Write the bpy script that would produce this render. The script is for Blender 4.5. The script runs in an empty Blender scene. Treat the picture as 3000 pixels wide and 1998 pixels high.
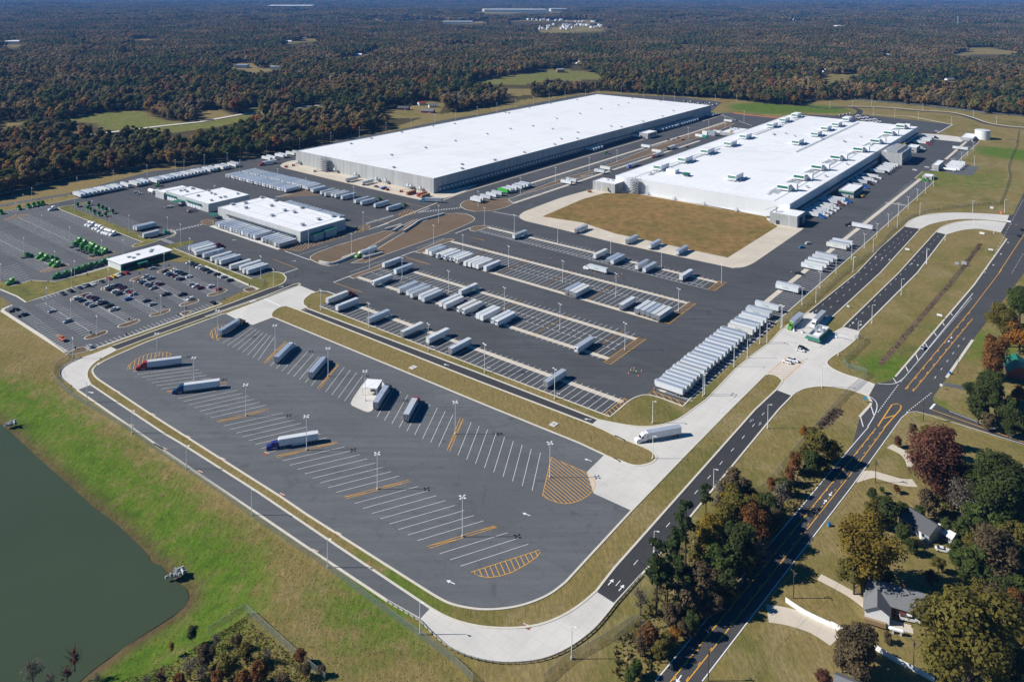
import bpy, bmesh, math, random
import numpy as np
from mathutils import Vector, Matrix
from mathutils.geometry import tessellate_polygon
random.seed(7); RNG = np.random.default_rng(11)
sc = bpy.context.scene
COL = sc.collection
# ------------------------------------------------------------------ camera
F, PITCH, ROLL, CY, HC = 2356.3, 0.0418769, -0.0033663, 68.95, 195.0   # photo pixels (3000 wide)
YAW = 0.6635278
_c, _s = math.cos(PITCH), math.sin(PITCH)
_fw = Vector((0, _c, -_s)); _dn0 = Vector((0, -_s, -_c)); _rt0 = Vector((1, 0, 0))
_rt = _rt0 * math.cos(ROLL) + _dn0 * math.sin(ROLL); _dn = -_rt0 * math.sin(ROLL) + _dn0 * math.cos(ROLL)
cam = bpy.data.cameras.new('camera'); camo = bpy.data.objects.new('camera', cam); COL.objects.link(camo)
M = Matrix((( _rt.x, -_dn.x, -_fw.x, 0), (_rt.y, -_dn.y, -_fw.y, 0), (_rt.z, -_dn.z, -_fw.z, HC), (0, 0, 0, 1)))
camo.matrix_world = M
cam.sensor_width = 36; cam.lens = F / 3000 * 36; cam.shift_y = -(999 - CY) / 3000
cam.clip_start = 1; cam.clip_end = 90000
sc.camera = camo
# ------------------------------------------------------------------ sky, sun, exposure
SUN_EL, SUN_DIR = math.radians(36.5), math.radians(180.8)       # the sun stands over -X
w = bpy.data.worlds.new('World'); sc.world = w; w.use_nodes = True
nt = w.node_tree; bg = nt.nodes['Background']
sky = nt.nodes.new('ShaderNodeTexSky'); sky.sky_type = 'NISHITA'; sky.sun_disc = False
sky.sun_elevation = SUN_EL; sky.sun_rotation = math.radians(-90.8); sky.altitude = 200; sky.air_density = 1.0; sky.dust_density = 0.4; sky.ozone_density = 5.0
hs_ = nt.nodes.new('ShaderNodeHueSaturation'); hs_.inputs['Saturation'].default_value = 1.8; nt.links.new(sky.outputs[0], hs_.inputs['Color']); nt.links.new(hs_.outputs[0], bg.inputs[0]); bg.inputs[1].default_value = 0.053
sl = bpy.data.lights.new('sun', 'SUN'); sl.energy = 5.0; sl.angle = math.radians(0.53); sl.color = (1.0, 0.955, 0.88)
so = bpy.data.objects.new('sun', sl); COL.objects.link(so)
sd = Vector((math.cos(SUN_DIR) * math.cos(SUN_EL), math.sin(SUN_DIR) * math.cos(SUN_EL), math.sin(SUN_EL)))
so.rotation_euler = sd.to_track_quat('Z', 'Y').to_euler(); so.location = (-300, 0, 400)
vs = sc.view_settings; vs.view_transform = 'Standard'; vs.look = 'None'; vs.gamma = 1; vs.exposure = 0.30; vs.use_curve_mapping = False
cy = sc.cycles; cy.use_denoising = True; cy.max_bounces = 5; cy.diffuse_bounces = 2; cy.glossy_bounces = 2; cy.transparent_max_bounces = 12; cy.volume_bounces = 0
# ------------------------------------------------------------------ photo pixel -> place on the ground
def P(x, y, z=0.0):
    d = _rt * (x - 1500) + _dn * (y - CY) + _fw * F
    t = (z - HC) / d.z
    return Vector((d.x * t, d.y * t, z))
def HGT(bx, by, ty):
    b = P(bx, by); D0 = Vector((b.x, b.y, -HC)); k = ty - CY
    return (k * D0.dot(_fw) - F * D0.dot(_dn)) / (F * _dn.z - k * _fw.z)
def fr(ox, oy, s): return lambda x, y: (ox + x * s, oy + y * s)
a1 = fr(0, 560, .2); a2 = fr(180, 760, .2); a3 = fr(200, 470, .2); a4 = fr(540, 440, .2); a5 = fr(600, 640, .2); a6 = fr(860, 740, .2); a7 = fr(1200, 680, .2); a8 = fr(1660, 740, .2)
b1 = fr(1900, 830, .35); b2 = fr(2250, 560, .35); b3 = fr(2200, 330, .35); b4 = fr(1700, 300, .35); b5 = fr(1350, 480, .35); b6 = fr(2300, 900, .35); b7 = fr(2529, 250, .35); b8 = fr(1000, 460, .35)
R1 = fr(0, 850, .3189); R2 = fr(700, 850, .3189); R3 = fr(1400, 800, .3189); R4 = fr(2100, 750, .3189)
Q4 = fr(0, 450, .3189); Q5 = fr(600, 450, .3189); Q6 = fr(1200, 450, .3189); Q7 = fr(1800, 300, .3189); Q8 = fr(2250, 300, .3189)
T1 = fr(0, 0, .4246); T2 = fr(1000, 0, .4246); T3 = fr(2000, 0, .4246)
F5 = fr(0, 1300, .4452); F6 = fr(900, 1300, .4452); F7 = fr(1800, 1200, .5091); F8 = fr(2400, 1100, .5725); DD = fr(0, 0, 1.2742); S = fr(0, 0, 1)
def L(f, *v): return [f(v[i], v[i + 1]) for i in range(0, len(v), 2)]
def sm(pts, n=5):                                  # smooth a run of points
    out = []; m = len(pts)
    for i in range(m - 1):
        p0, p1, p2, p3 = pts[max(i - 1, 0)], pts[i], pts[i + 1], pts[min(i + 2, m - 1)]
        for k in range(n):
            t = k / n
            out.append(tuple(.5 * (2 * p1[j] + (p2[j] - p0[j]) * t + (2 * p0[j] - 5 * p1[j] + 4 * p2[j] - p3[j]) * t * t + (3 * p1[j] - p0[j] - 3 * p2[j] + p3[j]) * t ** 3) for j in (0, 1)))
    out.append(tuple(pts[-1])); return out
AD = Vector((math.sin(YAW), math.cos(YAW), 0)); BD = Vector((math.cos(YAW), -math.sin(YAW), 0))
ANG_A = math.atan2(AD.y, AD.x); ANG_B = math.atan2(BD.y, BD.x)
# ------------------------------------------------------------------ materials
MATS = {}
def ramp(n, stops):
    cr = n.color_ramp
    while len(cr.elements) < len(stops): cr.elements.new(.5)
    for e, (p, c) in zip(cr.elements, stops): e.position = p; e.color = (*c, 1)
class N:
    def __init__(s, name):
        s.m = bpy.data.materials.new(name); s.m.use_nodes = True; s.t = s.m.node_tree; s.b = s.t.nodes['Principled BSDF']
    def new(s, k, **kw):
        n = s.t.nodes.new(k)
        for a, v in kw.items(): setattr(n, a, v)
        return n
    def lk(s, a, b): s.t.links.new(a, b)
    def pos(s):
        return s.new('ShaderNodeNewGeometry').outputs['Position']
    def noise(s, scale, detail=4, rough=.55, vec=None, dist=0):
        n = s.new('ShaderNodeTexNoise'); n.inputs['Scale'].default_value = scale; n.inputs['Detail'].default_value = detail; n.inputs['Roughness'].default_value = rough; n.inputs['Distortion'].default_value = dist
        s.lk(vec if vec else s.pos(), n.inputs['Vector']); return n.outputs[0]
    def rmp(s, fac, stops):
        n = s.new('ShaderNodeValToRGB'); ramp(n, stops); s.lk(fac, n.inputs[0]); return n.outputs[0]
    def mix(s, fac, a, b, mode='MIX'):
        n = s.new('ShaderNodeMix', data_type='RGBA', blend_type=mode)
        for sock, v in ((n.inputs[0], fac), (n.inputs[6], a), (n.inputs[7], b)):
            if hasattr(v, 'links'): s.lk(v, sock)
            elif isinstance(v, (int, float)): sock.default_value = v
            else: sock.default_value = (*v, 1)
        return n.outputs[2]
    def math(s, op, a, b=None):
        n = s.new('ShaderNodeMath', operation=op)
        for i, v in enumerate((a, b)):
            if v is None: continue
            if hasattr(v, 'links'): s.lk(v, n.inputs[i])
            else: n.inputs[i].default_value = v
        return n.outputs[0]
    def attr(s, name):
        return s.new('ShaderNodeAttribute', attribute_name=name).outputs
    def col(s, c): 
        if hasattr(c, 'links'): s.lk(c, s.b.inputs['Base Color'])
        else: s.b.inputs['Base Color'].default_value = (*c, 1)
    def set(s, rough=.8, metal=0, spec=.3):
        s.b.inputs['Roughness'].default_value = rough; s.b.inputs['Metallic'].default_value = metal; s.b.inputs['Specular IOR Level'].default_value = spec; return s
    def bump(s, h, strength=.4, dist=.1):
        n = s.new('ShaderNodeBump'); n.inputs['Strength'].default_value = strength; n.inputs['Distance'].default_value = dist
        s.lk(h, n.inputs['Height']); s.lk(n.outputs[0], s.b.inputs['Normal'])
def plain(name, c, rough=.6, metal=0, spec=.4, var=.12, scale=1.2):
    n = N(name).set(rough, metal, spec)
    f = n.noise(scale, 3)
    cc = n.mix(f, tuple(min(1, v * (1 - var)) for v in c), tuple(min(1, v * (1 + var)) for v in c))
    if name.startswith('trailer_'):                # every trailer weathers differently
        oi = n.new('ShaderNodeObjectInfo'); cc = n.mix(1.0, cc, n.rmp(oi.outputs['Random'], [(0, (.72, .75, .80)), (.35, (.90, .92, .95)), (.7, (1, 1, 1)), (1, (.92, .89, .83))]), 'MULTIPLY')
        mp = n.new('ShaderNodeMapping'); mp.inputs['Scale'].default_value = (1, 1, .25); n.lk(n.pos(), mp.inputs[0]); gr = n.noise(.9, 5, .7, vec=mp.outputs[0]); cc = n.mix(n.rmp(gr, [(.5, (0, 0, 0)), (.8, (.35, .35, .35))]), cc, tuple(v * .55 for v in c))
    if name.startswith('shingle'): cc = n.mix(n.rmp(n.noise(2.2, 3, .8), [(.35, (.5, .5, .5)), (.65, (0, 0, 0))]), cc, tuple(v * .6 for v in c))
    n.col(cc)
    MATS[name] = n.m; return n.m
def asphalt(name, c, var=.3, crack=True):
    n = N(name).set(.85, 0, .25)
    big = n.noise(.018, 5, .6, dist=.6); fine = n.noise(1.3, 3, .7)
    mp = n.new('ShaderNodeMapping'); mp.inputs['Rotation'].default_value = (0, 0, -ANG_B); mp.inputs['Scale'].default_value = (.012, .35, 1); n.lk(n.pos(), mp.inputs[0])
    lanes = n.noise(1.0, 3, .6, vec=mp.outputs[0])
    k = lambda f: tuple(v * f for v in c)
    base = n.mix(n.rmp(big, [(.3, (0, 0, 0)), (.7, (1, 1, 1))]), k(1 - var * .55), k(1 + var * .6))
    base = n.mix(n.rmp(lanes, [(.35, (0, 0, 0)), (.65, (.8, .8, .8))]), base, k(1 - var * .7))
    seam = n.new('ShaderNodeSeparateXYZ'); mq = n.new('ShaderNodeMapping'); mq.inputs['Rotation'].default_value = (0, 0, -ANG_B); n.lk(n.pos(), mq.inputs[0]); n.lk(mq.outputs[0], seam.inputs[0]); base = n.mix(n.math('MULTIPLY', n.math('LESS_THAN', n.math('MODULO', n.math('ADD', seam.outputs[1], 9000.), 4.6), .16), .35), base, k(.62))
    pt = n.new('ShaderNodeTexWhiteNoise', noise_dimensions='1D'); n.lk(n.math('FLOOR', n.math('DIVIDE', n.math('ADD', seam.outputs[1], 9000.), 4.6)), pt.inputs['W']); base = n.mix(n.math('MULTIPLY', pt.outputs[0], .28), base, k(1.45))
    base = n.mix(n.math('MULTIPLY', fine, .35), base, k(1.5))
    st = n.noise(.09, 4, .5, dist=1.5)
    base = n.mix(n.rmp(st, [(.62, (0, 0, 0)), (.74, (.5, .5, .5))]), base, k(.5)); oil = n.noise(.6, 2, .5); base = n.mix(n.rmp(oil, [(.70, (0, 0, 0)), (.76, (.55, .55, .55))]), base, k(.4)); tk = n.noise(.03, 3, .5, dist=3.5); base = n.mix(n.rmp(tk, [(.485, (0, 0, 0)), (.5, (.28, .28, .28)), (.515, (0, 0, 0))]), base, k(.55))
    n.col(base); n.bump(fine, .15, .02); MATS[name] = n.m
def concrete(name, c, seam=4.5, var=.1):
    n = N(name).set(.85, 0, .3)
    mp = n.new('ShaderNodeMapping'); mp.inputs['Rotation'].default_value = (0, 0, -ANG_A); n.lk(n.pos(), mp.inputs[0])
    sx = n.new('ShaderNodeSeparateXYZ'); n.lk(mp.outputs[0], sx.inputs[0])
    def line(o): return n.math('LESS_THAN', n.math('MODULO', n.math('ADD', o, 9000.), seam), .14)
    s_ = n.math('MAXIMUM', line(sx.outputs[0]), line(sx.outputs[1]))
    big = n.noise(.05, 5, .6, dist=.8); fine = n.noise(.8, 4)
    k = lambda f: tuple(min(.95, v * f) for v in c)
    base = n.mix(n.rmp(big, [(.3, (0, 0, 0)), (.7, (1, 1, 1))]), k(1 - var), k(1 + var))
    base = n.mix(n.math('MULTIPLY', fine, .25), base, k(.8))
    tyre = n.noise(.11, 4, .6, dist=1.4)
    base = n.mix(n.rmp(tyre, [(.62, (0, 0, 0)), (.75, (.4, .4, .4))]), base, k(.62))
    base = n.mix(n.math('MULTIPLY', s_, .35), base, k(.55))
    n.col(base); MATS[name] = n.m
asphalt('asphalt_old', (.113, .118, .124), .45); asphalt('asphalt_yard', (.076, .079, .084), .5); asphalt('asphalt_road', (.045, .045, .047), .22); asphalt('asphalt_highway', (.064, .064, .065)); asphalt('asphalt_lot', (.100, .103, .109), .35)
asphalt('brown_gravel', (.15, .105, .066), .3)
concrete('concrete', (.62, .595, .55)); concrete('concrete_warm', (.60, .53, .43), 6.0)
plain('kerb_concrete', (.62, .58, .50), .85, var=.18, scale=.5)
plain('white_paint', (.80, .81, .82), .7, var=.22, scale=1.1); plain('yellow_paint', (.74, .38, .055), .7, var=.25, scale=1.1)
def grass(name, stops, fine=.45):
    n = N(name).set(.95, 0, .1)
    b = n.noise(.03, 6, .62, dist=.7); f = n.noise(.55, 5, .7); m_ = n.noise(.16, 4, .6)
    base = n.rmp(b, stops)
    dk = n.rmp(m_, [(.35, (.62, .62, .6)), (.62, (1.15, 1.12, 1.05))])
    base = n.mix(.8, base, dk, 'MULTIPLY')
    base = n.mix(n.rmp(f, [(.3, (0, 0, 0)), (.8, (fine,) * 3)]), base, tuple(v * .45 for v in stops[0][1]))
    n.col(base); n.bump(f, .5, .25); MATS[name] = n.m
grass('field_brown', [(.28, (.17, .145, .045)), (.45, (.24, .165, .057)), (.58, (.29, .18, .072)), (.72, (.19, .155, .05))], .3)
grass('lawn_green', [(.3, (.13, .15, .04)), (.5, (.20, .185, .06)), (.7, (.25, .21, .075))])
grass('mulch', [(.3, (.12, .085, .055)), (.7, (.20, .15, .10))])
def ground_mat():
    n = N('ground').set(.96, 0, .1)
    b = n.noise(.02, 6, .62, dist=.8); m_ = n.noise(.12, 5, .62); f = n.noise(.5, 5, .72)
    g, fo, te = n.attr('green')[2], n.attr('forest')[2], n.attr('tan')[2]
    tan = n.rmp(b, [(.28, (.13, .138, .036)), (.45, (.215, .178, .06)), (.6, (.27, .203, .083)), (.75, (.175, .155, .048))])
    grn = n.rmp(m_, [(.3, (.06, .12, .012)), (.48, (.10, .18, .016)), (.62, (.15, .18, .035)), (.75, (.25, .205, .095))])
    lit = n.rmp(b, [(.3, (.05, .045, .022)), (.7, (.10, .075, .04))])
    dry = n.noise(.035, 6, .66, dist=1.2); tan = n.mix(n.rmp(dry, [(.48, (0, 0, 0)), (.62, (.8, .8, .8))]), tan, (.30, .235, .115)); base = n.mix(n.math('MULTIPLY', te, .8), tan, (.27, .20, .085))
    gm = n.math('ADD', g, n.math('MULTIPLY', n.math('SUBTRACT', m_, .5), 1.1))
    gr = n.rmp(gm, [(.38, (0, 0, 0)), (.62, (1, 1, 1))])
    base = n.mix(n.math('MULTIPLY', gr, n.math('GREATER_THAN', g, .02)), base, grn)
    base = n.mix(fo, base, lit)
    base = n.mix(n.attr('mud')[2], base, n.mix(m_, (.09, .05, .03), (.17, .11, .07)))
    mp = n.new('ShaderNodeMapping'); mp.inputs['Rotation'].default_value = (0, 0, .75); mp.inputs['Scale'].default_value = (.8, .22, 1); n.lk(n.pos(), mp.inputs[0])
    st = n.noise(1.0, 4, .65, vec=mp.outputs[0], dist=.4)
    base = n.mix(.75, base, n.rmp(st, [(.3, (.72, .74, .70)), (.68, (1.2, 1.17, 1.1))]), 'MULTIPLY')
    base = n.mix(n.rmp(f, [(.35, (0, 0, 0)), (.8, (.5, .5, .5))]), base, (.05, .055, .015))
    n.col(base); n.bump(n.math('ADD', f, st), .7, .35); return n.m
MATS['ground'] = ground_mat()
def wall_mat(name, c, pitch=3.0, var=.1, rough=.7, line=.6):
    n = N(name).set(rough, 0, .3)
    d = n.new('ShaderNodeVectorMath', operation='DOT_PRODUCT'); n.lk(n.pos(), d.inputs[0]); d.inputs[1].default_value = tuple(AD + BD)
    u = n.math('DIVIDE', n.math('ADD', d.outputs['Value'], 9000.), pitch)
    wn = n.new('ShaderNodeTexWhiteNoise', noise_dimensions='1D'); n.lk(n.math('FLOOR', u), wn.inputs['W'])
    sx = n.new('ShaderNodeSeparateXYZ'); n.lk(n.pos(), sx.inputs[0])
    base = n.mix(wn.outputs[0], tuple(v * (1 - var) for v in c), tuple(v * (1 + var) for v in c))
    stn = n.noise(.25, 5, .6)
    base = n.mix(n.math('MULTIPLY', stn, .3), base, tuple(v * .72 for v in c))
    base = n.mix(n.math('MULTIPLY', n.math('LESS_THAN', n.math('FRACT', u), .05), line), base, tuple(v * .45 for v in c))
    n.col(base); MATS[name] = n.m
wall_mat('precast_wall', (.42, .43, .43), 2.9, .12); wall_mat('white_panel_wall', (.74, .77, .80), 7.6, .02, .45, .12); wall_mat('white_metal_wall', (.70, .74, .78), 9.0, .04, .5, .45); wall_mat('shop_wall', (.50, .52, .52), 2.4, .06)
def roof_mat(name, c, seam):
    n = N(name).set(.6, 0, .3)
    d = n.new('ShaderNodeVectorMath', operation='DOT_PRODUCT'); n.lk(n.pos(), d.inputs[0]); d.inputs[1].default_value = tuple(BD)
    u = n.math('DIVIDE', n.math('ADD', d.outputs['Value'], 9000.), seam)
    base = n.mix(n.noise(.06, 5), tuple(v * .93 for v in c), c)
    base = n.mix(n.math('MULTIPLY', n.math('LESS_THAN', n.math('FRACT', u), .03), .5), base, tuple(v * .6 for v in c))
    sp = n.noise(.35, 3, .5)
    base = n.mix(n.rmp(sp, [(.66, (0, 0, 0)), (.8, (.4, .4, .4))]), base, (.5, .48, .45)); d2 = n.noise(.014, 6, .65, dist=1.5); base = n.mix(n.rmp(d2, [(.5, (0, 0, 0)), (.7, (.45, .45, .45))]), base, (.62, .63, .64))
    n.col(base); MATS[name] = n.m
roof_mat('white_roof', (.86, .87, .88), 18.0); roof_mat('panel_roof', (.87, .88, .89), 9.0)
for nm, c, r, me in (('trailer_white', (.76, .78, .79), .35, 0), ('trailer_grey', (.48, .52, .56), .35, .3), ('trailer_roof', (.70, .75, .82), .3, .5), ('trailer_roof_white', (.72, .74, .75), .4, .1), ('door_steel', (.36, .38, .40), .4, .5), ('dark_steel', (.05, .052, .056), .6, .2), ('rubber', (.018, .018, .02), .85, 0), ('galvanised', (.55, .58, .60), .45, .6), ('pole_paint', (.80, .82, .83), .5, .1),
    ('glass_dark', (.02, .026, .034), .1, 0), ('lettering_grey', (.30, .42, .38), .6, 0), ('lettering_dark', (.05, .12, .10), .6, 0), ('logo_blue', (.02, .06, .25), .6, 0), ('louvre_green', (.015, .14, .085), .6, 0), ('awning_green', (.02, .16, .11), .6, 0), ('door_white', (.72, .76, .80), .5, 0), ('dock_dark', (.045, .055, .07), .7, 0),
    ('bright_white', (.80, .82, .83), .5, 0), ('shingle_grey', (.19, .195, .205), .9, 0), ('shingle_dark', (.10, .105, .115), .9, 0), ('brick_red', (.20, .065, .045), .85, 0), ('timber', (.30, .20, .11), .8, 0), ('roof_green', (.015, .16, .11), .5, 0), ('roof_red', (.35, .06, .04), .7, 0), ('bark', (.075, .055, .04), .95, 0), ('rock', (.27, .28, .30), .9, 0), ('skin', (.55, .33, .24), .7, 0),  # the white is a plain paint colour, the same on every face
    ('hivis', (.45, .75, .05), .7, 0), ('hivis_orange', (.75, .20, .06), .7, 0), ('trousers', (.03, .04, .08), .8, 0), ('pipe_grey', (.40, .42, .44), .5, .3), ('crane_yellow', (.65, .42, .03), .5, 0), ('cab_green', (.022, .15, .022), .35, 0), ('cab_lime', (.085, .31, .025), .35, 0), ('container_green', (.06, .42, .06), .5, 0), ('teal', (.0, .32, .22), .5, 0), ('rust', (.28, .10, .05), .8, 0), ('crate_blue', (.03, .12, .35), .6, 0), ('barrier', (.55, .57, .58), .85, 0), ('wheel_disc', (.6, .6, .62), .4, .6),
    ('headlight', (.75, .78, .8), .2, 0), ('taillight', (.35, .01, .01), .3, 0), ('wire', (.03, .03, .03), .6, 0), ('mural_green', (.10, .25, .08), .5, 0)):
    plain(nm, c, r, me, var=.07)
CARCOL = {'white': (.78, .79, .80), 'silver': (.42, .45, .48), 'black': (.012, .013, .016), 'dark grey': (.05, .055, .065), 'navy': (.015, .03, .085), 'blue': (.02, .12, .42), 'red': (.38, .015, .02), 'maroon': (.12, .015, .022), 'yellow': (.75, .48, .01), 'dark green': (.012, .04, .035), 'orange': (.72, .17, .06), 'light blue': (.03, .26, .45), 'deep blue': (.012, .055, .15), 'purple blue': (.03, .035, .22), 'brown': (.16, .05, .025), 'rusty orange': (.42, .09, .03)}
for k, c in CARCOL.items(): plain('paint_' + k.replace(' ', '_'), c, .25, .05, .5, var=.04)
def mesh_fence():
    n = N('chain_link').set(.5, .5); n.col((.32, .38, .38)); n.b.inputs['Alpha'].default_value = .33; MATS['chain_link'] = n.m
mesh_fence()
def water():
    n = N('pond_water').set(.2, 0, .12); b = n.noise(.02, 4, .5)
    n.col(n.mix(b, (.046, .066, .038), (.060, .080, .044))); n.bump(n.noise(.9, 4), .06, .08); MATS['pond_water'] = n.m
water()
# ------------------------------------------------------------------ mesh builder
def tag(o, label=None, cat=None, group=None, kind=None):
    if label: o['label'] = label
    if cat: o['category'] = cat
    if group: o['group'] = group
    if kind: o['kind'] = kind
    return o
class MB:
    def __init__(s): s.v = []; s.f = []; s.m = []; s.ms = []
    def mi(s, m):
        if m not in s.ms: s.ms.append(m)
        return s.ms.index(m)
    def add(s, vs, fs, m):
        k = len(s.v); i = s.mi(m); s.v += [tuple(v) for v in vs]
        for f in fs: s.f.append(tuple(a + k for a in f)); s.m.append(i)
        return s
    def box(s, c, d, m, rz=0, mt=None, taper=1):
        x, y, z = d[0] / 2, d[1] / 2, d[2] / 2; ca, sa = math.cos(rz), math.sin(rz); vs = []
        for k in (-1, 1):
            t = taper if k > 0 else 1
            for a, b in ((-1, -1), (1, -1), (1, 1), (-1, 1)):
                vx, vy = a * x * t, b * y * t
                vs.append((c[0] + vx * ca - vy * sa, c[1] + vx * sa + vy * ca, c[2] + k * z))
        s.add(vs, [(3, 2, 1, 0), (0, 1, 5, 4), (1, 2, 6, 5), (2, 3, 7, 6), (3, 0, 4, 7)], m)
        s.add(vs[4:], [(0, 1, 2, 3)], mt or m); return s
    def cyl(s, p, q, r, m, n=8, r2=None, caps=True):
        p, q = Vector(p), Vector(q); ax = (q - p).normalized(); u = ax.orthogonal().normalized(); v = ax.cross(u); r2 = r if r2 is None else r2
        vs = [p + (u * math.cos(2 * math.pi * i / n) + v * math.sin(2 * math.pi * i / n)) * r for i in range(n)] + [q + (u * math.cos(2 * math.pi * i / n) + v * math.sin(2 * math.pi * i / n)) * r2 for i in range(n)]
        fs = [(i, (i + 1) % n, n + (i + 1) % n, n + i) for i in range(n)]
        if caps: fs += [tuple(range(n - 1, -1, -1)), tuple(range(n, 2 * n))]
        return s.add(vs, fs, m)
    def prof(s, pts, y0, y1, m, inset=0, ztop=None):     # side profile (x, z) drawn across y
        n = len(pts); zs = [p[1] for p in pts]; zt, zb = max(zs), min(zs)
        def yy(p, y): 
            k = (p[1] - zb) / (zt - zb) if zt > zb else 0
            return y * (1 - inset * k)
        vs = [(p[0], yy(p, y0), p[1]) for p in pts] + [(p[0], yy(p, y1), p[1]) for p in pts]
        return s.add(vs, [tuple(range(n)), tuple(range(2 * n - 1, n - 1, -1))] + [((i + 1) % n, i, n + i, n + (i + 1) % n) for i in range(n)], m)
    def poly(s, pts, z, m):                               # flat polygon (any outline), pts are world xy
        q = [Vector((p[0], p[1], 0)) for p in pts]
        tr = tessellate_polygon([q]); fs = []
        for t in tr:
            a, b, c = (q[i] for i in t)
            fs.append(t if (b - a).cross(c - a).z > 0 else (t[0], t[2], t[1]))
        return s.add([(p.x, p.y, z) for p in q], fs, m)
    def ribbon(s, pts, w, z, m, h=0, closed=False):
        pts = [Vector((p[0], p[1], 0)) for p in pts]; n = len(pts); Ls = []; Rs = []
        for i in range(n):
            a = pts[(i - 1) % n] if closed or i > 0 else pts[i]; b = pts[(i + 1) % n] if closed or i < n - 1 else pts[i]
            t = (b - a); t.z = 0
            t = t.normalized() if t.length > 1e-6 else Vector((1, 0, 0)); nn = Vector((-t.y, t.x, 0)); Ls.append(pts[i] + nn * w / 2); Rs.append(pts[i] - nn * w / 2)
        m_ = n if closed else n - 1
        for i in range(m_):
            j = (i + 1) % n
            vs = [(v.x, v.y, z + h) for v in (Rs[i], Rs[j], Ls[j], Ls[i])]
            if h: vs += [(v.x, v.y, z) for v in (Rs[i], Rs[j], Ls[j], Ls[i])]; s.add(vs, [(0, 1, 2, 3), (1, 0, 4, 5), (3, 2, 6, 7)], m)
            else: s.add(vs, [(0, 1, 2, 3)], m)
        return s
    def mesh(s, name):
        me = bpy.data.meshes.new(name); me.from_pydata(s.v, [], s.f)
        for m in s.ms: me.materials.append(MATS[m])
        if len(s.ms) > 1: me.polygons.foreach_set('material_index', s.m)
        me.update(); return me
    def build(s, name, parent=None, loc=None):
        o = bpy.data.objects.new(name, s.mesh(name)); COL.objects.link(o)
        if parent: o.parent = parent
        if loc is not None: o.location = loc
        return o
def thing(name, loc=(0, 0, 0), rz=0, label=None, cat=None, group=None):
    o = bpy.data.objects.new(name, None); COL.objects.link(o); o.location = loc; o.rotation_euler.z = rz; o.empty_display_size = .5
    return tag(o, label, cat, group)
KIDS = {}
def kids(o):
    if o.name not in KIDS: KIDS[o.name] = [c for c in COL.objects if c.parent == o]
    return KIDS[o.name]
def dup(o, loc, rz=0, label=None, group=None, sca=None, parent=None):
    c = o.copy(); COL.objects.link(c)
    if parent is None:
        c.location = loc; c.rotation_euler.z = rz
        if label: c['label'] = label
        if group: c['group'] = group
        if sca: c.scale = (sca, sca, sca)
    else: c.parent = parent
    for ch in kids(o): dup(ch, None, parent=c)
    return c
USED = set()
def place(o, loc, rz=0, label=None, group=None, sca=None):        # the first time the source itself, then copies
    if o.name in USED: return dup(o, loc, rz, label, group, sca)
    USED.add(o.name); kids(o)
    for k in kids(o):
        for q in kids(k): kids(q)
    o.location = loc; o.rotation_euler.z = rz
    if label: o['label'] = label
    if group: o['group'] = group
    if sca: o.scale = (sca,) * 3
    return o
ORD = 'first second third fourth fifth sixth seventh eighth ninth tenth eleventh twelfth thirteenth fourteenth fifteenth sixteenth seventeenth eighteenth nineteenth twentieth twenty-first twenty-second twenty-third twenty-fourth twenty-fifth twenty-sixth twenty-seventh twenty-eighth twenty-ninth thirtieth thirty-first thirty-second thirty-third thirty-fourth thirty-fifth thirty-sixth thirty-seventh thirty-eighth thirty-ninth fortieth'.split()
def G2(pts, z=0): return [P(x, y, z) for x, y in pts]
def inside(poly, x, y):
    c = False; n = len(poly); j = n - 1
    for i in range(n):
        xi, yi = poly[i][0], poly[i][1]; xj, yj = poly[j][0], poly[j][1]
        if (yi > y) != (yj > y) and x < (xj - xi) * (y - yi) / (yj - yi) + xi: c = not c
        j = i
    return c
def np_inside(poly, X, Y):
    c = np.zeros(X.shape, bool); n = len(poly); j = n - 1
    for i in range(n):
        xi, yi = poly[i][0], poly[i][1]; xj, yj = poly[j][0], poly[j][1]
        if yi != yj: c ^= ((yi > Y) != (yj > Y)) & (X < (xj - xi) * (Y - yi) / (yj - yi) + xi)
        j = i
    return c
def np_dist(line, X, Y, closed=False):
    d = np.full(X.shape, 1e9); n = len(line)
    for i in range(n if closed else n - 1):
        ax, ay = line[i][0], line[i][1]; bx, by = line[(i + 1) % n][0], line[(i + 1) % n][1]
        L2 = (bx - ax) ** 2 + (by - ay) ** 2 + 1e-9
        t = np.clip(((X - ax) * (bx - ax) + (Y - ay) * (by - ay)) / L2, 0, 1)
        d = np.minimum(d, np.hypot(X - ax - t * (bx - ax), Y - ay - t * (by - ay)))
    return d
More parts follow.
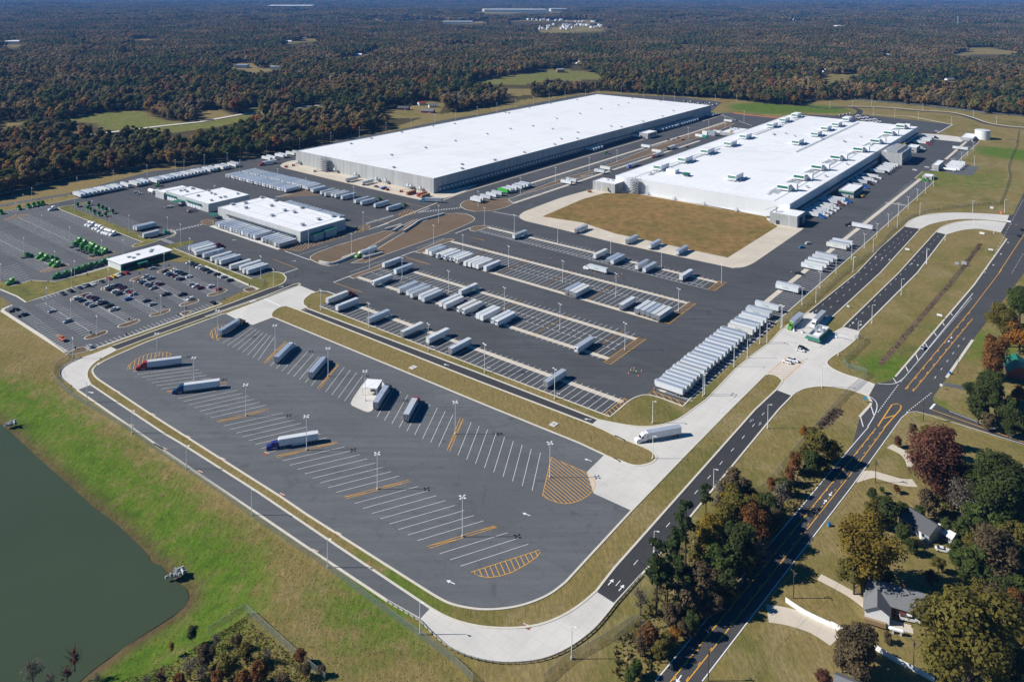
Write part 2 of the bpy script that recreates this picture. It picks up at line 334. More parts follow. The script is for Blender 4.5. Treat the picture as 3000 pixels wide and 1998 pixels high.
# ------------------------------------------------------------------ the land
POND = G2(L(S, -300,1150, -60,1205, 0,1240.7, 25.5,1261, 57,1290, 111,1341, 187,1407, 267,1478, 347,1540, 423,1611.6, 445,1647, 472,1656, 490,1683, 516.5,1701, 543,1718.5, 554,1745, 543,1776, 507.5,1803, 445,1843, 356,1901, 276,1959, 231,1998, 170,2060, -300,2200), -3)
FOREST_EDGE = L(S, -700,690, -200,625, 0,580, 64,561, 223,523, 415,496, 638,474, 750,459, 860,441, 1000,404, 1050,392, 1108,383, 1160,372, 1260,338, 1330,330, 1480,303, 1560,288, 1660,277, 1740,266, 2000,284, 2148,292, 2255,306, 2344,311, 2361,296, 2510,293, 2722,313, 2892,334, 3000,342, 3400,364)
SITE = G2(FOREST_EDGE + L(S, 3400,2300, -800,2300))
CLEAR = [G2(q) for q in (
    L(T1, 440,835, 600,790, 860,765, 1000,768, 1060,812, 1150,832, 1300,850, 1650,792, 1880,775, 1700,835, 1480,880, 1170,922, 1000,888, 850,905, 720,895, 640,850),
    L(T1, -50,850, 450,818, 700,785, 600,800, 440,832, 300,835, -50,905), L(T1, 1340,775, 1490,752, 1620,798, 1400,835), L(T1, 1670,745, 1790,740, 1800,780, 1690,785), L(T1, 1880,775, 2060,745, 2230,725, 2250,740, 2050,765),
    L(T1, 1510,450, 1700,418, 1780,440, 1840,490, 1770,512, 1710,500, 1600,470), L(T1, 880,268, 1100,262, 1100,276, 900,278), L(T1, 520,390, 620,385, 600,415, 530,412), L(T1, 0,300, 160,300, 160,325, 0,340),
    L(T2, 890,570, 1200,515, 1300,505, 1450,482, 1700,490, 1810,530, 1760,552, 1450,562, 1250,585, 930,592), L(T2, 1120,618, 1310,612, 1320,655, 1130,672), L(T2, 280,760, 470,720, 560,695, 720,715, 660,795, 620,812, 330,822), L(T2, 0,395, 75,385, 90,425, 0,425),
    L(T2, 690,156, 1000,150, 1000,168, 700,171), L(T2, 1150,150, 1480,140, 1820,142, 1810,162, 1480,166, 1160,168), L(T2, 1330,195, 1560,186, 1850,188, 1830,212, 1560,222, 1350,226), L(T2, 800,95, 1560,82, 1570,95, 1100,105), L(T2, 160,125, 280,125, 330,155, 200,160),
    L(T3, 960,525, 1165,505, 1240,505, 1110,565, 985,590), L(T3, 1950,320, 2205,318, 2200,345, 2360,350, 2350,380, 1790,388, 1960,352), L(T3, 930,495, 1030,490, 1040,515, 940,518), L(T3, 1060,180, 1130,180, 1130,195, 1060,196))]
FARB = [(775,905,22), (1415,1600,38.5), (1612,1660,37.5), (1297,1385,69), (2413,2436,214), (2450,2472,82), (2330,2360,64), (688,722,200), (790,820,204), (5,65,132), (885,930,122), (835,860,128), (1685,1710,187), (2770,2800,238), (2590,2606,162), (1045,1060,165), (1150,1260,62), (215,232,384)]
CLEAR += [G2([(a - 12, y + 1.5 + y * .012), (a - 12, y - 2.5), (b + 12, y - 2.5), (b + 12, y + 1.5 + y * .012)]) for a, b, y in FARB]
for k in range(34):                                 # small fields scattered through the woods
    y_ = 2300 * math.exp(RNG.uniform(0, 1.5)); x_ = RNG.uniform(-.62, .62) * y_; a_, b_, t_ = RNG.uniform(22, 80), RNG.uniform(14, 40), RNG.uniform(-.5, .5)
    CLEAR.append([Vector((x_ + math.cos(u) * a_ * math.cos(t_) - math.sin(u) * b_ * math.sin(t_), y_ + math.cos(u) * a_ * math.sin(t_) + math.sin(u) * b_ * math.cos(t_), 0)) for u in np.arange(0, 6.28, .6)])
ROADFAR = [G2(q) for q in (L(T1, 560,942, 880,903, 1100,876, 1380,846, 1650,796, 1960,764, 2110,740, 2290,722), L(T2, 380,150, 600,135, 900,128, 1050,128, 1120,115))]
def hill(X, Y):
    r = np.hypot(X - 150, Y - 600); a = np.clip((r - 1250) / 2500, 0, 1); a = a * a * (3 - 2 * a); b = np.clip((Y - 4500) / 8000, 0, 1)
    n1 = np.sin(X * .0031 + 1.3) * np.cos(Y * .0026 + .4) + .6 * np.sin(X * .0071 + Y * .0043) + .4 * np.cos(Y * .0098 - X * .003)
    n2 = np.sin(X * .0007 + 2) * np.cos(Y * .0011) + .5 * np.sin(Y * .0023 + X * .0009)
    return a * n1 * 10 + b * n2 * 26
def low(X, Y):                                     # the pond basin
    d = np_dist(POND, X, Y, True); ins = np_inside(POND, X, Y)
    t = np.clip(d / 34, 0, 1); t = t * t * (3 - 2 * t)
    return np.where(ins, -3.0 - np.clip(d * .25, 0, 2), -3.0 * (1 - t))
def ZH(x, y): return float(hill(np.array([x]), np.array([y]))[0])
def axis(a, b, st, lo, hi, g):
    c = list(np.arange(a, b + .1, st)); s_ = st; v = b
    while v < hi: s_ *= g; v += s_; c.append(v)
    s_ = st; v = a
    while v > lo: s_ *= g; v -= s_; c.insert(0, v)
    return np.array(c)
gx, gy = axis(-420, 560, 4, -22000, 22000, 1.06), axis(90, 1150, 4, -400, 24000, 1.04)
GX, GY = np.meshgrid(gx, gy); fx, fy = GX.ravel(), GY.ravel()
gz = hill(fx, fy); near = (fx < 60) & (fy < 700)
gz[near] += low(fx[near], fy[near])
nx, ny = len(gx), len(gy)
me = bpy.data.meshes.new('ground'); idx = np.arange(nx * ny).reshape(ny, nx)
quads = np.stack([idx[:-1, :-1], idx[:-1, 1:], idx[1:, 1:], idx[1:, :-1]], -1).reshape(-1, 4)
me.from_pydata(np.stack([fx, fy, gz], -1).tolist(), [], quads.tolist())
green = np.zeros(fx.shape); forest = np.zeros(fx.shape); tan = np.zeros(fx.shape)
dp = np_dist(POND, fx[near], fy[near], True); green[near] = np.clip(1.08 - dp / 42, 0, 1); tan[near] = np.clip(1 - np.abs(dp - 50) / 20, 0, 1) * .7
green = np.maximum(green, np.clip(1 - np.hypot(fx + 40, fy - 250) / 60, 0, 1) * .7)
for cx, cy_, rr, k in ((2400, 320, 60, 1.0), (2250, 318, 75, 1.1), (2860, 1010, 45, .55), (2700, 1180, 30, .5), (2800, 520, 120, .5), (2620, 1080, 30, .7), (2960, 450, 60, .8), (500, 560, 30, .2)):
    q = P(cx, cy_); green = np.maximum(green, np.clip(1.3 - np.hypot(fx - q.x, fy - q.y) / rr, 0, 1) * k)
mud = np.zeros(fx.shape); mud[near] = np.clip(1 - (dp - 1) / 4.5, 0, 1)
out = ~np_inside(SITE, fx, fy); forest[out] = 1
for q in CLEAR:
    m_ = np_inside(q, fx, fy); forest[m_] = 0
for i in (0, 3, 4, 9): m_ = np_inside(CLEAR[i], fx, fy); green[m_] = .5
for i in (1, 2, 5, 6, 10): m_ = np_inside(CLEAR[i], fx, fy); tan[m_] = .9
bank = G2(L(Q4, -400,520, 0,470, 300,430, 660,360, 1000,285, 2000,100, 2400,30, 2350,10, 2000,60, 1300,130, 700,215, 200,335, 0,395, -400,440)); tan[np_inside(bank, fx, fy)] = 1
med = G2(L(S, 799,931, 850,905, 879,910, 1400,1116, 1733,1243, 1830,1291, 1919,1332, 1846,1360, 1700,1299, 1450,1198)); m_ = np_inside(med, fx, fy); tan[m_] = .85
for nm, a in (('green', green), ('forest', forest), ('tan', tan), ('mud', mud)):
    at = me.attributes.new(nm, 'FLOAT', 'POINT'); at.data.foreach_set('value', a.astype(np.float32))
me.polygons.foreach_set('use_smooth', [True] * len(me.polygons)); me.materials.append(MATS['ground']); me.update()
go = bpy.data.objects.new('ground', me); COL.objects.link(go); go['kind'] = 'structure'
m = MB(); m.poly(POND, -3.0, 'pond_water'); tag(m.build('pond_water'), kind='structure')
def sheet(name, pts, z, mat):
    m = MB(); m.poly(G2(pts), z, mat); return tag(m.build(name), kind='structure')
# ------------------------------------------------------------------ paved areas
YARD = (L(S, -250,662, 0,621, 144,599, 232,581, 206,567, 360,524, 440,503, 550,491, 672,477, 735,469, 800,456, 875,442, 1000,409, 1140,387, 1297,353, 1425,332, 1594,298, 1696,279, 1745,274, 2000,286, 2115,300, 2080,331, 2102,333, 2150,331, 2285,346, 2330,335, 2450,340, 2514,335, 2790,365, 2751,393, 2696,391)
    + L(b7, 580,413, 700,425, 790,440, 850,450, 975,470, 790,640, 700,640, 600,722, 500,722, 432,780, 470,800, 588,812) + L(S, 2495,750, 2291,928.6, 2068,1127, 2030,1160, 2001,1190.6)
    + sm(L(R3, 1885,1225, 1730,1165, 1640,1135, 1560,1120, 1500,1125, 1430,1150, 1370,1190, 1300,1250, 1215,1320)) + L(S, 1400,1075, 936,898) + L(a5, 1920,1120, 1620,1080, 1390,985, 1405,965, 1370,955, 1060,1000) + sm(L(a5, 1110,970, 1165,930, 1190,880, 1170,840, 1130,805, 1040,788, 980,790)) + L(a5, 690,888, 0,620) + L(a3, 1540,1290, 1840,1195, 1835,1180, 1800,1172, 1590,1208, 1400,1262) + L(S, 440,750, 352,790, 326,781, 166,826, 92,822, 31,839, 0,821, -250,700))
sheet('yard_asphalt', YARD, .03, 'asphalt_yard')
TRACTOR_LOT = L(a1, -1200,520, 0,310, 720,205, 820,235, 880,275, 2090,765, 1990,830, 1600,985, 1620,1095, 830,1325, 460,1305, 150,1390, 0,1300, -1200,900)
sheet('tractor_lot_asphalt', TRACTOR_LOT, .05, 'asphalt_lot')
CARLOT = L(Q4, 20,1430, 35,1400, 110,1388, 250,1370) + L(S, 118,873, 212,842, 358,795, 410,793, 500,765, 528,770, 547,766, 600,780, 728,840, 720,848) + L(a5, 0,1320) + L(a2, 410,1340, 330,1285, 300,1285) + L(R1, 610,570) + L(S, 6,912)
sheet('car_park_asphalt', CARLOT, .05, 'asphalt_lot')
DROP_L = L(S, 660,919) + L(a2, 2355,805, 1240,1215, 860,1380, 640,1480, 510,1560)
DROP_C1 = L(R1, 910,668, 870,705, 850,735, 855,762, 880,800, 940,845, 1085,940)
DROP_C2 = L(F6, 780,962, 920,1042, 1050,1077, 1190,1090, 1350,1075, 1480,1040, 1600,985, 1700,910)
DROP = DROP_L[:-1] + sm(DROP_C1) + L(R1, 1400,1150) + L(S, 647,1344, 823.6,1455.8, 900,1508) + sm(DROP_C2) + L(S, 1850,1496, 1739,1445, 1719,1383, 1770,1332.5, 1700,1299, 1450,1198, 808,933, 799,931, 732,954, 700,952, 694,936)
sheet('drop_lot_asphalt', DROP, .04, 'asphalt_old')
LOOP_UP = L(S, 325,1016) + L(a2, 750,1270) + L(a5, 0,1383, 400,1240, 860,1060, 1060,990, 1190,960, 1370,975, 1370,985, 1060,1085, 600,1250, 0,1455) + L(a2, 835,1322)
sheet('loop_road', LOOP_UP, .045, 'asphalt_road')
CORN_O = L(R1, 1020,520, 880,575, 740,625, 640,670, 580,710, 553,750, 558,790, 590,830, 640,870, 710,918); CORN_I = L(R1, 1075,550, 960,610, 870,665, 820,715, 800,760, 802,805, 835,870)
sheet('concrete_bend', sm(CORN_O) + sm(CORN_I[::-1]), .06, 'concrete')
LOOP_O = L(S, 226.4,1142.7, 478,1317) + L(F5, 1010,0, 1650,430, 2070,715) + L(F6, 530,1035, 740,1155)
LOOP_I = L(S, 266,1127, 343,1178.5, 478,1268) + L(F5, 1195,0, 1700,320) + L(F6, 225,690, 810,1080)
sheet('loop_road', LOOP_O + LOOP_I[::-1], .045, 'asphalt_old')
BEND_O = L(F6, 740,1155, 790,1210, 900,1310, 1000,1370, 1110,1410, 1230,1432, 1350,1438, 1500,1425, 1620,1390, 1750,1325, 1880,1225, 1970,1125, 2025,1050); BEND_I = L(F6, 810,1080, 900,1130, 1000,1170, 1130,1200, 1270,1212, 1420,1207, 1560,1180, 1690,1125, 1800,1055, 1900,970)
sheet('concrete_bend', sm(BEND_O) + sm(BEND_I[::-1]), .06, 'concrete')
ENT_L = L(S, 1746,1732, 1800,1663, 2212,1200) + L(R4, 545,1230); ENT_R = L(S, 1801.5,1767.5, 1907,1653, 2126,1388, 2281,1200) + L(R4, 690,1285)
sheet('entrance_road', ENT_L + ENT_R[::-1], .045, 'asphalt_road')
GATE_LEFT = L(R4, 835,520, 700,600, 590,680, 480,800, 340,900, 180,1030) + L(R3, 2100,1160) + sm(L(R3, 1990,1240, 1900,1305, 1800,1360, 1650,1400, 1500,1410, 1350,1393, 1200,1365, 1100,1345))
GATE_ISL = L(R3, 1045,1390, 1180,1450, 1350,1540) + sm(L(F7, 0,150, 120,195, 200,230, 235,258, 240,280, 215,305, 150,322, 90,316, 0,280)) + L(F6, 2060,120, 1955,73)
GATE_STRIP = L(S, 1719,1383, 1739,1445, 1851,1496, 2003.6,1337, 2138.5,1200) + sm(L(R4, 440,1095, 490,1088, 550,1100, 590,1130, 600,1155)) + L(R4, 545,1230)
GATE_RT = L(R4, 690,1285) + sm(L(R4, 740,1248, 800,1220, 900,1202, 1000,1198, 1180,1220, 1300,1255, 1390,1288)) + L(R4, 1450,1180) + sm(L(R4, 1320,1130, 1180,1088, 1080,1045, 1030,1010, 1012,985, 1025,955, 1080,912, 1160,862, 1250,790, 1290,745, 1310,690)) + L(R4, 1160,650, 1060,705, 1000,650, 1060,562)
sheet('gate_concrete', GATE_LEFT + GATE_ISL + GATE_STRIP + GATE_RT, .06, 'concrete')
LANE_U = L(S, 898,903, 1400,1092) + L(R3, 1100,1345); LANE_D = L(a6, 95,850) + L(S, 1400,1116) + L(R3, 1045,1390)
sheet('inner_road', LANE_U + LANE_D[::-1], .045, 'asphalt_road')
sheet('concrete_apron', L(a5, 300,1395, 1390,982, 1630,1080, 1550,1108) + sm(L(a5, 1490,1150, 1450,1190, 1438,1230, 1450,1270, 1490,1300)) + L(a5, 1390,1352, 1240,1295) + sm(L(a5, 1180,1285, 1080,1310, 1000,1365, 975,1415, 990,1452)) + L(a5, 700,1562, 470,1480), .06, 'concrete')
RD1_L = L(S, 2366,916, 2510,800) + L(Q8, 1030,1340, 1250,1143); RD1_R = L(R4, 1060,562) + L(S, 2578.5,800) + L(Q8, 1400,1162)
sheet('entrance_road', RD1_L + RD1_R[::-1], .045, 'asphalt_road')
CV1_U = L(Q8, 1250,1143, 1290,1097, 1360,1060, 1450,1035, 1560,1021, 1700,1015, 1850,1018, 2000,1025, 2215,1040); CV1_D = L(Q8, 1400,1165, 1480,1125, 1580,1100, 1700,1080, 1850,1073, 2000,1080, 2192,1100)
sheet('concrete_bend', sm(CV1_U) + sm(CV1_D[::-1]), .06, 'concrete')
RD2_L = L(R4, 1162,650) + L(S, 2632.7,800) + L(Q8, 1540,1193); RD2_R = L(R4, 1310,688) + L(S, 2687,800) + L(Q8, 1640,1213)
sheet('exit_road', RD2_L + RD2_R[::-1], .045, 'asphalt_road')
CV2_U = L(Q8, 1540,1193, 1590,1150, 1680,1115, 1780,1095, 1900,1085, 2050,1092, 2190,1110); CV2_D = L(Q8, 1640,1215, 1720,1190, 1800,1172, 1900,1164, 2000,1170, 2140,1195)
sheet('concrete_bend', sm(CV2_U) + sm(CV2_D[::-1]), .06, 'concrete')
HW_L = L(S, 1750,2200, 1917,1998, 2497,1306, 2531,1262) + L(F8, 165,375, 205,222, 262,152) + L(R4, 1420,1350, 1390,1288, 1450,1180) + sm(L(R4, 1520,1163, 1580,1150, 1625,1122, 1660,1085)) + L(S, 2853,837) + L(Q8, 2195,1255, 2140,1195, 2190,1110, 2215,1040, 2255,1030, 2352,825) + L(S, 3080,400)
HW_R = L(S, 1870,2230, 2054.5,1997, 2500,1424, 2640,1222) + L(F8, 450,190, 500,183, 620,208, 1060,362, 1060,328, 665,178) + sm(L(F8, 600,148, 580,118, 600,85)) + L(R4, 2110,1120) + L(S, 2850,995, 3000,800, 3200,540)
sheet('highway', HW_L + HW_R[::-1], .05, 'asphalt_highway')
# far side: perimeter road, boulevard behind the cold store, thin bank road
m = MB(); m.ribbon(G2(L(S, -300,650, -50,612, 0,604, 110,584, 212,567)), 8, .03, 'asphalt_lot'); tag(m.build('perimeter_road'), kind='structure')
m = MB(); m.ribbon(G2(L(S, 560,489, 736,467, 874,440)), 5, .035, 'asphalt_lot'); tag(m.build('perimeter_road'), kind='structure')
BLV = sm(L(T3, 870,735, 1000,750, 1140,742, 1400,750, 1650,770, 1860,785, 2000,820, 2100,855, 2250,880, 2380,890, 2700,915)); m = MB(); m.ribbon(G2(BLV), 9, .035, 'asphalt_road'); tag(m.build('boulevard'), kind='structure')
BL2 = [(x, y - 3.5) for x, y in BLV[10:]]
m = MB(); m.ribbon(G2(sm(L(T3, 1140,740, 1195,752, 1220,765, 1215,785, 1180,800))), 9, .04, 'asphalt_road'); tag(m.build('boulevard'), kind='structure')
m = MB(); m.ribbon(G2(L(Q4, -80,1255, 0,1275, 100,1320, 180,1380)), 7, .04, 'asphalt_lot'); tag(m.build('lot_drive'), kind='structure')
for q in ROADFAR:
    m = MB()
    pts = [Vector((p.x + (b.x - p.x) * k / 8, p.y + (b.y - p.y) * k / 8, 0)) for p, b in zip(q[:-1], q[1:]) for k in range(8)]
    m.ribbon(pts, 9, 0, 'kerb_concrete'); m.v = [(v[0], v[1], ZH(v[0], v[1]) + .8) for v in m.v]; tag(m.build('country_road'), kind='structure')
for f, v, w_ in ((F8, (170,530, 260,505, 330,520, 420,545, 490,550), 5), (F8, (360,360, 430,395, 465,430, 480,470), 4.5), (F8, (0,1030, 150,1110, 260,1190, 350,1260, 480,1300), 3.5), (F7, (880,1170, 1000,1190, 1150,1240, 1280,1320), 7.5), (F8, (640,45, 720,60, 820,80, 900,85), 4)):
    m = MB(); m.ribbon(G2(sm(L(f, *v))), w_, .042, 'concrete_warm' if w_ != 4 else 'asphalt_lot'); tag(m.build('driveway'), kind='structure')
# field beside the cold store, its concrete pad, the pad by the dry warehouse
FIELD = L(Q6, 1220,580, 1589,420, 1790,365) + L(b4, 430,760) + L(S, 2246,636) + L(Q7, 1400,1080, 1500,1140, 1040,1428, 0,1205) + L(Q6, 1589,635)
PAD = sm(L(Q6, 1720,335, 1660,335, 1400,405, 1090,520, 1030,550, 1006,578, 1022,600, 1062,620), 4) + L(Q6, 1500,725) + sm(L(Q7, 0,1290, 1000,1505, 1100,1520, 1200,1510, 1290,1470), 4) + L(Q7, 1740,1160, 1400,1060) + L(b4, 430,745, 290,690)
sheet('concrete_pad', PAD, .05, 'concrete_warm'); sheet('field', FIELD, .07, 'field_brown')
m = MB(); m.ribbon(G2(L(Q7, 160,828, 560,895) + L(Q7, 850,942, 1400,1050)), 2.5, .09, 'kerb_concrete'); tag(m.build('path'), kind='structure')
sheet('concrete_pad', L(S, 876,476) + sm(L(a4, 1670,150, 1560,160, 1460,190, 1405,230, 1450,262, 1560,290)) + L(a4, 2200,445) + L(Q5, 1850,400, 1990,430, 2200,412, 2352,370) + L(S, 1400,540, 1270,568), .05, 'concrete_warm')
# raised islands
def island(name, pts, mat='lawn_green', z=.13):
    o = sheet(name, pts, z, mat); KERBS.append((list(pts) + [pts[0]], .5)); return o
KERBS = []
island('lawn', L(S, 170,608, 220,600, 254,592, 254,597, 207,607, 414,688, 404,692, 440,702, 480,700, 505,690, 513,684, 509,679, 490,674) + L(S, 500,673, 512,678, 516,685, 508,693, 474,702, 440,714, 400,725, 390,724, 388,720, 398,714, 419,711, 175,614), 'lawn_green')
sheet('lawn', L(S, -40,835, 31,839, 92,822, 166,826, 326,782, 356,794, 312,814, 212,841, 118,871, 76,884, 50,868, 0,846), .10, 'lawn_green'); KERBS.append((L(S, 31,839, 92,822, 166,826, 326,781), .6)); KERBS.append((L(S, 356,796, 312,815, 212,843, 118,873, 76,886, 50,869, 0,848), 1.0))
sheet('lawn', L(a3, 1410,1265, 1590,1208, 1800,1174, 1843,1190, 1800,1220, 1545,1290) + L(a5, 690,886, 735,870, 980,792) + sm(L(a5, 1040,789, 1130,807, 1170,840, 1188,880, 1165,930, 1110,968, 1060,990)) + L(a5, 800,1055, 780,1028, 0,696) + L(a3, 1640,1412, 1500,1272), .10, 'lawn_green')
KERBS += [(L(a5, 690,888, 0,622) + L(a3, 1540,1290), .7), (sm(L(a5, 980,790, 1040,788, 1130,805, 1170,840, 1190,880, 1165,932, 1110,970, 1060,992)), .8), (L(a5, 0,698, 640,978, 790,1040), 1.6)]
for f, v in ((a2, (578,435, 590,415, 660,400, 690,382, 740,375, 620,450, 585,450)), (a2, (1000,310, 1040,280, 1200,232, 1190,260, 1090,315, 1010,320)), (a2, (1405,190, 1440,165, 1600,120, 1670,122, 1620,150, 1480,195, 1420,200)), (a2, (130,580, 200,540, 400,488, 440,495, 410,515, 320,540, 180,595, 140,595)),
    (a2, (335,1150, 370,1125, 500,1085, 620,1045, 665,1045, 670,1070, 640,1095, 460,1160, 380,1172, 340,1165)), (a2, (825,985, 850,960, 980,920, 1090,882, 1140,885, 1145,905, 1100,935, 960,985, 860,1000, 830,995)), (a2, (1290,825, 1320,800, 1430,770, 1530,732, 1585,730, 1590,755, 1540,785, 1420,825, 1330,840, 1295,838)),
    (a2, (1725,675, 1760,650, 1880,615, 1960,583, 2010,590, 2010,615, 1960,640, 1820,685, 1750,692)), (a2, (2135,530, 2170,505, 2290,470, 2400,440, 2430,455, 2380,490, 2230,540, 2150,545)), (a5, (565,1050, 600,1025, 690,1008, 740,1030, 760,1055, 640,1085)), (a2, (1735,795, 1790,765, 1860,755, 1905,775, 1800,830)), (a2, (230,1300, 320,1285, 405,1340, 180,1395, 60,1395))):
    island('mulch_bed', L(f, *v), 'mulch')
island('brown_island', L(a5, 1545,600, 1548,565, 1590,530, 1680,490, 1900,410, 2355,275) + L(b8, 130,690, 360,622, 430,622, 520,572, 590,535, 640,520, 600,545, 510,600, 430,640, 270,735) + L(a5, 2215,535, 2000,645, 1920,685, 1830,700, 1720,680, 1620,640), 'brown_gravel', .06)
island('brown_island', L(b8, 80,890, 180,850, 270,790, 400,708, 510,645, 640,558, 850,482) + sm(L(b8, 960,472, 1050,482, 1108,508, 1112,530, 1070,557)) + L(b8, 860,648, 600,738, 380,815, 200,885), 'brown_gravel', .06)
island('brown_island', L(Q6, 465,470, 500,440, 560,425) + L(b5, 420,290, 470,272, 500,258, 830,128, 1110,52, 1260,0) + L(b4, 800,300, 1050,215, 1240,150) + L(b4, 1290,180, 1090,270, 830,345, 640,425, 0,620) + L(b5, 1110,95, 830,165, 500,265, 400,298, 440,335, 380,365, 280,392, 120,402, 40,385, 0,360), 'brown_gravel', .06)
island('brown_island', L(Q6, 550,690, 590,670, 690,662, 740,668, 640,705, 600,718, 560,708), 'brown_gravel', .06)
island('brown_island', L(a7, 80,290, 500,110, 600,100, 660,120, 590,140, 200,295, 150,310), 'brown_gravel', .06); island('brown_island', L(a6, 810,350, 1120,240, 1290,170, 1330,215, 1180,270, 960,345, 880,385), 'brown_gravel', .06)
island('concrete_island', L(R2, 1032,1040, 1050,1000, 1130,880, 1180,815, 1320,850, 1340,880) + L(R2, 1228,1095, 1215,1112, 1190,1120, 1150,1108, 1045,1060), 'concrete', .15)
island('concrete_island', L(R4, 650,930, 665,905, 700,892, 790,905, 830,938, 815,955, 770,952), 'concrete', .16); island('concrete_island', L(R4, 770,810, 830,770, 930,810, 965,822, 940,845, 870,838), 'concrete', .16)
for q, w_ in ((DROP_L, .9), (sm(DROP_C1) + L(R1, 1400,1150) + L(S, 647,1344, 823.6,1455.8, 900,1508) + sm(DROP_C2) + L(S, 1850,1496, 2003.6,1337, 2138.5,1200) + sm(L(R4, 440,1095, 490,1088, 550,1100, 590,1130, 600,1155, 545,1230)) + ENT_L[::-1][1:] + sm(BEND_I[::-1]) + LOOP_I[::-1] + sm(CORN_I[::-1]) + L(a2, 835,1322, 1240,1165) + L(a5, 0,1458, 600,1250, 1370,985, 1405,965, 1370,952, 1330,960, 860,1145, 0,1440), .8),
    (L(a2, 750,1268) + L(a5, 0,1381, 400,1238, 860,1058, 1060,990), .8), (LOOP_O, .9), (sm(BEND_O), .5), (ENT_R, .7), (GATE_LEFT, .6), (L(S, 1770,1332, 1700,1299, 1450,1198, 808,933) + sm(L(a5, 990,1452, 975,1415, 1000,1365, 1080,1310, 1180,1285, 1240,1295)) + LANE_D + L(R3, 1180,1450, 1350,1540) + sm(L(F7, 0,150, 120,195, 200,230, 235,258, 240,280, 215,305, 150,322, 90,316, 0,280)) + L(F6, 2060,120, 1955,73), .9),
    (sm(L(a5, 1550,1108, 1490,1150, 1450,1190, 1438,1230, 1450,1270, 1490,1300)) + LANE_U, .9), (L(a5, 1550,1105, 1680,1066, 1800,1075, 1920,1118), .8), (L(S, 936,897, 1400,1074.5) + sm(L(R3, 1215,1320, 1300,1250, 1370,1190, 1430,1150, 1500,1125, 1560,1120, 1640,1135, 1730,1165, 1885,1225)) + L(S, 2001,1190.6, 2030,1160, 2068,1127, 2291,928.6, 2495,750, 2735.5,533.5) + L(b7, 432,780, 500,722), .6),
    (RD1_L + sm(CV1_U), .6), (sm(CV2_D[::-1]) + RD2_R[::-1], .8), (sm(CV1_D[::-1]) + RD1_R[::-1], .7), (RD2_L + sm(CV2_U), .7), (GATE_RT[1:-4], .6), (L(S, 2623,1104, 2853,836) + L(Q8, 2195,1255), .9), (L(R4, 1310,1480, 1410,1370, 1420,1340, 1390,1288), 1.2),
    (L(a2, 2355,650, 410,1340) + [], 1.4), (L(a2, 405,1340, 330,1285, 300,1285), .8), (L(R1, 610,572, 20,192, 35,172, 110,140), 2.0), (L(b7, 620,405, 748,332, 400,262, 60,248), 1.6), (L(b7, 975,470, 790,640), .7), (L(a1, 830,1330, 1620,1098), 1.0), (L(a1, -300,350, 0,302, 720,195, 1160,100), .6), (BL2, 2.2), (L(R4, 2110,1120, 2352,772), 1.4), (L(a1, 1035,235, 2070,640), .6), (L(T3, 240,785, 480,870), .5)):
    KERBS.append((q, w_))
m = MB()
for q, w_ in KERBS: m.ribbon(G2(q), w_, .02, 'kerb_concrete', .15)
tag(m.build('kerb'), kind='structure')
# ------------------------------------------------------------------ painted markings and gear pads
WH, YE, ST = MB(), MB(), MB()
ZW = .085
def wline(p, q, w_=.16, mb=None, z=ZW): (mb or WH).ribbon([p, q], w_, z, 'white_paint')
def yline(p, q, w_=.2): YE.ribbon([p, q], w_, .092, 'yellow_paint')
def stalls(f1, a, b, f2, c, d, n, w_=.17, mb=None):         # n lines: first a->c's start, last b
    A0, A1 = P(*f1(*a[0])), P(*f1(*a[1])); B0, B1 = P(*f2(*b[0])), P(*f2(*b[1]))
    for k in range(n):
        t = k / (n - 1); wline(A0.lerp(B0, t), A1.lerp(B1, t), w_)
def bays(fa, a, fb, b, length, direction=AD, pitch=3.66, w_=.21, off=0, yellow=0):
    A, B = P(*fa(*a)), P(*fb(*b)); d = B - A; n = int(d.length / pitch); d.normalize()
    for k in range(n + 1):
        p = A + d * (k * pitch); (yline if yellow and k % yellow == yellow - 1 else wline)(p + direction * off, p + direction * (off + length), w_)
def dashes(fa, a, fb, b, pitch, ln, w_=.3, off=None, mb=None):
    A, B = P(*fa(*a)), P(*fb(*b)); d = B - A; n = int(d.length / pitch); d.normalize()
    if off: A = A + off
    for k in range(n): p = A + d * (k * pitch); WH.ribbon([p, p + d * ln], w_, ZW, 'white_paint')
def hatch(pts, fd, d0, d1, pitch=1.6, w_=.3, edge=.25):
    q = [Vector((p.x, p.y)) for p in G2(pts)]; d = (P(*fd(*d1)) - P(*fd(*d0))); d = Vector((d.x, d.y)).normalized(); nrm = Vector((-d.y, d.x))
    if edge: YE.ribbon([(p.x, p.y) for p in q], edge, .092, 'yellow_paint', closed=True)
    ts = [p.dot(nrm) for p in q]; t = min(ts) + pitch * .6
    while t < max(ts):
        xs = []
        for i in range(len(q)):
            a, b = q[i], q[(i + 1) % len(q)]; ta, tb = a.dot(nrm) - t, b.dot(nrm) - t
            if (ta > 0) != (tb > 0): xs.append((a + (b - a) * (ta / (ta - tb))).dot(d))
        xs.sort()
        for i in range(0, len(xs) - 1, 2):
            a, b = nrm * t + d * xs[i], nrm * t + d * xs[i + 1]; YE.ribbon([a, b], w_, .0935, 'yellow_paint')
        t += pitch
def arrow(p, ang, s=3.0):
    d = Vector((math.cos(ang), math.sin(ang), 0)); n_ = Vector((-d.y, d.x, 0)); WH.ribbon([p - d * s * .5, p + d * s * .1], .3 * s / 3, ZW, 'white_paint')
    WH.add([(v.x, v.y, ZW + .002) for v in (p + d * s * .1 - n_ * s * .22, p + d * s * .5, p + d * s * .1 + n_ * s * .22)], [(0, 1, 2)], 'white_paint')
SG = lambda f, *v: (f, ((v[0], v[1]), (v[2], v[3])))
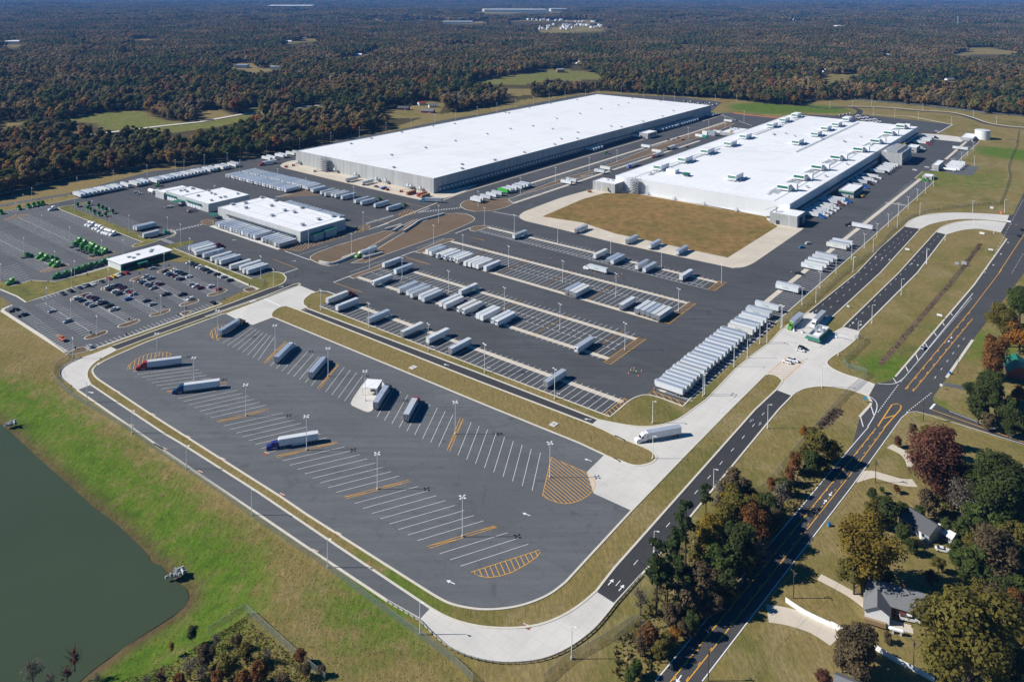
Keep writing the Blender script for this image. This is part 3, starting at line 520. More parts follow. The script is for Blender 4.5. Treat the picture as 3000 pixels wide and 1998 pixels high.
def st2(f1, v1, f2, v2, n, w_=.17): stalls(f1, ((v1[0], v1[1]), (v1[2], v1[3])), ((v2[0], v2[1]), (v2[2], v2[3])), f2, 0, 0, n, w_)
# drop lot
st2(R1, (2045,487,2290,332), R2, (177,643,325,432), 8); st2(R2, (290,697,478,500), R2, (665,877,845,655), 8); st2(R2, (795,937,967,710), R2, (970,1020,1140,783), 4); st2(R2, (1270,1165,1420,908), R2, (1835,1437,1967,1143), 9); st2(R2, (2012,1518,2133,1215), F6, (1480,308,1535,60), 9)
st2(R1, (1220,748,1748,682), R1, (1482,907,1980,835), 7); st2(R1, (1590,967,2085,868), R1, (1937,1173,2440,1058), 8); st2(R2, (-137,1247,398,1130), R2, (270,1490,810,1355), 8); st2(F6, (-160,112,247,20), F6, (190,320,605,212), 8); st2(F6, (313,392,733,280), F6, (725,637,1162,506), 8); st2(F6, (872,723,1317,586), F6, (1008,805,1455,660), 3)
for f, v, d in ((R2, (228,668, 425,470, 438,478, 240,678), (228,668,438,478)), (R2, (720,905, 900,678, 915,684, 738,912), (720,905,915,684)), (R2, (1912,1472, 2035,1175, 2062,1183, 1935,1483), (1912,1472,2062,1183)), (R1, (1990,1205, 2260,1140, 2470,1085, 2470,1097, 2260,1160, 1995,1217), (1990,1205,2470,1130)), (R2, (335,1525, 900,1390, 912,1402, 350,1538), (335,1525,912,1430)), (F6, (243,350, 665,239, 678,248, 255,362), (243,350,678,275)), (F6, (787,676, 1232,539, 1247,549, 805,687), (787,676,1247,575)), (R1, (1527,932, 2080,840, 2090,850, 1545,942), (1527,932,2090,875))):
    hatch(L(f, *v), f, d[:2], d[2:], 2.2, .22, .22)
hatch(L(F6, 1607,88, 1700,130, 1830,187, 1870,215, 1893,245, 1897,275, 1880,310, 1850,340, 1800,370, 1750,388, 1700,394, 1650,388, 1600,370, 1548,343), F6, (1560,330), (1605,370), 1.45, .26); hatch(L(F6, 1077,845, 1530,698, 1533,715, 1510,745, 1440,795, 1350,845, 1270,870, 1200,880, 1140,872), F6, (1230,790), (1265,870), 1.9, .26)
hatch(L(R1, 1168,727, 1185,690, 1260,630, 1350,590, 1450,573, 1540,573, 1580,590, 1300,720), R1, (1240,640), (1225,720), 1.9, .26); hatch(L(R1, 2000,465, 1950,440, 1930,405, 1945,370, 2000,335, 2125,302), R1, (1950,370), (1965,445), 1.9, .26)
# yard rows
BAY1 = (P(*R3(1285, 1130)) - P(*R3(1100, 1270))).length
bays(a6, (400,790), R3, (1170,1298), BAY1)
bays(a6, (960,405), R3, (1140,800), 40, yellow=10); bays(a7, (205,320), a8, (1400,1010), 38, yellow=10); bays(Q6, (630,715), a8, (2040,532), 20)
for f1, v1, f2, v2 in ((a6, (900,770), R3, (1330,1185)), (a6, (945,362), R3, (1200,788)), (a6, (1760,282), R3, (1452,607)), (a7, (205,302), a8, (1360,1010)), (Q6, (375,807), R3, (1920,276)), (Q6, (722,680), a8, (2205,438)), (R3, (1690,1090), b2, (30,890)), (b2, (30,890), b7, (480,785)), (b5, (440,332), b4, (1000,323)), (b5, (560,172), b4, (1212,170)), (b7, (690,622), b7, (862,474))):
    ST.ribbon([P(*f1(*v1)), P(*f2(*v2))], 3.3, .07, 'concrete_warm')
ST.ribbon(G2(L(b2, 980,97, 1160,122)), 2.2, .075, 'concrete_warm'); ST.ribbon([P(*b5(-700,530)), P(*b5(0,247)), P(*b4(530,312))], 1.3, .07, 'concrete_warm'); ST.ribbon(G2(L(b4, 1020,160, 1200,105)), 1.3, .07, 'concrete_warm'); ST.ribbon(G2(L(a4, 400,1110, 1400,1450)), 4.5, .075, 'concrete')
for f1, v1, f2, v2 in ((a6, (1150,295), R3, (1290,712)), (a6, (1255,245), R3, (1345,672)), (a7, (1470,538), a8, (1600,830)), (a7, (1560,495), a8, (1610,820)), (Q6, (650,712), a8, (2085,505)), (a6, (430,800), a6, (560,850)), (R3, (80,865), R3, (170,890)), (R3, (720,1100), R3, (810,1135)), (a6, (1170,1050), a6, (1265,1085)), (a6, (2020,1370), a6, (2135,1410))):
    dashes(f1, v1, f2, v2, 3.66, 2.3, .35)
wline(P(*Q6(640, 718)), P(*a8(2070, 543)), .25)
for f, v, d in ((R3, (1155,820, 1480,590, 1548,605, 1215,843), (1180,815,1260,825)), (a8, (1385,1015, 1490,1048, 1898,745, 1805,722), (1600,860,1700,870)), (a8, (2065,540, 2240,415, 2338,438, 2165,563), (2120,520,2220,530)), (R3, (1160,1297, 1345,1150, 1395,1165, 1340,1205, 1215,1318), (1200,1265,1235,1300)), (R3, (1560,1115, 1600,1083, 1915,1195, 1888,1220, 1700,1150), (1600,1090,1640,1135)),
    (a4, (1390,1455, 1560,1380, 1700,1360, 2355,1130, 2355,1260, 1900,1400, 1700,1480), (1560,1470,1660,1370)), (a4, (1350,690, 1640,600, 1760,595, 1900,630, 1990,665), (1650,640,1720,600)), (a4, (240,1050, 320,1010, 420,1030, 430,1085, 330,1105, 260,1085), (320,1090,380,1020)), (b8, (460,490, 560,440, 640,455, 600,485, 520,495), (500,490,530,450)), (b8, (110,640, 140,590, 230,560, 240,590, 180,625), (120,640,160,590)), (a1, (60,415, 250,350, 430,338, 420,350, 260,385, 70,428), (100,420,180,375)), (a1, (585,1185, 700,1130, 900,1085, 1015,1070, 1000,1095, 880,1135, 660,1195), (620,1190,700,1130)), (a1, (1285,995, 1400,945, 1600,900, 1690,885, 1660,920, 1480,975, 1340,1000), (1320,995,1400,945)),
    (R4, (470,1080, 640,930, 790,955, 800,975, 610,1140, 560,1100), (560,1060,640,1060)), (F8, (300,260, 372,150, 400,145, 420,155, 415,175, 330,270), (325,240,360,230))):
    hatch(L(f, *v), f, d[:2], d[2:], 10 if f is F8 else 2.4, .5 if f is F8 else .3, .5 if f is F8 else .3)
bays(R3, (1640,1068), b1, (760,250), 19, BD, off=0); bays(R3, (1975,1172), b7, (575,815), 18.5, BD, off=-18.5); bays(b7, (720,635), b7, (850,505), 14, BD, off=0)
bays(b5, (445,335), b4, (1000,325), 12, -BD, off=0, w_=.2); bays(b5, (560,175), b4, (1212,172), 12, BD, off=-2, w_=.2)
# tractor lot and car park
def cl(f, a, b, n, half, direction, w_=.19, centre=True):
    A, B = P(*f(*a)), P(*f(*b))
    if centre: wline(A, B, .16)
    for k in range(n + 1): p = A.lerp(B, k / n); wline(p - direction * half[0], p + direction * half[1], w_)
T60 = Vector((math.cos(math.radians(58)), math.sin(math.radians(58)), 0)); T54 = Vector((math.cos(math.radians(53)), math.sin(math.radians(53)), 0)); TN = Vector((math.cos(math.radians(-38)), math.sin(math.radians(-38)), 0))
cl(a1, (260,385), (1480,945), 44, (10, 10), T60); cl(a1, (-300,570), (800,1120), 40, (10, 10), T60); cl(a1, (880,280), (2080,770), 40, (10, 0), T60, centre=False); cl(a1, (-50,1150), (140,1390), 8, (0, 14), T60, centre=False); cl(a1, (1050,245), (2070,640), 34, (0, 16), T60, centre=False)
cl(a2, (-250,640), (440,1070), 19, (5.6, 5.6), T54); cl(a2, (300,550), (960,920), 20, (5.6, 5.6), T54); cl(a2, (740,410), (1420,770), 21, (5.6, 5.6), T54); cl(a2, (1200,290), (1830,615), 20, (5.6, 5.6), T54); cl(a2, (1620,190), (2270,490), 20, (5.6, 5.6), T54)
cl(a2, (430,1330), (1790,830), 22, (0, 5), -TN, centre=False); cl(a2, (1900,790), (2340,640), 8, (0, 5), -TN, centre=False); cl(a5, (0,700), (620,985), 26, (5.2, 0), T54, centre=False); cl(R1, (110,180), (610,565), 26, (0, 6), T54, centre=False); cl(a1, (600,1565), (1750,1190), 22, (0, 5), TN, centre=False)
cl(a1, (20,310), (640,215), 9, (0, 6), BD, centre=False); bays(a3, (1560,1290), a5, (690,885), 15)
# highway
HWC = [P(*F7(320, 1568)), P(*F7(1375, 270)), P(*F8(290, 270))]; HWC2 = [P(*F7(415, 1568)), P(*F7(1375, 352)), P(*F8(335, 270))]
for q in (HWC, HWC2): YE.ribbon(q, .3, .092, 'yellow_paint')
for k in range(26):
    for q in (HWC, HWC2):
        a, b = q[0].lerp(q[2], (k + .1) / 26), q[0].lerp(q[2], (k + .35) / 26); n_ = (HWC2[0] - HWC[0]).normalized() * (.5 if q is HWC else -.5); YE.ribbon([a + n_, b + n_], .22, .092, 'yellow_paint')
for v in ((1730,1225, 2352,475), (1803,1245, 2352,575)):
    a, b = P(*R4(*v[:2])), P(*R4(*v[2:])); YE.ribbon([a, b], .3, .092, 'yellow_paint'); d = (b - a); n_ = Vector((d.y, -d.x, 0)).normalized() * (.5 if v[0] < 1790 else -.5)
    for k in range(10): YE.ribbon([a + d * ((k + .05) / 10) + n_, a + d * ((k + .3) / 10) + n_], .3, .092, 'yellow_paint')
YE.ribbon(G2(L(Q8, 2120,1568, 2352,1215)), .35, .092, 'yellow_paint'); YE.ribbon(G2(L(R4, 2352,475) + L(S, 2935,790)), .3, .092, 'yellow_paint')
WH.ribbon(G2(L(F7, 235,1562, 1375,200) + L(S, 2545,1250)), .3, ZW, 'white_paint'); WH.ribbon(G2(L(F7, 505,1562, 1375,430) + L(S, 2640,1225) + L(F8, 455,188, 500,184, 1048,352)), .3, ZW, 'white_paint'); WH.ribbon(G2(L(F8, 665,182, 1048,330)), .25, ZW, 'white_paint'); YE.ribbon(G2(L(F8, 575,175, 1048,342)), .4, .092, 'yellow_paint'); WH.ribbon(G2(L(F8, 568,172, 592,145)), .9, ZW, 'white_paint')
WH.ribbon(G2(sm(L(R4, 1480,1172, 1560,1178, 1640,1170, 1700,1135, 1760,1075)) + L(R4, 2352,345)), .35, ZW, 'white_paint'); WH.ribbon(G2(sm(L(R4, 1360,1280, 1420,1300, 1465,1345, 1470,1400, 1440,1480, 1385,1568))), .35, ZW, 'white_paint')
for v in ((1620,1122,1650,1165), (1730,1005,1762,1070), (1825,895,1850,960), (1910,795,1935,838), (1995,700,2018,735), (2072,608,2090,640), (2150,525,2165,548), (1415,1375,1445,1470), (1320,1480,1345,1568)): WH.ribbon(G2(L(R4, *v)), .4, ZW, 'white_paint')
dashes(R4, (1690,1155), R4, (2352,375), 2.6, .9, .45); dashes(R4, (1480,1435), R4, (1680,1165), 2.2, .9, .45); dashes(R4, (1745,1435), R4, (1990,1245), 2.2, .9, .45); dashes(R4, (2000,1125), R4, (2352,650), 12, 3, .25); dashes(Q8, (1990,1568), Q8, (2352,880), 9, 3, .3); dashes(Q8, (2240,1568), Q8, (2352,1380), 4, 1, .35)
for v0, v1 in ((R4(905,510), Q8(1300,1160)), (R4(980,535), Q8(1345,1168)), (R4(1215,650), Q8(1590,1205)), (R4(560,1350), R4(620,1265)), (F6(2030,935), R4(500,1365))): 
    a, b = P(*v0), P(*v1); dd = (b - a); n_ = int(dd.length / 12)
    for k in range(n_): WH.ribbon([a + dd * (k / n_), a + dd * (k / n_) + dd.normalized() * 3], .22, ZW, 'white_paint')
for f, x, y, ang in ((F6,1848,107,150),(F6,1442,464,150),(F6,944,910,150),(F6,1998,910,52),(F6,2068,947,52),(R1,835,940,-20),(R4,320,1510,52),(R4,400,1540,52),(F7,788,62,52),(F7,840,82,52),(R4,2130,785,52),(R4,2155,750,232),(F7,1212,530,52),(F7,1245,485,232),(F7,370,1550,232),(R3,1010,1343,170),(R2,605,183,160),(a6,168,843,160),(R2,1905,687,150),(R4,880,522,232),(R4,1250,617,52),(R4,1320,635,52),(Q8,2205,1290,52),(Q8,2140,1395,52),(Q8,2070,1497,52),(R4,50,1418,232),(Q8,990,1420,232),(Q8,1050,1432,232),(Q8,1115,1445,232),(Q8,1320,1485,52),(Q8,1375,1497,52),(a5,1305,625,0),(a5,435,318,180),(a5,1120,1000,20)): arrow(P(*f(x, y)), math.radians(ang), 3.4)
for f, v, w_ in ((a5, (1170,480, 1540,612), .6), (a5, (1140,812, 1360,738), .6), (a5, (1885,938, 2110,852), .6), (b8, (500,832, 615,790), .6), (b8, (955,640, 1075,595), .6), (b5, (270,402, 485,442), .6), (b8, (640,468, 735,430), .6), (b8, (225,610, 395,556), .6), (a5, (1370,540, 1810,402), .2), (a7, (100,240, 510,85), .2), (a6, (830,292, 1335,105), .2), (a5, (870,1180, 1110,1285), .9)): WH.ribbon(G2(L(f, *v)), w_, ZW, 'white_paint')
for f, v in ((a5, (1000,600, 1360,738)), (a5, (1885,938, 2315,1090)), (a7, (700,28, 1095,128)), (a7, (-40,390, 300,478)), (b8, (520,830, 720,894)), (b8, (960,642, 1195,700)), (b8, (540,385, 725,428)), (b8, (190,500, 395,555)), (b8, (0,735, 130,690)), (b8, (270,742, 640,540)), (b8, (180,850, 500,650)), (b8, (110,878, 340,808)), (a4, (1470,262, 2355,475))): YE.ribbon(G2(L(f, *v)), .3, .092, 'yellow_paint')
for f, v in ((a3, (1510,1045, 1980,935)), (a3, (1390,1165, 1540,1220)), (b8, (210,558, 445,490)), (b8, (660,462, 1010,425)), (a4, (1350,690, 1590,640))):
    a, b = P(*f(*v[:2])), P(*f(*v[2:])); d = b - a; n_ = Vector((-d.y, d.x, 0)).normalized() * 1.5
    WH.ribbon([a + n_, b + n_], .2, ZW, 'white_paint'); WH.ribbon([a - n_, b - n_], .2, ZW, 'white_paint'); k_ = int(d.length / 2.4)
    for k in range(k_): p = a + d * (k / k_); WH.ribbon([p - n_, p + n_], .5, ZW + .003, 'white_paint')
tag(WH.build('road_marking'), kind='structure'); tag(YE.build('road_marking'), kind='structure'); tag(ST.build('concrete_strip'), kind='structure')
# ------------------------------------------------------------------ buildings
def wall_frame(near_roof, base_y, left_roof, right_roof, snap=True, h=None):
    h = h or HGT(near_roof[0], base_y, near_roof[1])
    c, l, r = P(*near_roof, h), P(*left_roof, h), P(*right_roof, h)
    if snap: u, v = -BD, AD
    else:
        v = (r - c).normalized(); u = Vector((-v.y, v.x, 0))
    return Vector((c.x, c.y, 0)), u, v, (l - c).dot(u), (r - c).dot(v), h
class Bld:                                         # local axes: x along the right-hand wall, y along the left-hand (front) wall
    def __init__(s, name, label, cat, near, base_y, left, right, snap=True, h=None, group=None):
        s.o, u, v, s.W, s.D, s.h = wall_frame(near, base_y, left, right, snap, h)
        s.ang = math.atan2(v.y, v.x); s.t = thing(name, s.o, s.ang, label, cat, group)
    def w(s, x, y, z=0): return s.o + Vector((math.cos(s.ang), math.sin(s.ang), 0)) * x + Vector((-math.sin(s.ang), math.cos(s.ang), 0)) * y + Vector((0, 0, z))
    def loc(s, px, z):                              # photo pixel at height z -> local x, y
        d = P(*px, z) - s.o; return d.x * math.cos(s.ang) + d.y * math.sin(s.ang), -d.x * math.sin(s.ang) + d.y * math.cos(s.ang)
    def shell(s, wallm, roofm, x0=0, x1=None, y0=0, y1=None, h=None, par=.5, z0=0, names=('wall', 'roof')):
        x1 = s.D if x1 is None else x1; y1 = s.W if y1 is None else y1; h = h or s.h; m = MB(); t = .35
        for a, b, c, d in ((x0, x1, y0, y0 + t), (x0, x1, y1 - t, y1), (x0, x0 + t, y0 + t, y1 - t), (x1 - t, x1, y0 + t, y1 - t)):
            m.box(((a + b) / 2, (c + d) / 2, (h + z0) / 2), (b - a, d - c, h - z0), wallm, mt='trailer_roof_white')
        m.build(names[0], s.t)
        m = MB(); m.box(((x0 + x1) / 2, (y0 + y1) / 2, h - par - .2), (x1 - x0 - 2 * t + .01, y1 - y0 - 2 * t + .01, .4), roofm); return m.build(names[1], s.t)
def box_part(name, par, items, m, mt=None):
    b = MB()
    for c, d in items: b.box(c, d, m, mt=mt)
    return b.build(name, par)
def part_copies(src, spots, par):
    for k, p in enumerate(spots):
        if k == 0: src.location = p
        else:
            c = src.copy(); COL.objects.link(c); c.location = p; c.parent = par
# --- dry warehouse
W1 = Bld('dry_warehouse', 'huge grey precast warehouse under a white flat roof, long dark dock wall', 'warehouse', (1270.2,523.3), 568, (875.5,440), (2079.8,308.7))
W1.shell('precast_wall', 'white_roof', par=.6)
spots = [(x, -.02, .0) for x in np.arange(9, 560, 5.6)][:98]
d0 = MB().box((0, -.06, 2.75), (2.7, .12, 2.7), 'door_white').box((0, -.10, 4.25), (3.4, .3, .3), 'dock_dark').box((-1.55, -.10, 2.6), (.35, .4, 3.0), 'dock_dark').box((1.55, -.10, 2.6), (.35, .4, 3.0), 'dock_dark').box((0, -.12, .95), (3.2, .3, .8), 'dock_dark').build('dock_door', W1.t)
part_copies(d0, spots, W1.t)
box_part('dock_canopy', W1.t, [((287, -.55, 5.0), (560, 1.05, .35)), ((287, -.05, 4.75), (562, .10, .16))], 'dock_dark')
rv = MB().box((0, 0, .45), (2.4, 2.0, .9), 'trailer_grey').box((0, 0, 1.15), (2.9, 2.4, .35), 'galvanised').box((1.5, -.2, .35), (.8, .8, .7), 'pipe_grey').build('roof_vent', W1.t)
vs_ = [W1.loc(q, W1.h) for q in L(T2, 65,992, 205,955, 345,1070, 360,1155, 415,913, 580,1020, 630,870, 780,855, 785,973, 830,1135, 832,1163, 1005,925, 1055,1105, 1130,777, 1155,780, 1165,890, 1260,1052, 1320,870, 1295,745, 1440,715, 1455,890, 1470,997, 1485,820, 1515,960, 1625,690, 1625,957, 1630,915, 1645,785, 1790,753, 1860,873, 1910,728, 1930,877, 1980,712, 2005,680, 2080,838, 2200,698, 2215,803, 2290,765) + L(b8, 435,88, 1010,62, 1008,98, 1285,25)]
part_copies(rv, [(x, y, W1.h - .6) for x, y in vs_], W1.t)
# wall hoods on stands by the front wall
for q in L(b8, 152,165, 318,205, 382,225, 630,250, 600,270, 685,285) + L(a4, 1755,200, 2285,320):
    x, y = W1.loc(q, 0); hd = MB().box((0, 0, 4.3), (2.6, 3, 2.2), 'galvanised', taper=.55)
    for sx in (-1, 1):
        for sy in (-1, 1): hd.cyl((sx * 1.5, sy * 1.7, 0), (sx * .8, sy * .8, 3.4), .12, 'dark_steel', 5)
    hd.cyl((0, 0, 3.4), (2.2, 0, 1.2), .5, 'galvanised', 6); hd.box((1.1, 0, 2.2), (.2, 2.6, .2), 'pipe_grey'); hd.build('intake_hood', W1.t, (-2.6, y, 0))
def lattice(par, name, loc, w_, d, h, lv, m='pipe_grey', r=.14):
    b = MB()
    for x in (-w_ / 2, 0, w_ / 2):
        for y in (-d / 2, d / 2): b.cyl((x, y, 0), (x, y, h if x < w_ / 3 else h * .82), r, m, 5)
    for k in range(lv + 1):
        z = h * .82 * k / lv + .15
        for y in (-d / 2, d / 2): b.cyl((-w_ / 2, y, z), (w_ / 2, y, z), r * .7, m, 4)
        for x in (-w_ / 2, 0, w_ / 2): b.cyl((x, -d / 2, z), (x, d / 2, z), r * .7, m, 4)
        if k < lv:
            z2 = h * .82 * (k + 1) / lv; b.cyl((-w_ / 2, -d / 2, z), (0, -d / 2, z2), r * .55, m, 4); b.cyl((w_ / 2, -d / 2, z), (0, -d / 2, z2), r * .55, m, 4)
            b.box((-w_ * .2, 0, z + h * .4 / lv), (w_ * .55, d * .7, .12), m); b.box((w_ * .2, 0, z + .1), (w_ * .4, d * .8, .08), m)
    o = b.build(name, par, loc); return o
x, y = W1.loc(a4(2090,300), 0); st_ = lattice(W1.t, 'stair_tower', (-4.2, y, 0), 12, 6.5, 17.5, 6); st_.rotation_euler.z = math.pi / 2
# --- cold store
W2 = Bld('cold_store', 'white insulated cold store with rows of rooftop cooling penthouses', 'warehouse', (2313,599), 0, (1806,513), (2694.2,372.7), h=13.4)
W2.shell('white_panel_wall', 'panel_roof', par=.3)
box_part('wall_band', W2.t, [((W2.D / 2, -.18, 9.6), (W2.D, .3, 7.2))], 'white_metal_wall')
box_part('dock_canopy', W2.t, [((W2.D / 2, -1.2, 5.7), (W2.D - 6, 2.3, .5))], 'dock_dark')
box_part('roof_rib', W2.t, [((x, W2.W / 2, 13.25), (.5, W2.W - 3, .35)) for x in (16, 214, 262, 300, 390)] + [((W2.D / 2, y, 13.22), (W2.D - 6, .4, .3)) for y in (14.5, 152)], 'trailer_roof_white')
PEN = dict(long=L(Q7, 650,530, 855,455, 1065,385, 1205,318, 1450,215, 1562,168, 1672,125) + L(Q7, 430,600, 1112,690, 1685,370, 1855,295, 1945,245, 2045,208, 2140,162), ell=L(Q7, 1575,790, 1722,695, 1880,605, 2050,515) + L(Q8, 845,440, 1000,365, 1120,290, 1230,230))
def penthouse(kind):
    m = MB()
    if kind: m.box((0, 0, 3.0), (13, 6.2, 3.6), 'bright_white', mt='panel_roof')
    else: m.box((0, .8, 3.0), (8, 7.5, 3.6), 'bright_white', mt='panel_roof').box((2.6, -4.5, 3.2), (3.0, 4.2, 4.2), 'bright_white', mt='panel_roof').cyl((-2, -3.4, .6), (-2, -3.4, 3.6), .5, 'galvanised', 7).cyl((0, -3.4, .6), (0, -3.4, 3.6), .5, 'galvanised', 7)
    o = m.build('cooling_penthouse', W2.t)
    lv = MB()
    if kind: lv.box((-6.54, 0, 3.1), (.12, 5.6, 1.7), 'louvre_green').box((-6.6, 0, 3.0), (.1, 6.0, .15), 'bright_white')
    else: lv.box((-4.04, .8, 3.2), (.12, 6.8, 1.7), 'louvre_green')
    lv.build('louvre', o)
    fr_ = MB()
    for x in (-5.5, -2, 2, 5.5):
        for y in (-2.6, 2.6): fr_.cyl((x * (1 if kind else .6), y, 0), (x * (1 if kind else .6), y, 1.3), .14, 'galvanised', 5)
    if kind:
        for y in (-4.2, -4.9): fr_.cyl((-8, y, .9), (9, y, .9), .16, 'galvanised', 5)
        for x in (-7, -3, 1, 5, 8): fr_.box((x, -4.5, .5), (.15, 1.4, .9), 'galvanised')
        fr_.box((-7.4, 0, .9), (1.6, 6, .12), 'galvanised'); fr_.cyl((-8.1, -2.8, 0), (-8.1, -2.8, 1.8), .08, 'galvanised', 4); fr_.cyl((-8.1, 2.8, 0), (-8.1, 2.8, 1.8), .08, 'galvanised', 4)
    else:
        for y in (1.5, 2.5): fr_.cyl((-14, y, .8), (-4, y, .8), .15, 'galvanised', 5)
        for x in (-13, -10, -7): fr_.box((x, 2, .4), (.15, 1.6, .8), 'galvanised')
    fr_.build('pipe_frame', o); return o
for kind, key in ((1, 'long'), (0, 'ell')):
    src = penthouse(kind); src.scale = (1.4, 1.4, 1.25); sub = [c for c in COL.objects if c.parent == src]
    for k, q in enumerate(PEN[key]):
        x, y = W2.loc(q, 15.0)
        if k == 0: src.location = (x, y, 13.0)
        else:
            c = src.copy(); COL.objects.link(c); c.location = (x, y, 13.0); c.parent = W2.t
            for s_ in sub: d = s_.copy(); COL.objects.link(d); d.parent = c
x, y = W2.loc(Q7(660,660), 15); m = MB().box((0, 0, 2.4), (7, 6, .8), 'louvre_green')
for sx in (-3, 0, 3):
    for sy in (-2.6, 2.6): m.cyl((sx, sy, 0), (sx, sy, 2.2), .14, 'galvanised', 5)
m.box((0, 0, 1.1), (7, 6, .12), 'galvanised').build('condenser', W2.t, (x, y, 13.05)); x, y = W2.loc(Q7(535,630), 15); box_part('roof_unit', W2.t, [((x, y, 15), (9, 10, 3.8))], 'bright_white', 'panel_roof')
for q in L(Q7, 335,660, 1470,297, 1575,290, 1655,312, 1905,335, 2110,360, 1940,680, 1770,780, 2135,570) + L(Q8, 700,365, 850,320, 50,300, 500,340): x, y = W2.loc(q, 13.6); MB().box((0, 0, .8), (2.2, 1.8, 1.4), 'trailer_grey').box((0, 0, 1.7), (2.5, 2.1, .3), 'galvanised').box((1.6, .3, .4), (.7, .6, .8), 'pipe_grey').build('roof_vent', W2.t, (x, y, 13.0))
pr = MB()
for (x0, x1, y) in ((20, 200, 26), (20, 190, 145), (225, 480, 70), (225, 480, 20), (30, 210, 28), (300, 480, 146), (60, 205, 20)):
    for o_ in (0, .8): pr.cyl((x0, y + o_, 13.9), (x1, y + o_, 13.9), .18, 'galvanised', 4)
    for x in np.arange(x0, x1, 6): pr.box((x, y + .4, 13.5), (.2, 1.8, .9), 'galvanised')
for y in (60, 100, 140): pr.cyl((212, y - 30, 13.8), (212, y, 13.8), .18, 'galvanised', 4)
pr.build('pipe_rack', W2.t)
x, y = W2.loc(b4(455,745), 0); lattice(W2.t, 'stair_tower', (-3.6, y - 3, 0), 11, 5.5, 17, 6).rotation_euler.z = math.pi / 2
for q in L(Q7, 355,835, 590,880, 865,925, 1150,985): x, y = W2.loc(q, 0); MB().box((-1.5, 0, .7), (2.2, 3, .2), 'galvanised').box((-.06, 0, 1.6), (.12, 1.2, 2.1), 'pipe_grey').cyl((-2.4, -1.4, 0), (-2.4, -1.4, 2.2), .08, 'dark_steel', 4).cyl((-2.4, 1.4, 0), (-2.4, 1.4, 2.2), .08, 'dark_steel', 4).cyl((-2.4, -1.4, 1.8), (-2.4, 1.4, 1.8), .06, 'dark_steel', 4).box((-3.4, 0, .3), (1.6, 1.4, .5), 'concrete').build('exit_stair', W2.t, (0, y, 0))
# --- annexes that are buildings of their own
def simple(name, label, cat, near, by, left, right, wallm='precast_wall', roofm='white_roof', snap=True, group=None, h=None, par=.4):
    b = Bld(name, label, cat, near, by, left, right, snap, h, group); b.shell(wallm, roofm, par=par); return b
def doors(b, side, spots, wd=1.2, hd=2.2, m='dark_steel', name='door', z=None):
    for q in spots:
        if side == 'front': MB().box((-.05, q, (z or hd / 2)), (.12, wd, hd), m).box((-.07, q, (z or hd / 2) + hd / 2 + .08), (.16, wd + .3, .12), 'galvanised').build(name, b.t)
        else: MB().box((q, -.05, (z or hd / 2)), (wd, .12, hd), m).box((q, -.07, (z or hd / 2) + hd / 2 + .08), (wd + .3, .16, .12), 'galvanised').build(name, b.t)
def vents(b, pts, s=1.4):
    for q in pts: x, y = b.loc(q, b.h); MB().box((0, 0, s * .35), (s, s * .9, s * .7), 'trailer_grey').box((0, 0, s * .78), (s * 1.2, s * 1.1, s * .18), 'galvanised').cyl((s, 0, 0), (s, 0, s * .8), s * .14, 'pipe_grey', 6).build('roof_vent', b.t, (x, y, b.h - .5))
b = simple('engine_room', 'grey concrete plant block with open roof at the cold store stair tower', 'plant block', b4(290,688), 300 + .35 * 765, b4(127,648), b4(370,660)); doors(b, 'front', (5,)); vents(b, L(b4, 230,650, 270,655)); MB().box((-.8, 8, 3.2), (1.2, 1.4, 1.8), 'crane_yellow').box((-.5, 8, 4.4), (.5, 2, .5), 'teal').build('wall_fan', b.t)
b = simple('compressor_house', 'grey concrete block with notched corner at the cold store end wall', 'plant block', Q7(1680,1052), 300 + .3189 * 1155, Q7(1408,1020), Q7(1755,1004)); doors(b, 'front', (16,), 3.2, 3.4); doors(b, 'side', (9,), 8, 7, 'dock_dark', 'bay_opening'); MB().box((-.04, 13, 4), (.1, 10, 7.4), 'trailer_grey').build('recess', b.t); m = MB()
for k in range(10): m.box((6 - k * .35 + 1, 20 + k * .9, b.h + 4 - k * .42), (1.4, .5, .12), 'pipe_grey')
m.box((4, 19, b.h + 1.8), (1.6, .2, 4.4), 'pipe_grey').box((7, 19, b.h + 1.8), (.2, .2, 4.4), 'pipe_grey').build('roof_ladder', b.t)
b = simple('dock_office', 'small white roofed office at the truck docks with a green awning band', 'office', b3(860,664), 330 + .35 * 718, b3(740,642), b3(930,610)); MB().box((-.4, b.W / 2, b.h - 1.7), (.9, b.W + .8, 1.2), 'awning_green').box((b.D / 2, -.4, b.h - 1.7), (b.D + .8, .9, 1.2), 'awning_green').build('awning', b.t); doors(b, 'front', (4,)); doors(b, 'side', (5,), 2.5, 1.4, 'glass_dark', 'window', 2.2)
b = simple('machine_house', 'tall grey concrete block carrying a steel condenser deck', 'plant block', Q8(1232,472), 300 + .3189 * 580, Q8(1030,458), Q8(1312,412)); m = MB()
for k in range(6):
    m.box((b.D * (k + .5) / 6, b.W * .5, b.h + 1.4), (b.D / 6 - .8, b.W * .55, 2.2), 'pipe_grey')
    for y in (2, b.W * .5, b.W - 8): m.cyl((b.D * (k + .5) / 6, y, b.h - .4), (b.D * (k + .5) / 6, y, b.h + 3), .2, 'galvanised', 5)
m.box((b.D / 2, 1.2, b.h + 1.0), (b.D, .15, .15), 'galvanised').box((1.2, b.W * .4, b.h + 1.0), (.15, b.W * .8, .15), 'galvanised').build('condenser_deck', b.t); MB().box((b.D * .5, b.W * .3, b.h + 5), (b.D * .9, .5, .5), 'crane_yellow').box((b.D * .92, b.W * .3, b.h + 3.2), (.5, .5, 3.6), 'crane_yellow').build('hoist_beam', b.t); doors(b, 'side', (6, 14, 22, 30), 4, 5, 'dock_dark', 'louvre'); doors(b, 'front', (8,))
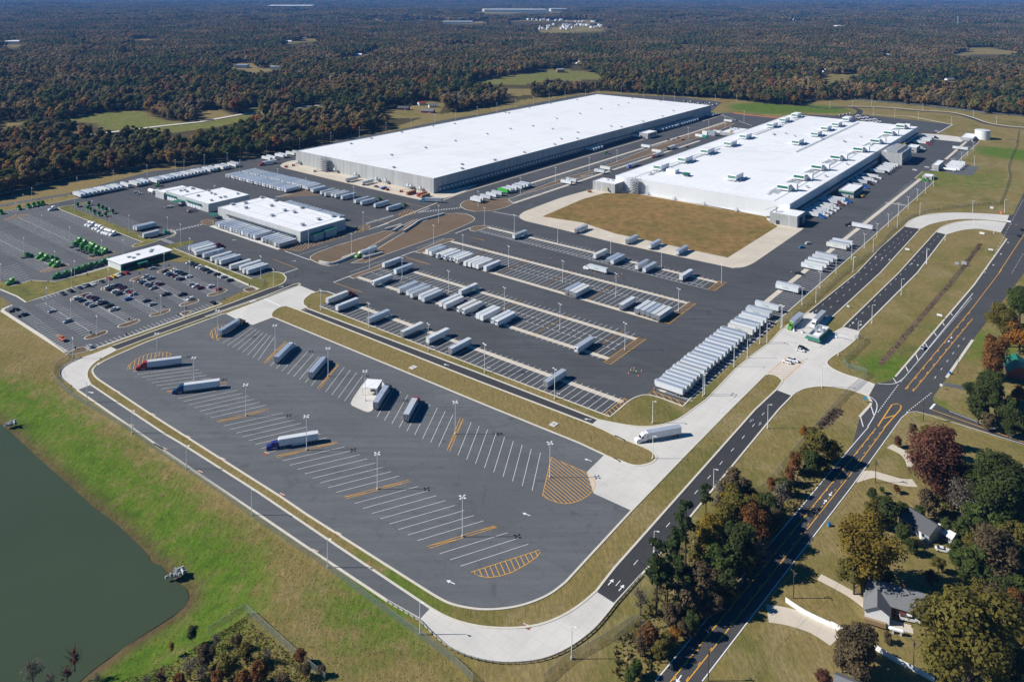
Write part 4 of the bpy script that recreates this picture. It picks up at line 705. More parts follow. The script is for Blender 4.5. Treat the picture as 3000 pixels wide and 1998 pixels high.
b = simple('dock_office', 'small white office with two windows behind the condenser block', 'office', Q8(1365,418), 300 + .3189 * 467, Q8(1288,396), Q8(1408,394)); doors(b, 'front', (4, 9), 2, 1.5, 'glass_dark', 'window', 2.2)
b = simple('dock_office', 'white roofed office pushed out from the dry warehouse dock wall', 'office', b4(566,263), 300 + .35 * 307, b4(500,252), b4(655,242)); doors(b, 'side', (8, 14, 20), 2.5, 1.3, 'glass_dark', 'window', 3.0); doors(b, 'front', (5,)); MB().box((15, -.5, 4.5), (14, 1, .4), 'louvre_green').build('awning', b.t)
b = simple('loading_lobby', 'flat lit lobby joining the dry warehouse wall behind the dock office', 'lobby', b4(500,252), 300 + .35 * 290, b4(450,242), b4(560,228), h=5.5); doors(b, 'front', (3,))
b = simple('rooftop_plant_block', 'grey block with a cluttered roof on the truck court side of the cold store', 'plant block', b4(1300,262), 300 + .35 * 287, b4(1225,228), b4(1380,222)); vents(b, L(b4, 1260,215, 1290,228, 1320,225, 1270,240), 2.2); doors(b, 'front', (6,)); MB().box((5, 9, b.h + 1.0), (4, 2.4, 1.8), 'crane_yellow').build('roof_machine', b.t)
b = simple('pump_house', 'low grey pump house beside the round white water tank', 'pump house', b7(918,445), 250 + .35 * 447.5, b7(853,402), b7(941,408), h=4.2); doors(b, 'front', (3,), 1.6); doors(b, 'side', (3,), 1.2)
b = simple('switchgear_house', 'white roofed grey building beside the row of white generators', 'utility building', b7(630,673), 250 + .35 * 722, b7(575,664), b7(679,632)); doors(b, 'front', (3, 7)); doors(b, 'side', (5,), 3, 3)
b = simple('refuse_store', 'small grey block building with open roof beside two green skips', 'utility building', b7(575,766), 250 + .35 * 795, b7(505,747), b7(600,748)); doors(b, 'front', (4,), 2.4)
# --- round tank, generators, fuel tanks
p = P(*b7(998,450)); t = thing('water_tank', p, 0, 'round white water storage tank standing on the grass', 'tank'); rt_ = 57 * .35 * p.y / F
ht = HGT(*b7(998,458), 250 + .35 * 383); MB().cyl((0, 0, 0), (0, 0, ht), rt_, 'bright_white', 40, caps=False).build('shell', t); MB().cyl((0, 0, ht), (0, 0, ht + 1), rt_ + .1, 'trailer_white', 40, rt_ * .1).build('roof', t); m = MB()
for k in range(14): a = 2 * math.pi * k / 14; m.cyl((math.cos(a) * rt_, math.sin(a) * rt_, ht), (math.cos(a) * rt_, math.sin(a) * rt_, ht + 1), .06, 'galvanised', 4)
m.build('railing', t); MB().box((-.2, -rt_ - .3, ht / 2), (.6, .2, ht), 'galvanised').build('ladder', t)
def gen(): 
    t = thing('generator_unit', label='white containerised generator', cat='generator'); MB().box((0, 0, 2.2), (14, 3.2, 3.6), 'bright_white', mt='trailer_white').build('housing', t); MB().box((0, 0, .2), (14.4, 3.4, .4), 'pipe_grey').build('skid', t); MB().box((-7.06, 0, 2.2), (.12, 2.6, 2.4), 'trailer_grey').build('grille', t); MB().cyl((4, 0, 4), (4, 0, 5.2), .3, 'galvanised', 8).build('exhaust', t); return t
g0 = gen()
for k, q in enumerate(L(b7, 750,705, 765,692, 780,678, 795,665)): place(g0, P(*q), ANG_B, 'white containerised generator, %s from the propane tank in its block of four' % ORD[k], 'generators on the utility pad')
def htank(name, label, q, ang, ln, r, col='bright_white', grp=None):
    t = thing(name, P(*q), ang, label, 'tank', grp); m = MB().cyl((-ln / 2, 0, r + .8), (ln / 2, 0, r + .8), r, col, 18, caps=False); m.cyl((-ln / 2, 0, r + .8), (-ln / 2 - .6, 0, r + .8), r, col, 18, r * .45); m.cyl((ln / 2, 0, r + .8), (ln / 2 + .6, 0, r + .8), r, col, 18, r * .45); m.build('vessel', t)
    for x in (-ln * .32, ln * .32): MB().box((x, 0, .5), (.5, r * 1.6, 1.0), 'concrete').build('saddle', t)
    return t
htank('propane_tank', 'long white cylindrical tank in front of the white generators', b7(715,720), ANG_B, 14, 1.3); htank('fuel_tank', 'white cylindrical fuel tank at the corner of the truck wash', a3(1225,490), ANG_B, 8.5, 1.9)
htank('propane_tank', 'small white cylindrical tank lying on the lawn by the round shrub', F8(397,1322), math.radians(-22), 3.4, .55); sheet('gravel_pad', L(b7, 640,715, 760,745, 905,760, 972,688, 940,678, 830,670, 700,640), .06, 'asphalt_old'); sheet('concrete_pad', L(b7, 480,405, 600,412, 690,420, 790,432, 850,452, 820,478, 600,455), .06, 'concrete')
for k, q in enumerate(L(b7, 503,795, 540,800)):
    t = thing('skip', P(*q), ANG_A, 'open green steel skip %s the grey block building' % ('against' if k == 0 else 'standing away from'), 'skip', 'green skips'); MB().box((0, 0, .9), (4.5, 2.2, 1.5), 'container_green', taper=1.12).build('bin', t); MB().box((0, 0, 1.66), (4.2, 2.0, .1), 'dark_steel').build('opening', t)
# --- truck shops and driver office
SH2 = simple('truck_terminal', 'white roofed loading terminal with trailers backed along its long side', 'terminal', a4(1700,1197), 440 + .2 * 1365, a4(490,835), a4(2340,1000), 'shop_wall', 'white_roof', par=.35)
box_part('dock_canopy', SH2.t, [((-1.0, SH2.W * .46, 4.9), (1.9, SH2.W * .82, .35))], 'dock_dark')
for k in range(19): MB().box((-.06, 9 + k * (SH2.W * .80 / 19), 3.0), (.14, 2.6, 2.8), 'door_white').box((-.1, 9 + k * (SH2.W * .80 / 19), 1.0), (.25, 3.0, .8), 'dock_dark').build('dock_door', SH2.t)
box_part('roof_seam', SH2.t, [((x, SH2.W / 2, SH2.h - .33), (.25, SH2.W - 14, .12)) for x in (10, 24, 38)] + [((24, y, SH2.h - .30), (28, .25, .12)) for y in (8, SH2.W * .5, SH2.W - 10)], 'pipe_grey'); vents(SH2, L(a4, 895,850, 1325,745, 1270,820, 1465,890, 1605,915, 1715,850, 1280,965, 1725,1100, 1960,1020, 2170,975, 700,800, 1130,700, 890,780, 2280,985), 2.2)
MB().box((14, -2.4, 2.2), (9, 4.6, 4.4), 'shop_wall', mt='white_roof').build('side_lobby', SH2.t); MB().box((14, -2.6, 4.8), (10, 5.4, .4), 'awning_green').build('lobby_roof', SH2.t); MB().box((26, -2.4, 2.6), (11, 4.6, 5.2), 'shop_wall').build('side_store', SH2.t); MB().box((26, -2.6, 5.5), (12, 5.2, .4), 'awning_green').build('store_roof', SH2.t)
MB().box((-4, SH2.W + .3, 3.4), (5, 9, .4), 'awning_green').build('end_awning', SH2.t)
SH1 = Bld('truck_shop', 'white roofed truck workshop of joined blocks with green awnings', 'workshop', a4(352,790), 440 + .2 * 915, a3(1430,455), a4(940,650))
SH1.shell('shop_wall', 'white_roof', y1=44, par=.3); SH1.shell('shop_wall', 'white_roof', x1=24.5, y0=44, y1=71, par=.3); SH1.shell('shop_wall', 'white_roof', x0=-2, x1=24, y0=71, y1=86, h=SH1.h - 1.3, par=.3)
for k in range(5): MB().box((-.06, 14 + k * 4.4, 2.2), (.14, 3.4, 4.0), 'door_white').build('roller_door', SH1.t)
for k in range(4): MB().box((-.06, 54 + k * 4.2, 2.2), (.14, 3.4, 4.0), 'door_white').build('roller_door', SH1.t)
MB().box((-.9, 23, 5.3), (1.7, 24, .3), 'awning_green').build('awning', SH1.t); MB().box((-.9, 61, 5.3), (1.7, 18, .3), 'awning_green').build('awning', SH1.t)
m = MB().box((-4, 43, 3.8), (8.5, 9, .35), 'awning_green')
for x in (-8, -.6):
    for y in (39, 47): m.cyl((x, y, 0), (x, y, 3.7), .12, 'galvanised', 6)
m.build('porch', SH1.t); vents(SH1, L(a3, 1700,440, 1730,460, 1810,420, 1640,450, 1900,525, 2150,385, 2090,485, 2140,500, 2220,550, 2090,590) + L(a4, 125,570, 200,675, 350,600, 590,690, 775,645), 1.8)
b = Bld('wash_canopy', 'open steel canopy on posts at the end of the truck workshop', 'canopy', a3(1575,535), 470 + .2 * 600, a3(1290,425), a3(1590,520), h=5.2); m = MB().box((2.2, b.W / 2, 5.0), (5.0, b.W, .35), 'trailer_grey', mt='white_roof'); m.build('roof', b.t)
for k in range(5): MB().cyl((.2, b.W * (k + .2) / 5, 0), (.2, b.W * (k + .2) / 5, 4.9), .14, 'galvanised', 6).build('post', b.t)
OF = simple('driver_office', 'long glass fronted office with a tapering white roof facing the car park', 'office', a3(780,1522), 470 + .2 * 1620, a3(622,1442), a3(1500,1322), 'louvre_green', 'white_roof', snap=False)
MB().box((OF.D / 2, OF.W / 2, OF.h + .1), (OF.D + 2.4, OF.W + 2.0, .5), 'trailer_white', mt='white_roof').build('roof_edge', OF.t); m = MB()
for k in range(22): m.box((2 + k * (OF.D - 4) / 21, -.08, 2.0), (1.3, .14, 2.2), 'glass_dark')
m.build('window', OF.t); MB().box((-.4, OF.W / 2, OF.h / 2), (.5, OF.W, OF.h * .96), 'trailer_white').build('end_wall', OF.t); MB().box((OF.D * .36, -2.6, 3.2), (7, 5, .3), 'awning_green').cyl((OF.D * .36 - 3, -4.8, 0), (OF.D * .36 - 3, -4.8, 3.1), .12, 'galvanised', 6).cyl((OF.D * .36 + 3, -4.8, 0), (OF.D * .36 + 3, -4.8, 3.1), .12, 'galvanised', 6).build('porch', OF.t); vents(OF, L(a3, 1010,1390, 1215,1325, 880,1430, 945,1440, 1200,1350), 1.8)
# --- guard house at the gate
GH = Bld('guard_house', 'small gatehouse with a green skirt roof on the concrete gate plaza', 'guard house', R4(938,742), 750 + .3189 * 806, R4(850,702), R4(1035,652), snap=False)
GH.shell('shop_wall', 'white_roof', par=1.1); hh = GH.h; k = 1.5; z1, z0 = hh - 1.1, hh - 2.3
v = [(-k, -k, z0), (GH.D + k, -k, z0), (GH.D + k, GH.W + k, z0), (-k, GH.W + k, z0), (.02, .02, z1), (GH.D - .02, .02, z1), (GH.D - .02, GH.W - .02, z1), (.02, GH.W - .02, z1)]
MB().add(v, [(0, 1, 5, 4), (1, 2, 6, 5), (2, 3, 7, 6), (3, 0, 4, 7), (3, 2, 1, 0)], 'awning_green').build('skirt_roof', GH.t); doors(GH, 'front', (1.2, 3.2), 1.1, 1.3, 'glass_dark', 'window', 1.7); doors(GH, 'side', (2, 5, 8), 1.4, 1.3, 'glass_dark', 'window', 1.7); doors(GH, 'side', (6.6,), 1.0, 2.1); vents(GH, L(R4, 915,680, 950,660, 970,690), 1.6)
# --- drivers' shelter in the drop lot
hs = 4.0; SHp = [P(*R2(x, y), hs) for x, y in ((1130,893), (1268,903), (1318,822), (1182,815))]; c = sum(SHp, Vector()) / 4; t = thing('shelter', (c.x, c.y, .15), 0, 'open fronted white roofed shelter on the concrete island in the drop lot', 'shelter')
loc_ = [(p.x - c.x, p.y - c.y) for p in SHp]; m = MB(); m.add([(x, y, hs - .35) for x, y in loc_] + [(x, y, hs - .15) for x, y in loc_], [(3, 2, 1, 0), (4, 5, 6, 7), (0, 1, 5, 4), (1, 2, 6, 5), (2, 3, 7, 6), (3, 0, 4, 7)], 'white_roof'); m.build('roof', t)
for (x, y) in loc_[:2]: MB().cyl((x * .95, y * .95, 0), (x * .95, y * .95, hs - .36), .12, 'galvanised', 6).build('post', t)
for a, b in ((1, 2), (2, 3)): m = MB(); xa, ya, xb, yb = loc_[a][0] * .94, loc_[a][1] * .94, loc_[b][0] * .94, loc_[b][1] * .94; m.ribbon([(xa, ya), (xb, yb)], .15, 0, 'trailer_grey', hs - .36); m.build('wall', t)
xa, ya, xb, yb = [v * .9 for v in (*loc_[0], *loc_[1])]; m = MB()
for k in range(9): q = (k + .5) / 9; m.box((xa + (xb - xa) * (.25 + .7 * q), ya + (yb - ya) * (.25 + .7 * q) + 1.2, 1.5), (.08, .08, 3.0), 'galvanised')
m.build('screen', t); MB().box((.3, 0, .5), (2.2, .8, 1.0), 'dark_steel').build('bench', t)
# --- mid court boxes
for k, (q, d, m_, lb) in enumerate(((b4(995,290), (10, 3, 3), 'bright_white', 'white container standing on blocks beside the grey plant boxes'), (b4(1045,275), (7, 4, 5), 'bright_white', 'tall white cabinet between the white container and the grey plant box'), (b4(1100,280), (11, 5, 6), 'trailer_grey', 'large grey plant box in the truck court'), (b4(1040,298), (5, 2.6, 2.6), 'teal', 'small green box in front of the grey plant box'), (b4(1160,258), (16, 3, 3), 'trailer_white', 'long low white container behind the grey plant box'))):
    t = thing('plant_container', P(*q), ANG_B, lb, 'container'); MB().box((0, 0, d[2] / 2 + .4), d, m_).build('housing', t); MB().box((0, 0, .2), (d[0] * .95, d[1] * .9, .4), 'dark_steel').build('skid', t); MB().box((-d[0] / 2 - .05, 0, d[2] / 2 + .4), (.1, d[1] * .6, d[2] * .7), 'pipe_grey').build('door', t)
# --- clutter by the dry warehouse wall
def skiplike(q, ang, d, col, lb, cat, name):
    t = thing(name, P(*q), ang, lb, cat); m = MB(); m.box((0, 0, d[2] / 2 + .3), d, col)
    for x in np.arange(-d[0] / 2 + .4, d[0] / 2, .8): m.box((x, -d[1] / 2 - .04, d[2] / 2 + .3), (.16, .1, d[2] * .9), col)
    m.build('body', t); MB().box((0, 0, .15), (d[0] * .9, d[1] * .9, .3), 'dark_steel').build('skid', t); MB().box((d[0] / 2 + .04, 0, d[2] / 2 + .3), (.08, d[1] * .9, d[2] * .85), 'rust').build('door', t)
for q, d, c_, lb in ((b8(585,312), (11, 2.6, 2.7), 'rust', 'tan open container beside the orange lift machine'), (b8(675,325), (12, 2.6, 2.6), 'roof_red', 'long dark red container by the warehouse corner'), (b8(700,338), (11, 2.6, 2.7), 'timber', 'tan container in front of the dark red container'), (b8(355,270), (6.5, 2.4, 1.8), 'crate_blue', 'blue open bin on the warehouse apron')): skiplike(q, ANG_A, d, c_, lb, 'container', 'steel_container')
def lift(q, ang, lb, col='crane_yellow'):
    t = thing('lift_machine', P(*q), ang, lb, 'machine'); MB().box((0, 0, 1.0), (3.4, 1.9, .9), col).box((-1, 0, 1.7), (1.1, 1.5, .8), col).build('body', t); MB().cyl((-1.2, 0, 1.9), (2.8, 0, 2.6), .22, col, 6).cyl((2.8, 0, 2.6), (4.2, 0, 1.6), .16, col, 6).build('boom', t)
    for x in (-1.1, 1.1):
        for y in (-1, 1): MB().cyl((x, y - .18, .5), (x, y + .18, .5), .5, 'rubber', 10).build('wheel', t)
for q, ang, lb, col in ((b8(500,295), .4, 'orange boom lift parked among the containers by the warehouse', 'hivis_orange'), (b8(1165 - 375, 300), 0, 'grey compact lift at the warehouse corner', 'trailer_grey'), (b5(1078,240), 2.6, 'brown forklift alone on the concrete pad by the plant block', 'rust'), (a4(1915,320), .3, 'grey scissor lift at the foot of the stair tower', 'pipe_grey'), (a4(1490,255), .9, 'small red machine on the warehouse apron', 'roof_red'), (a4(1600,235), .2, 'red and white machine on the warehouse apron nearer the wall', 'paint_red'), (b8(385,280), .8, 'red compact loader beside the blue bin', 'roof_red'), (b3(935,710), .5, 'yellow yard cart beside the green banded dock office', 'crane_yellow')): lift(q, ang, lb, col)
# --- far buildings
def far_shed(name, px0, px1, py, dep, h, lb, roof='white_roof', wallm='trailer_white', cat='warehouse'):
    a, b_ = P(px0, py), P(px1, py); z = ZH((a.x + b_.x) / 2, a.y) + 1; w_ = (b_ - a).length; t = thing(name, ((a.x + b_.x) / 2, a.y + dep / 2, z), math.atan2(b_.y - a.y, b_.x - a.x), lb, cat); MB().box((0, 0, h / 2 - 3), (w_, dep, h + 6), wallm).build('wall', t); MB().box((0, 0, h + .4), (w_ - 1, dep - 1, .6), roof).build('roof', t)
far_shed('distant_warehouse', 775, 905, 22, 420, 26, 'distant long white warehouse alone in the forest near the skyline'); far_shed('distant_warehouse', 1415, 1600, 38.5, 200, 26, 'distant white warehouse, longer of two in line beyond the highway bridge'); far_shed('distant_warehouse', 1612, 1660, 37.5, 120, 24, 'distant white warehouse, shorter of two in line beyond the highway bridge'); far_shed('distant_warehouse', 1297, 1385, 69, 60, 14, 'distant low white building at the left end of the housing estate')
far_shed('barn', 1632, 1654, 214, 24, 6, 'open barn with a grey roof in the pale meadow', 'pipe_grey', 'timber', 'barn'); far_shed('farm_shed', 2413, 2436, 214, 22, 6, 'white farm sheds at the edge of the brown field', 'white_roof', 'trailer_white', 'shed'); far_shed('school', 2450, 2472, 82, 60, 12, 'distant white roofed building standing clear in the woods'); far_shed('distant_office', 2330, 2360, 64, 60, 10, 'distant pale office building among dark trees', 'white_roof', 'trailer_white', 'office'); far_shed('distant_yard', 688, 722, 200, 26, 6, 'blue grey farm sheds above the small green pasture', 'trailer_roof', 'trailer_white', 'shed'); far_shed('distant_yard', 790, 820, 204, 26, 6, 'white farm sheds beside the small green pasture', 'white_roof', 'trailer_white', 'shed'); far_shed('distant_yard', 5, 65, 132, 60, 8, 'pale sheds at the far edge of the woods beside a clearing', 'white_roof', 'trailer_white', 'shed')
def gable(name, q, ang, d, h, wallm, roofm, label, cat='house', group=None, rz=None, parts=True):
    z = ZH(q.x, q.y); t = thing(name, (q.x, q.y, z), ang, label, cat, group); x, y = d[0] / 2, d[1] / 2; rh = y * .62
    if not parts:
        return t
    m = MB(); m.add([(-x, -y, 0), (x, -y, 0), (x, y, 0), (-x, y, 0), (-x, -y, h), (x, -y, h), (x, y, h), (-x, y, h), (-x, 0, h + rh), (x, 0, h + rh)], [(0, 1, 5, 4), (2, 3, 7, 6), (1, 2, 6, 9, 5), (3, 0, 4, 8, 7)], wallm); m.build('wall', t)
    o = .5; e = .25; m = MB(); vs = [(-x - o, -y - o, h - e), (x + o, -y - o, h - e), (x + o, 0, h + rh + .06), (-x - o, 0, h + rh + .06), (x + o, y + o, h - e), (-x - o, y + o, h - e)]; vs += [(a, b, c + .18) for a, b, c in vs]
    m.add(vs, [(6, 7, 8, 9), (9, 8, 10, 11), (3, 2, 1, 0), (5, 4, 2, 3), (0, 1, 7, 6), (4, 5, 11, 10), (1, 2, 8, 7), (2, 4, 10, 8), (0, 6, 9, 3), (3, 9, 11, 5)], roofm); r = m.build('roof', t)
    for k in range(3): MB().box((-x * .6 + k * x * .6, -y - .04, h * .55), (1.2, .1, 1.3), 'glass_dark').box((-x * .6 + k * x * .6, -y - .06, h * .55 - .72), (1.5, .14, .12), 'trailer_white').build('window', t)
    MB().box((x * .25 + 1.2, -y - .04, 1.05), (1.0, .1, 2.1), 'door_white').build('door', t); return t
HQ = [(1150 + RNG.uniform(0, 660), 148 + RNG.uniform(-4, 14)) for k in range(30)] + [(1350 + RNG.uniform(0, 460), 190 + RNG.uniform(-4, 20)) for k in range(44)]
h0 = None
for k, q in enumerate(HQ):
    p = P(*T2(*q)); lb = 'tiny white house of the distant estate, upper row' if k < 30 else 'tiny white house of the distant estate, lower row'
    if h0 is None:
        m = MB(); m.box((0, 0, 3.5), (13, 10, 7), 'bright_white'); m.add([(-7, -5.6, 7), (7, -5.6, 7), (7, 0, 10), (-7, 0, 10), (7, 5.6, 7), (-7, 5.6, 7)], [(0, 1, 2, 3), (3, 2, 4, 5), (1, 4, 2), (0, 3, 5)], 'trailer_roof_white'); h0 = m.build('distant_house'); tag(h0, lb, 'house', 'distant estate houses')
    place(h0, (p.x, p.y, ZH(p.x, p.y) + 4), RNG.uniform(0, 3), lb, 'distant estate houses, upper row' if k < 30 else 'distant estate houses, lower row')
for q, ang, d, wl, rf, lb in ((T2(555,725), .5, (13, 8), 'bright_white', 'roof_red', 'white cottage with a red roof behind the dry warehouse'), (T2(632,742), .3, (14, 9), 'bright_white', 'shingle_grey', 'white house beside the red roofed cottage'), (T2(598,780), -.25, (20, 9), 'brick_red', 'shingle_grey', 'long brick bungalow beside the paved court'), (T2(430,760), -.2, (18, 9), 'brick_red', 'shingle_dark', 'brick bungalow half hidden by trees behind the dry warehouse'), (T1(515,905), .4, (15, 10), 'bright_white', 'shingle_grey', 'white house in the trees near the long green pasture'), (T1(2090,285), .2, (24, 12), 'trailer_white', 'shingle_grey', 'pale house on the wooded ridge'), (T1(1990,300), .1, (22, 12), 'trailer_white', 'white_roof', 'pale roofed house beside the ridge house'), (T2(1640,440), .3, (16, 10), 'bright_white', 'white_roof', 'white house at the wood edge above the pale meadow'), (T2(120,388), 0, (18, 10), 'bright_white', 'white_roof', 'white house beside the green clearing'),
    (T3(1840,560), .2, (18, 10), 'bright_white', 'shingle_grey', 'white house deep in the woods behind the boulevard'), (T3(1700,550), .1, (16, 9), 'trailer_white', 'shingle_grey', 'pale house beside the white house in the woods'), (T3(1410,380), .5, (14, 9), 'bright_white', 'white_roof', 'small white house beside the field edge')): gable('house', P(*q), ang, d, 3.4, wl, rf, lb)
# --- near houses
gable('house', P(*F8(395,1130), 3), math.radians(-25), (17, 10), 3.2, 'brick_red', 'shingle_grey', 'brick house with a grey shingle roof behind the white pickup'); HN = [o for o in COL.objects if o.get('label', '').startswith('brick house with a grey')][0]
m = MB(); m.add([(-9, -10, 0), (-2, -10, 0), (-2, -4, 0), (-9, -4, 0), (-9, -10, 3.2), (-2, -10, 3.2), (-2, -4, 3.2), (-9, -4, 3.2), (-5.5, -10, 5.2)], [(0, 1, 5, 8, 4), (3, 0, 4, 7), (1, 2, 6, 5)], 'bright_white'); m.build('wing_wall', HN); m = MB(); m.add([(-9.5, -10.6, 3.0), (-5.5, -10.6, 5.4), (-1.5, -10.6, 3.0), (-9.5, 0, 3.0), (-5.5, 0, 5.4), (-1.5, 0, 3.0)], [(0, 1, 4, 3), (1, 2, 5, 4)], 'shingle_grey'); m.build('wing_roof', HN); MB().box((-6, -11.4, .8), (6, 2.4, .2), 'timber').box((-6, -12.5, 1.5), (6, .1, .9), 'timber').build('porch', HN); MB().box((2, .4, 6.4), (1, 1, 2.4), 'brick_red').build('chimney', HN)
gable('house', P(*F8(520,750), 3), math.radians(-62), (12, 8), 3.2, 'trailer_grey', 'shingle_dark', 'dark roofed house in deep tree shade'); gable('shed', P(*F8(655,805), 2), math.radians(-60), (5.5, 3.6), 2.4, 'trailer_grey', 'trailer_roof_white', 'small grey garden shed beside the dark roofed house', 'shed'); gable('house', P(*F8(215,1640), 3), math.radians(-30), (13, 9), 3.2, 'trailer_grey', 'shingle_grey', 'grey roofed house cut by the bottom edge of the view'); gable('house', P(*DD(2340,845), 3), math.radians(65), (16, 11), 3.4, 'brick_red', 'roof_green', 'brick house with a bright green metal roof')
# ------------------------------------------------------------------ vehicles
def text_mesh(word, size, mat, name):
    cu = bpy.data.curves.new(name, 'FONT'); cu.body = word; cu.size = size; cu.align_x = 'CENTER'; cu.align_y = 'CENTER'; cu.extrude = .005
    cu.resolution_u = 2; o = bpy.data.objects.new(name, cu); COL.objects.link(o); bpy.context.view_layer.update()
    me = bpy.data.meshes.new_from_object(o.evaluated_get(bpy.context.evaluated_depsgraph_get())); COL.objects.unlink(o); bpy.data.objects.remove(o)
    me.materials.clear(); me.materials.append(MATS[mat]); return me
WORD = text_mesh('Publix', 1.75, 'lettering_grey', 'lettering'); WORD2 = text_mesh('Publix', 1.75, 'lettering_dark', 'lettering')
def side_text(par, me, L_, W_, x=0, z=2.75, both=True):
    for sgn in ((-1, 1) if both else (-1,)):
        o = bpy.data.objects.new('lettering', me); COL.objects.link(o); o.parent = par; o.location = (x, sgn * (W_ / 2 + .03), z); o.rotation_euler = (math.pi / 2, 0, 0 if sgn < 0 else math.pi)
TRT = {}
def trailer(kind, L_, parts=True):
    key = (kind, L_, parts)
    if key in TRT: return TRT[key]
    W_, H_, zb = 2.6, 4.1, 1.15
    body = 'trailer_grey' if 'grey' in kind else 'trailer_white'; roof = 'trailer_roof' if 'metal' in kind or 'grey' in kind else 'trailer_roof_white'
    t = thing('semi_trailer', label='trailer', cat='trailer') if parts else None
    m = MB(); m.box((0, 0, (zb + H_) / 2), (L_, W_, H_ - zb), body, mt=roof)
    for y in (-W_ / 2 - .02, W_ / 2 + .02): m.box((0, y, zb + .1), (L_, .05, .22), 'door_steel').box((0, y, H_ - .07), (L_, .06, .16), body)
    for x in np.arange(-L_ / 2 + 1.2, L_ / 2, 1.22): m.box((x, 0, H_ + .006), (.05, W_ - .1, .012), roof)
    def done(n_):
        nonlocal m
        if parts: m.build(n_, t); m = MB()
    done('box')
    m.box((-L_ / 2 - .03, 0, (zb + H_) / 2), (.07, W_ - .12, H_ - zb - .1), 'door_steel' if 'dark' in kind or 'grey' in kind else body)
    for y in (-.62, .62): m.box((-L_ / 2 - .08, y, (zb + H_) / 2), (.05, .07, H_ - zb - .3), 'dark_steel')
    m.box((-L_ / 2 - .04, 0, H_ - .1), (.1, W_, .18), 'trailer_grey').box((-L_ / 2 - .05, 0, zb - .45), (.1, 2.2, .12), 'door_steel'); done('rear_door')
    if 'reefer' in kind: m.box((L_ / 2 + .28, 0, 2.95), (.55, 2.0, 1.9), 'trailer_white').box((L_ / 2 + .57, -.25, 3.25), (.05, 1.2, .9), 'dark_steel'); done('cooling_unit')
    for x in (-L_ / 2 + 1.6, -L_ / 2 + 2.95):
        for y in (-.98, .98): m.cyl((x, y - .27, .52), (x, y + .27, .52), .52, 'rubber', 12).cyl((x, y * 1.28, .52), (x, y * 1.285, .52), .27, 'wheel_disc', 8)
        if parts: m.cyl((x, -.9, .52), (x, .9, .52), .1, 'dark_steel', 6); done('axle')
    m.box((0, 0, zb - .15), (L_ * .94, .9, .22), 'dark_steel')
    for y in (-.9, .9): m.box((L_ / 2 - 2.9, y, .6), (.16, .16, 1.1), 'door_steel').box((L_ / 2 - 2.9, y, .05), (.4, .3, .08), 'door_steel')
    m.box((-L_ / 2 + 2.2, 0, .85), (3.2, .8, .3), 'dark_steel'); done('landing_gear')
    if 'skirt' in kind:
        for y in (-W_ / 2 + .05, W_ / 2 - .05): m.box((-.3, y, .8), (6.5, .04, .65), body)
        done('side_skirt')
    if not parts: t = tag(m.build('semi_trailer'), 'trailer', 'trailer')
    elif 'word' in kind: side_text(t, WORD2 if 'bold' in kind else WORD, L_, W_, x=.6)
    TRT[key] = t; return t
def put_trailer(corner, d, L_, kind, label, group, flip=False, parts=True, lift=4.1):
    c = P(*corner, lift); c.z = 0; n_ = Vector((-d.y, d.x, 0)); sgn = -1 if d.dot(AD) > d.dot(BD) else 1      # A rows: corner is the far-left edge; B rows: the near edge
    if flip == 'rear': sgn *= 1
    ctr = c + d * L_ / 2 + n_ * 1.3 * sgn
    ctr = ctr + d * RNG.uniform(-.45, .45)
    return place(trailer(kind, L_, parts), ctr, math.atan2(d.y, d.x) + (math.pi if flip is True else 0) + RNG.uniform(-.009, .009), label, group)
def trow(f, first, last, n, d, L_, kinds, lab, group, flip=True, parts=True, skip=()):
    for k in range(n):
        if k in skip: continue
        q = (first[0] + (last[0] - first[0]) * k / max(n - 1, 1), first[1] + (last[1] - first[1]) * k / max(n - 1, 1))
        put_trailer(f(*q), d, L_ if not isinstance(L_, (list, tuple)) else L_[k % len(L_)], kinds[k % len(kinds)], lab.format(o=ORD[k]), group, flip, parts)
def tlist(f, qs, d, L_, kinds, lab, group, flip=True, parts=True, labs=None):
    for k, q in enumerate(qs): put_trailer(f(*q), d, L_, kinds[k % len(kinds)], labs[k] if labs else lab.format(o=ORD[k]), group, flip, parts)
LT = 16.15
g = 'trailers along the forest bank'
trow(a3, (62,457), (663,340), 11, BD, LT, ['dry', 'reefer metal', 'dry'], 'white trailer, {o} from the road end in the longest run along the grass bank', g, False, False); tlist(a3, [(760,318)], BD, LT, ['dry'], 'white trailer standing alone between two runs along the grass bank', g, False, False)
trow(a3, (885,300), (1050,265), 4, BD, LT, ['dry', 'reefer metal'], 'white trailer, {o} in the short run of four along the grass bank', g, False, False); trow(a3, (1175,258), (1880,115), 15, BD, LT, ['dry', 'reefer metal', 'dry metal'], 'white trailer, {o} in the run behind the truck workshop along the bank', g, False, False)
trow(a4, (258,250), (530,198), 7, BD, LT, ['dry', 'dry metal'], 'white trailer, {o} in the run with the green tractor along the bank', g, False, False, skip=(3,)); tlist(a4, [(630,180), (668,165)], BD, LT, ['dry metal'], 'white trailer, {o} of the pair at the end of the bank row', g, False, False)
tlist(a4, [(1128,87), (1200,72), (1322,48), (1375,40), (1487,18), (1580,6)], BD, LT, ['dry'], 'white trailer, {o} behind the red cab on the verge by the dry warehouse', 'trailers on the far verge', False, False)
g = 'tightly packed trailer block'
trow(a4, (608,352), (1465,568), 24, AD, LT, ['reefer metal', 'reefer metal', 'dry metal'], 'packed trailer, {o} from the bank end of the block\'s front row', g); trow(a4, (840,305), (1690,508), 23, AD, LT, ['reefer metal', 'dry metal'], 'packed trailer, {o} from the bank end of the block\'s rear row', g, parts=False)
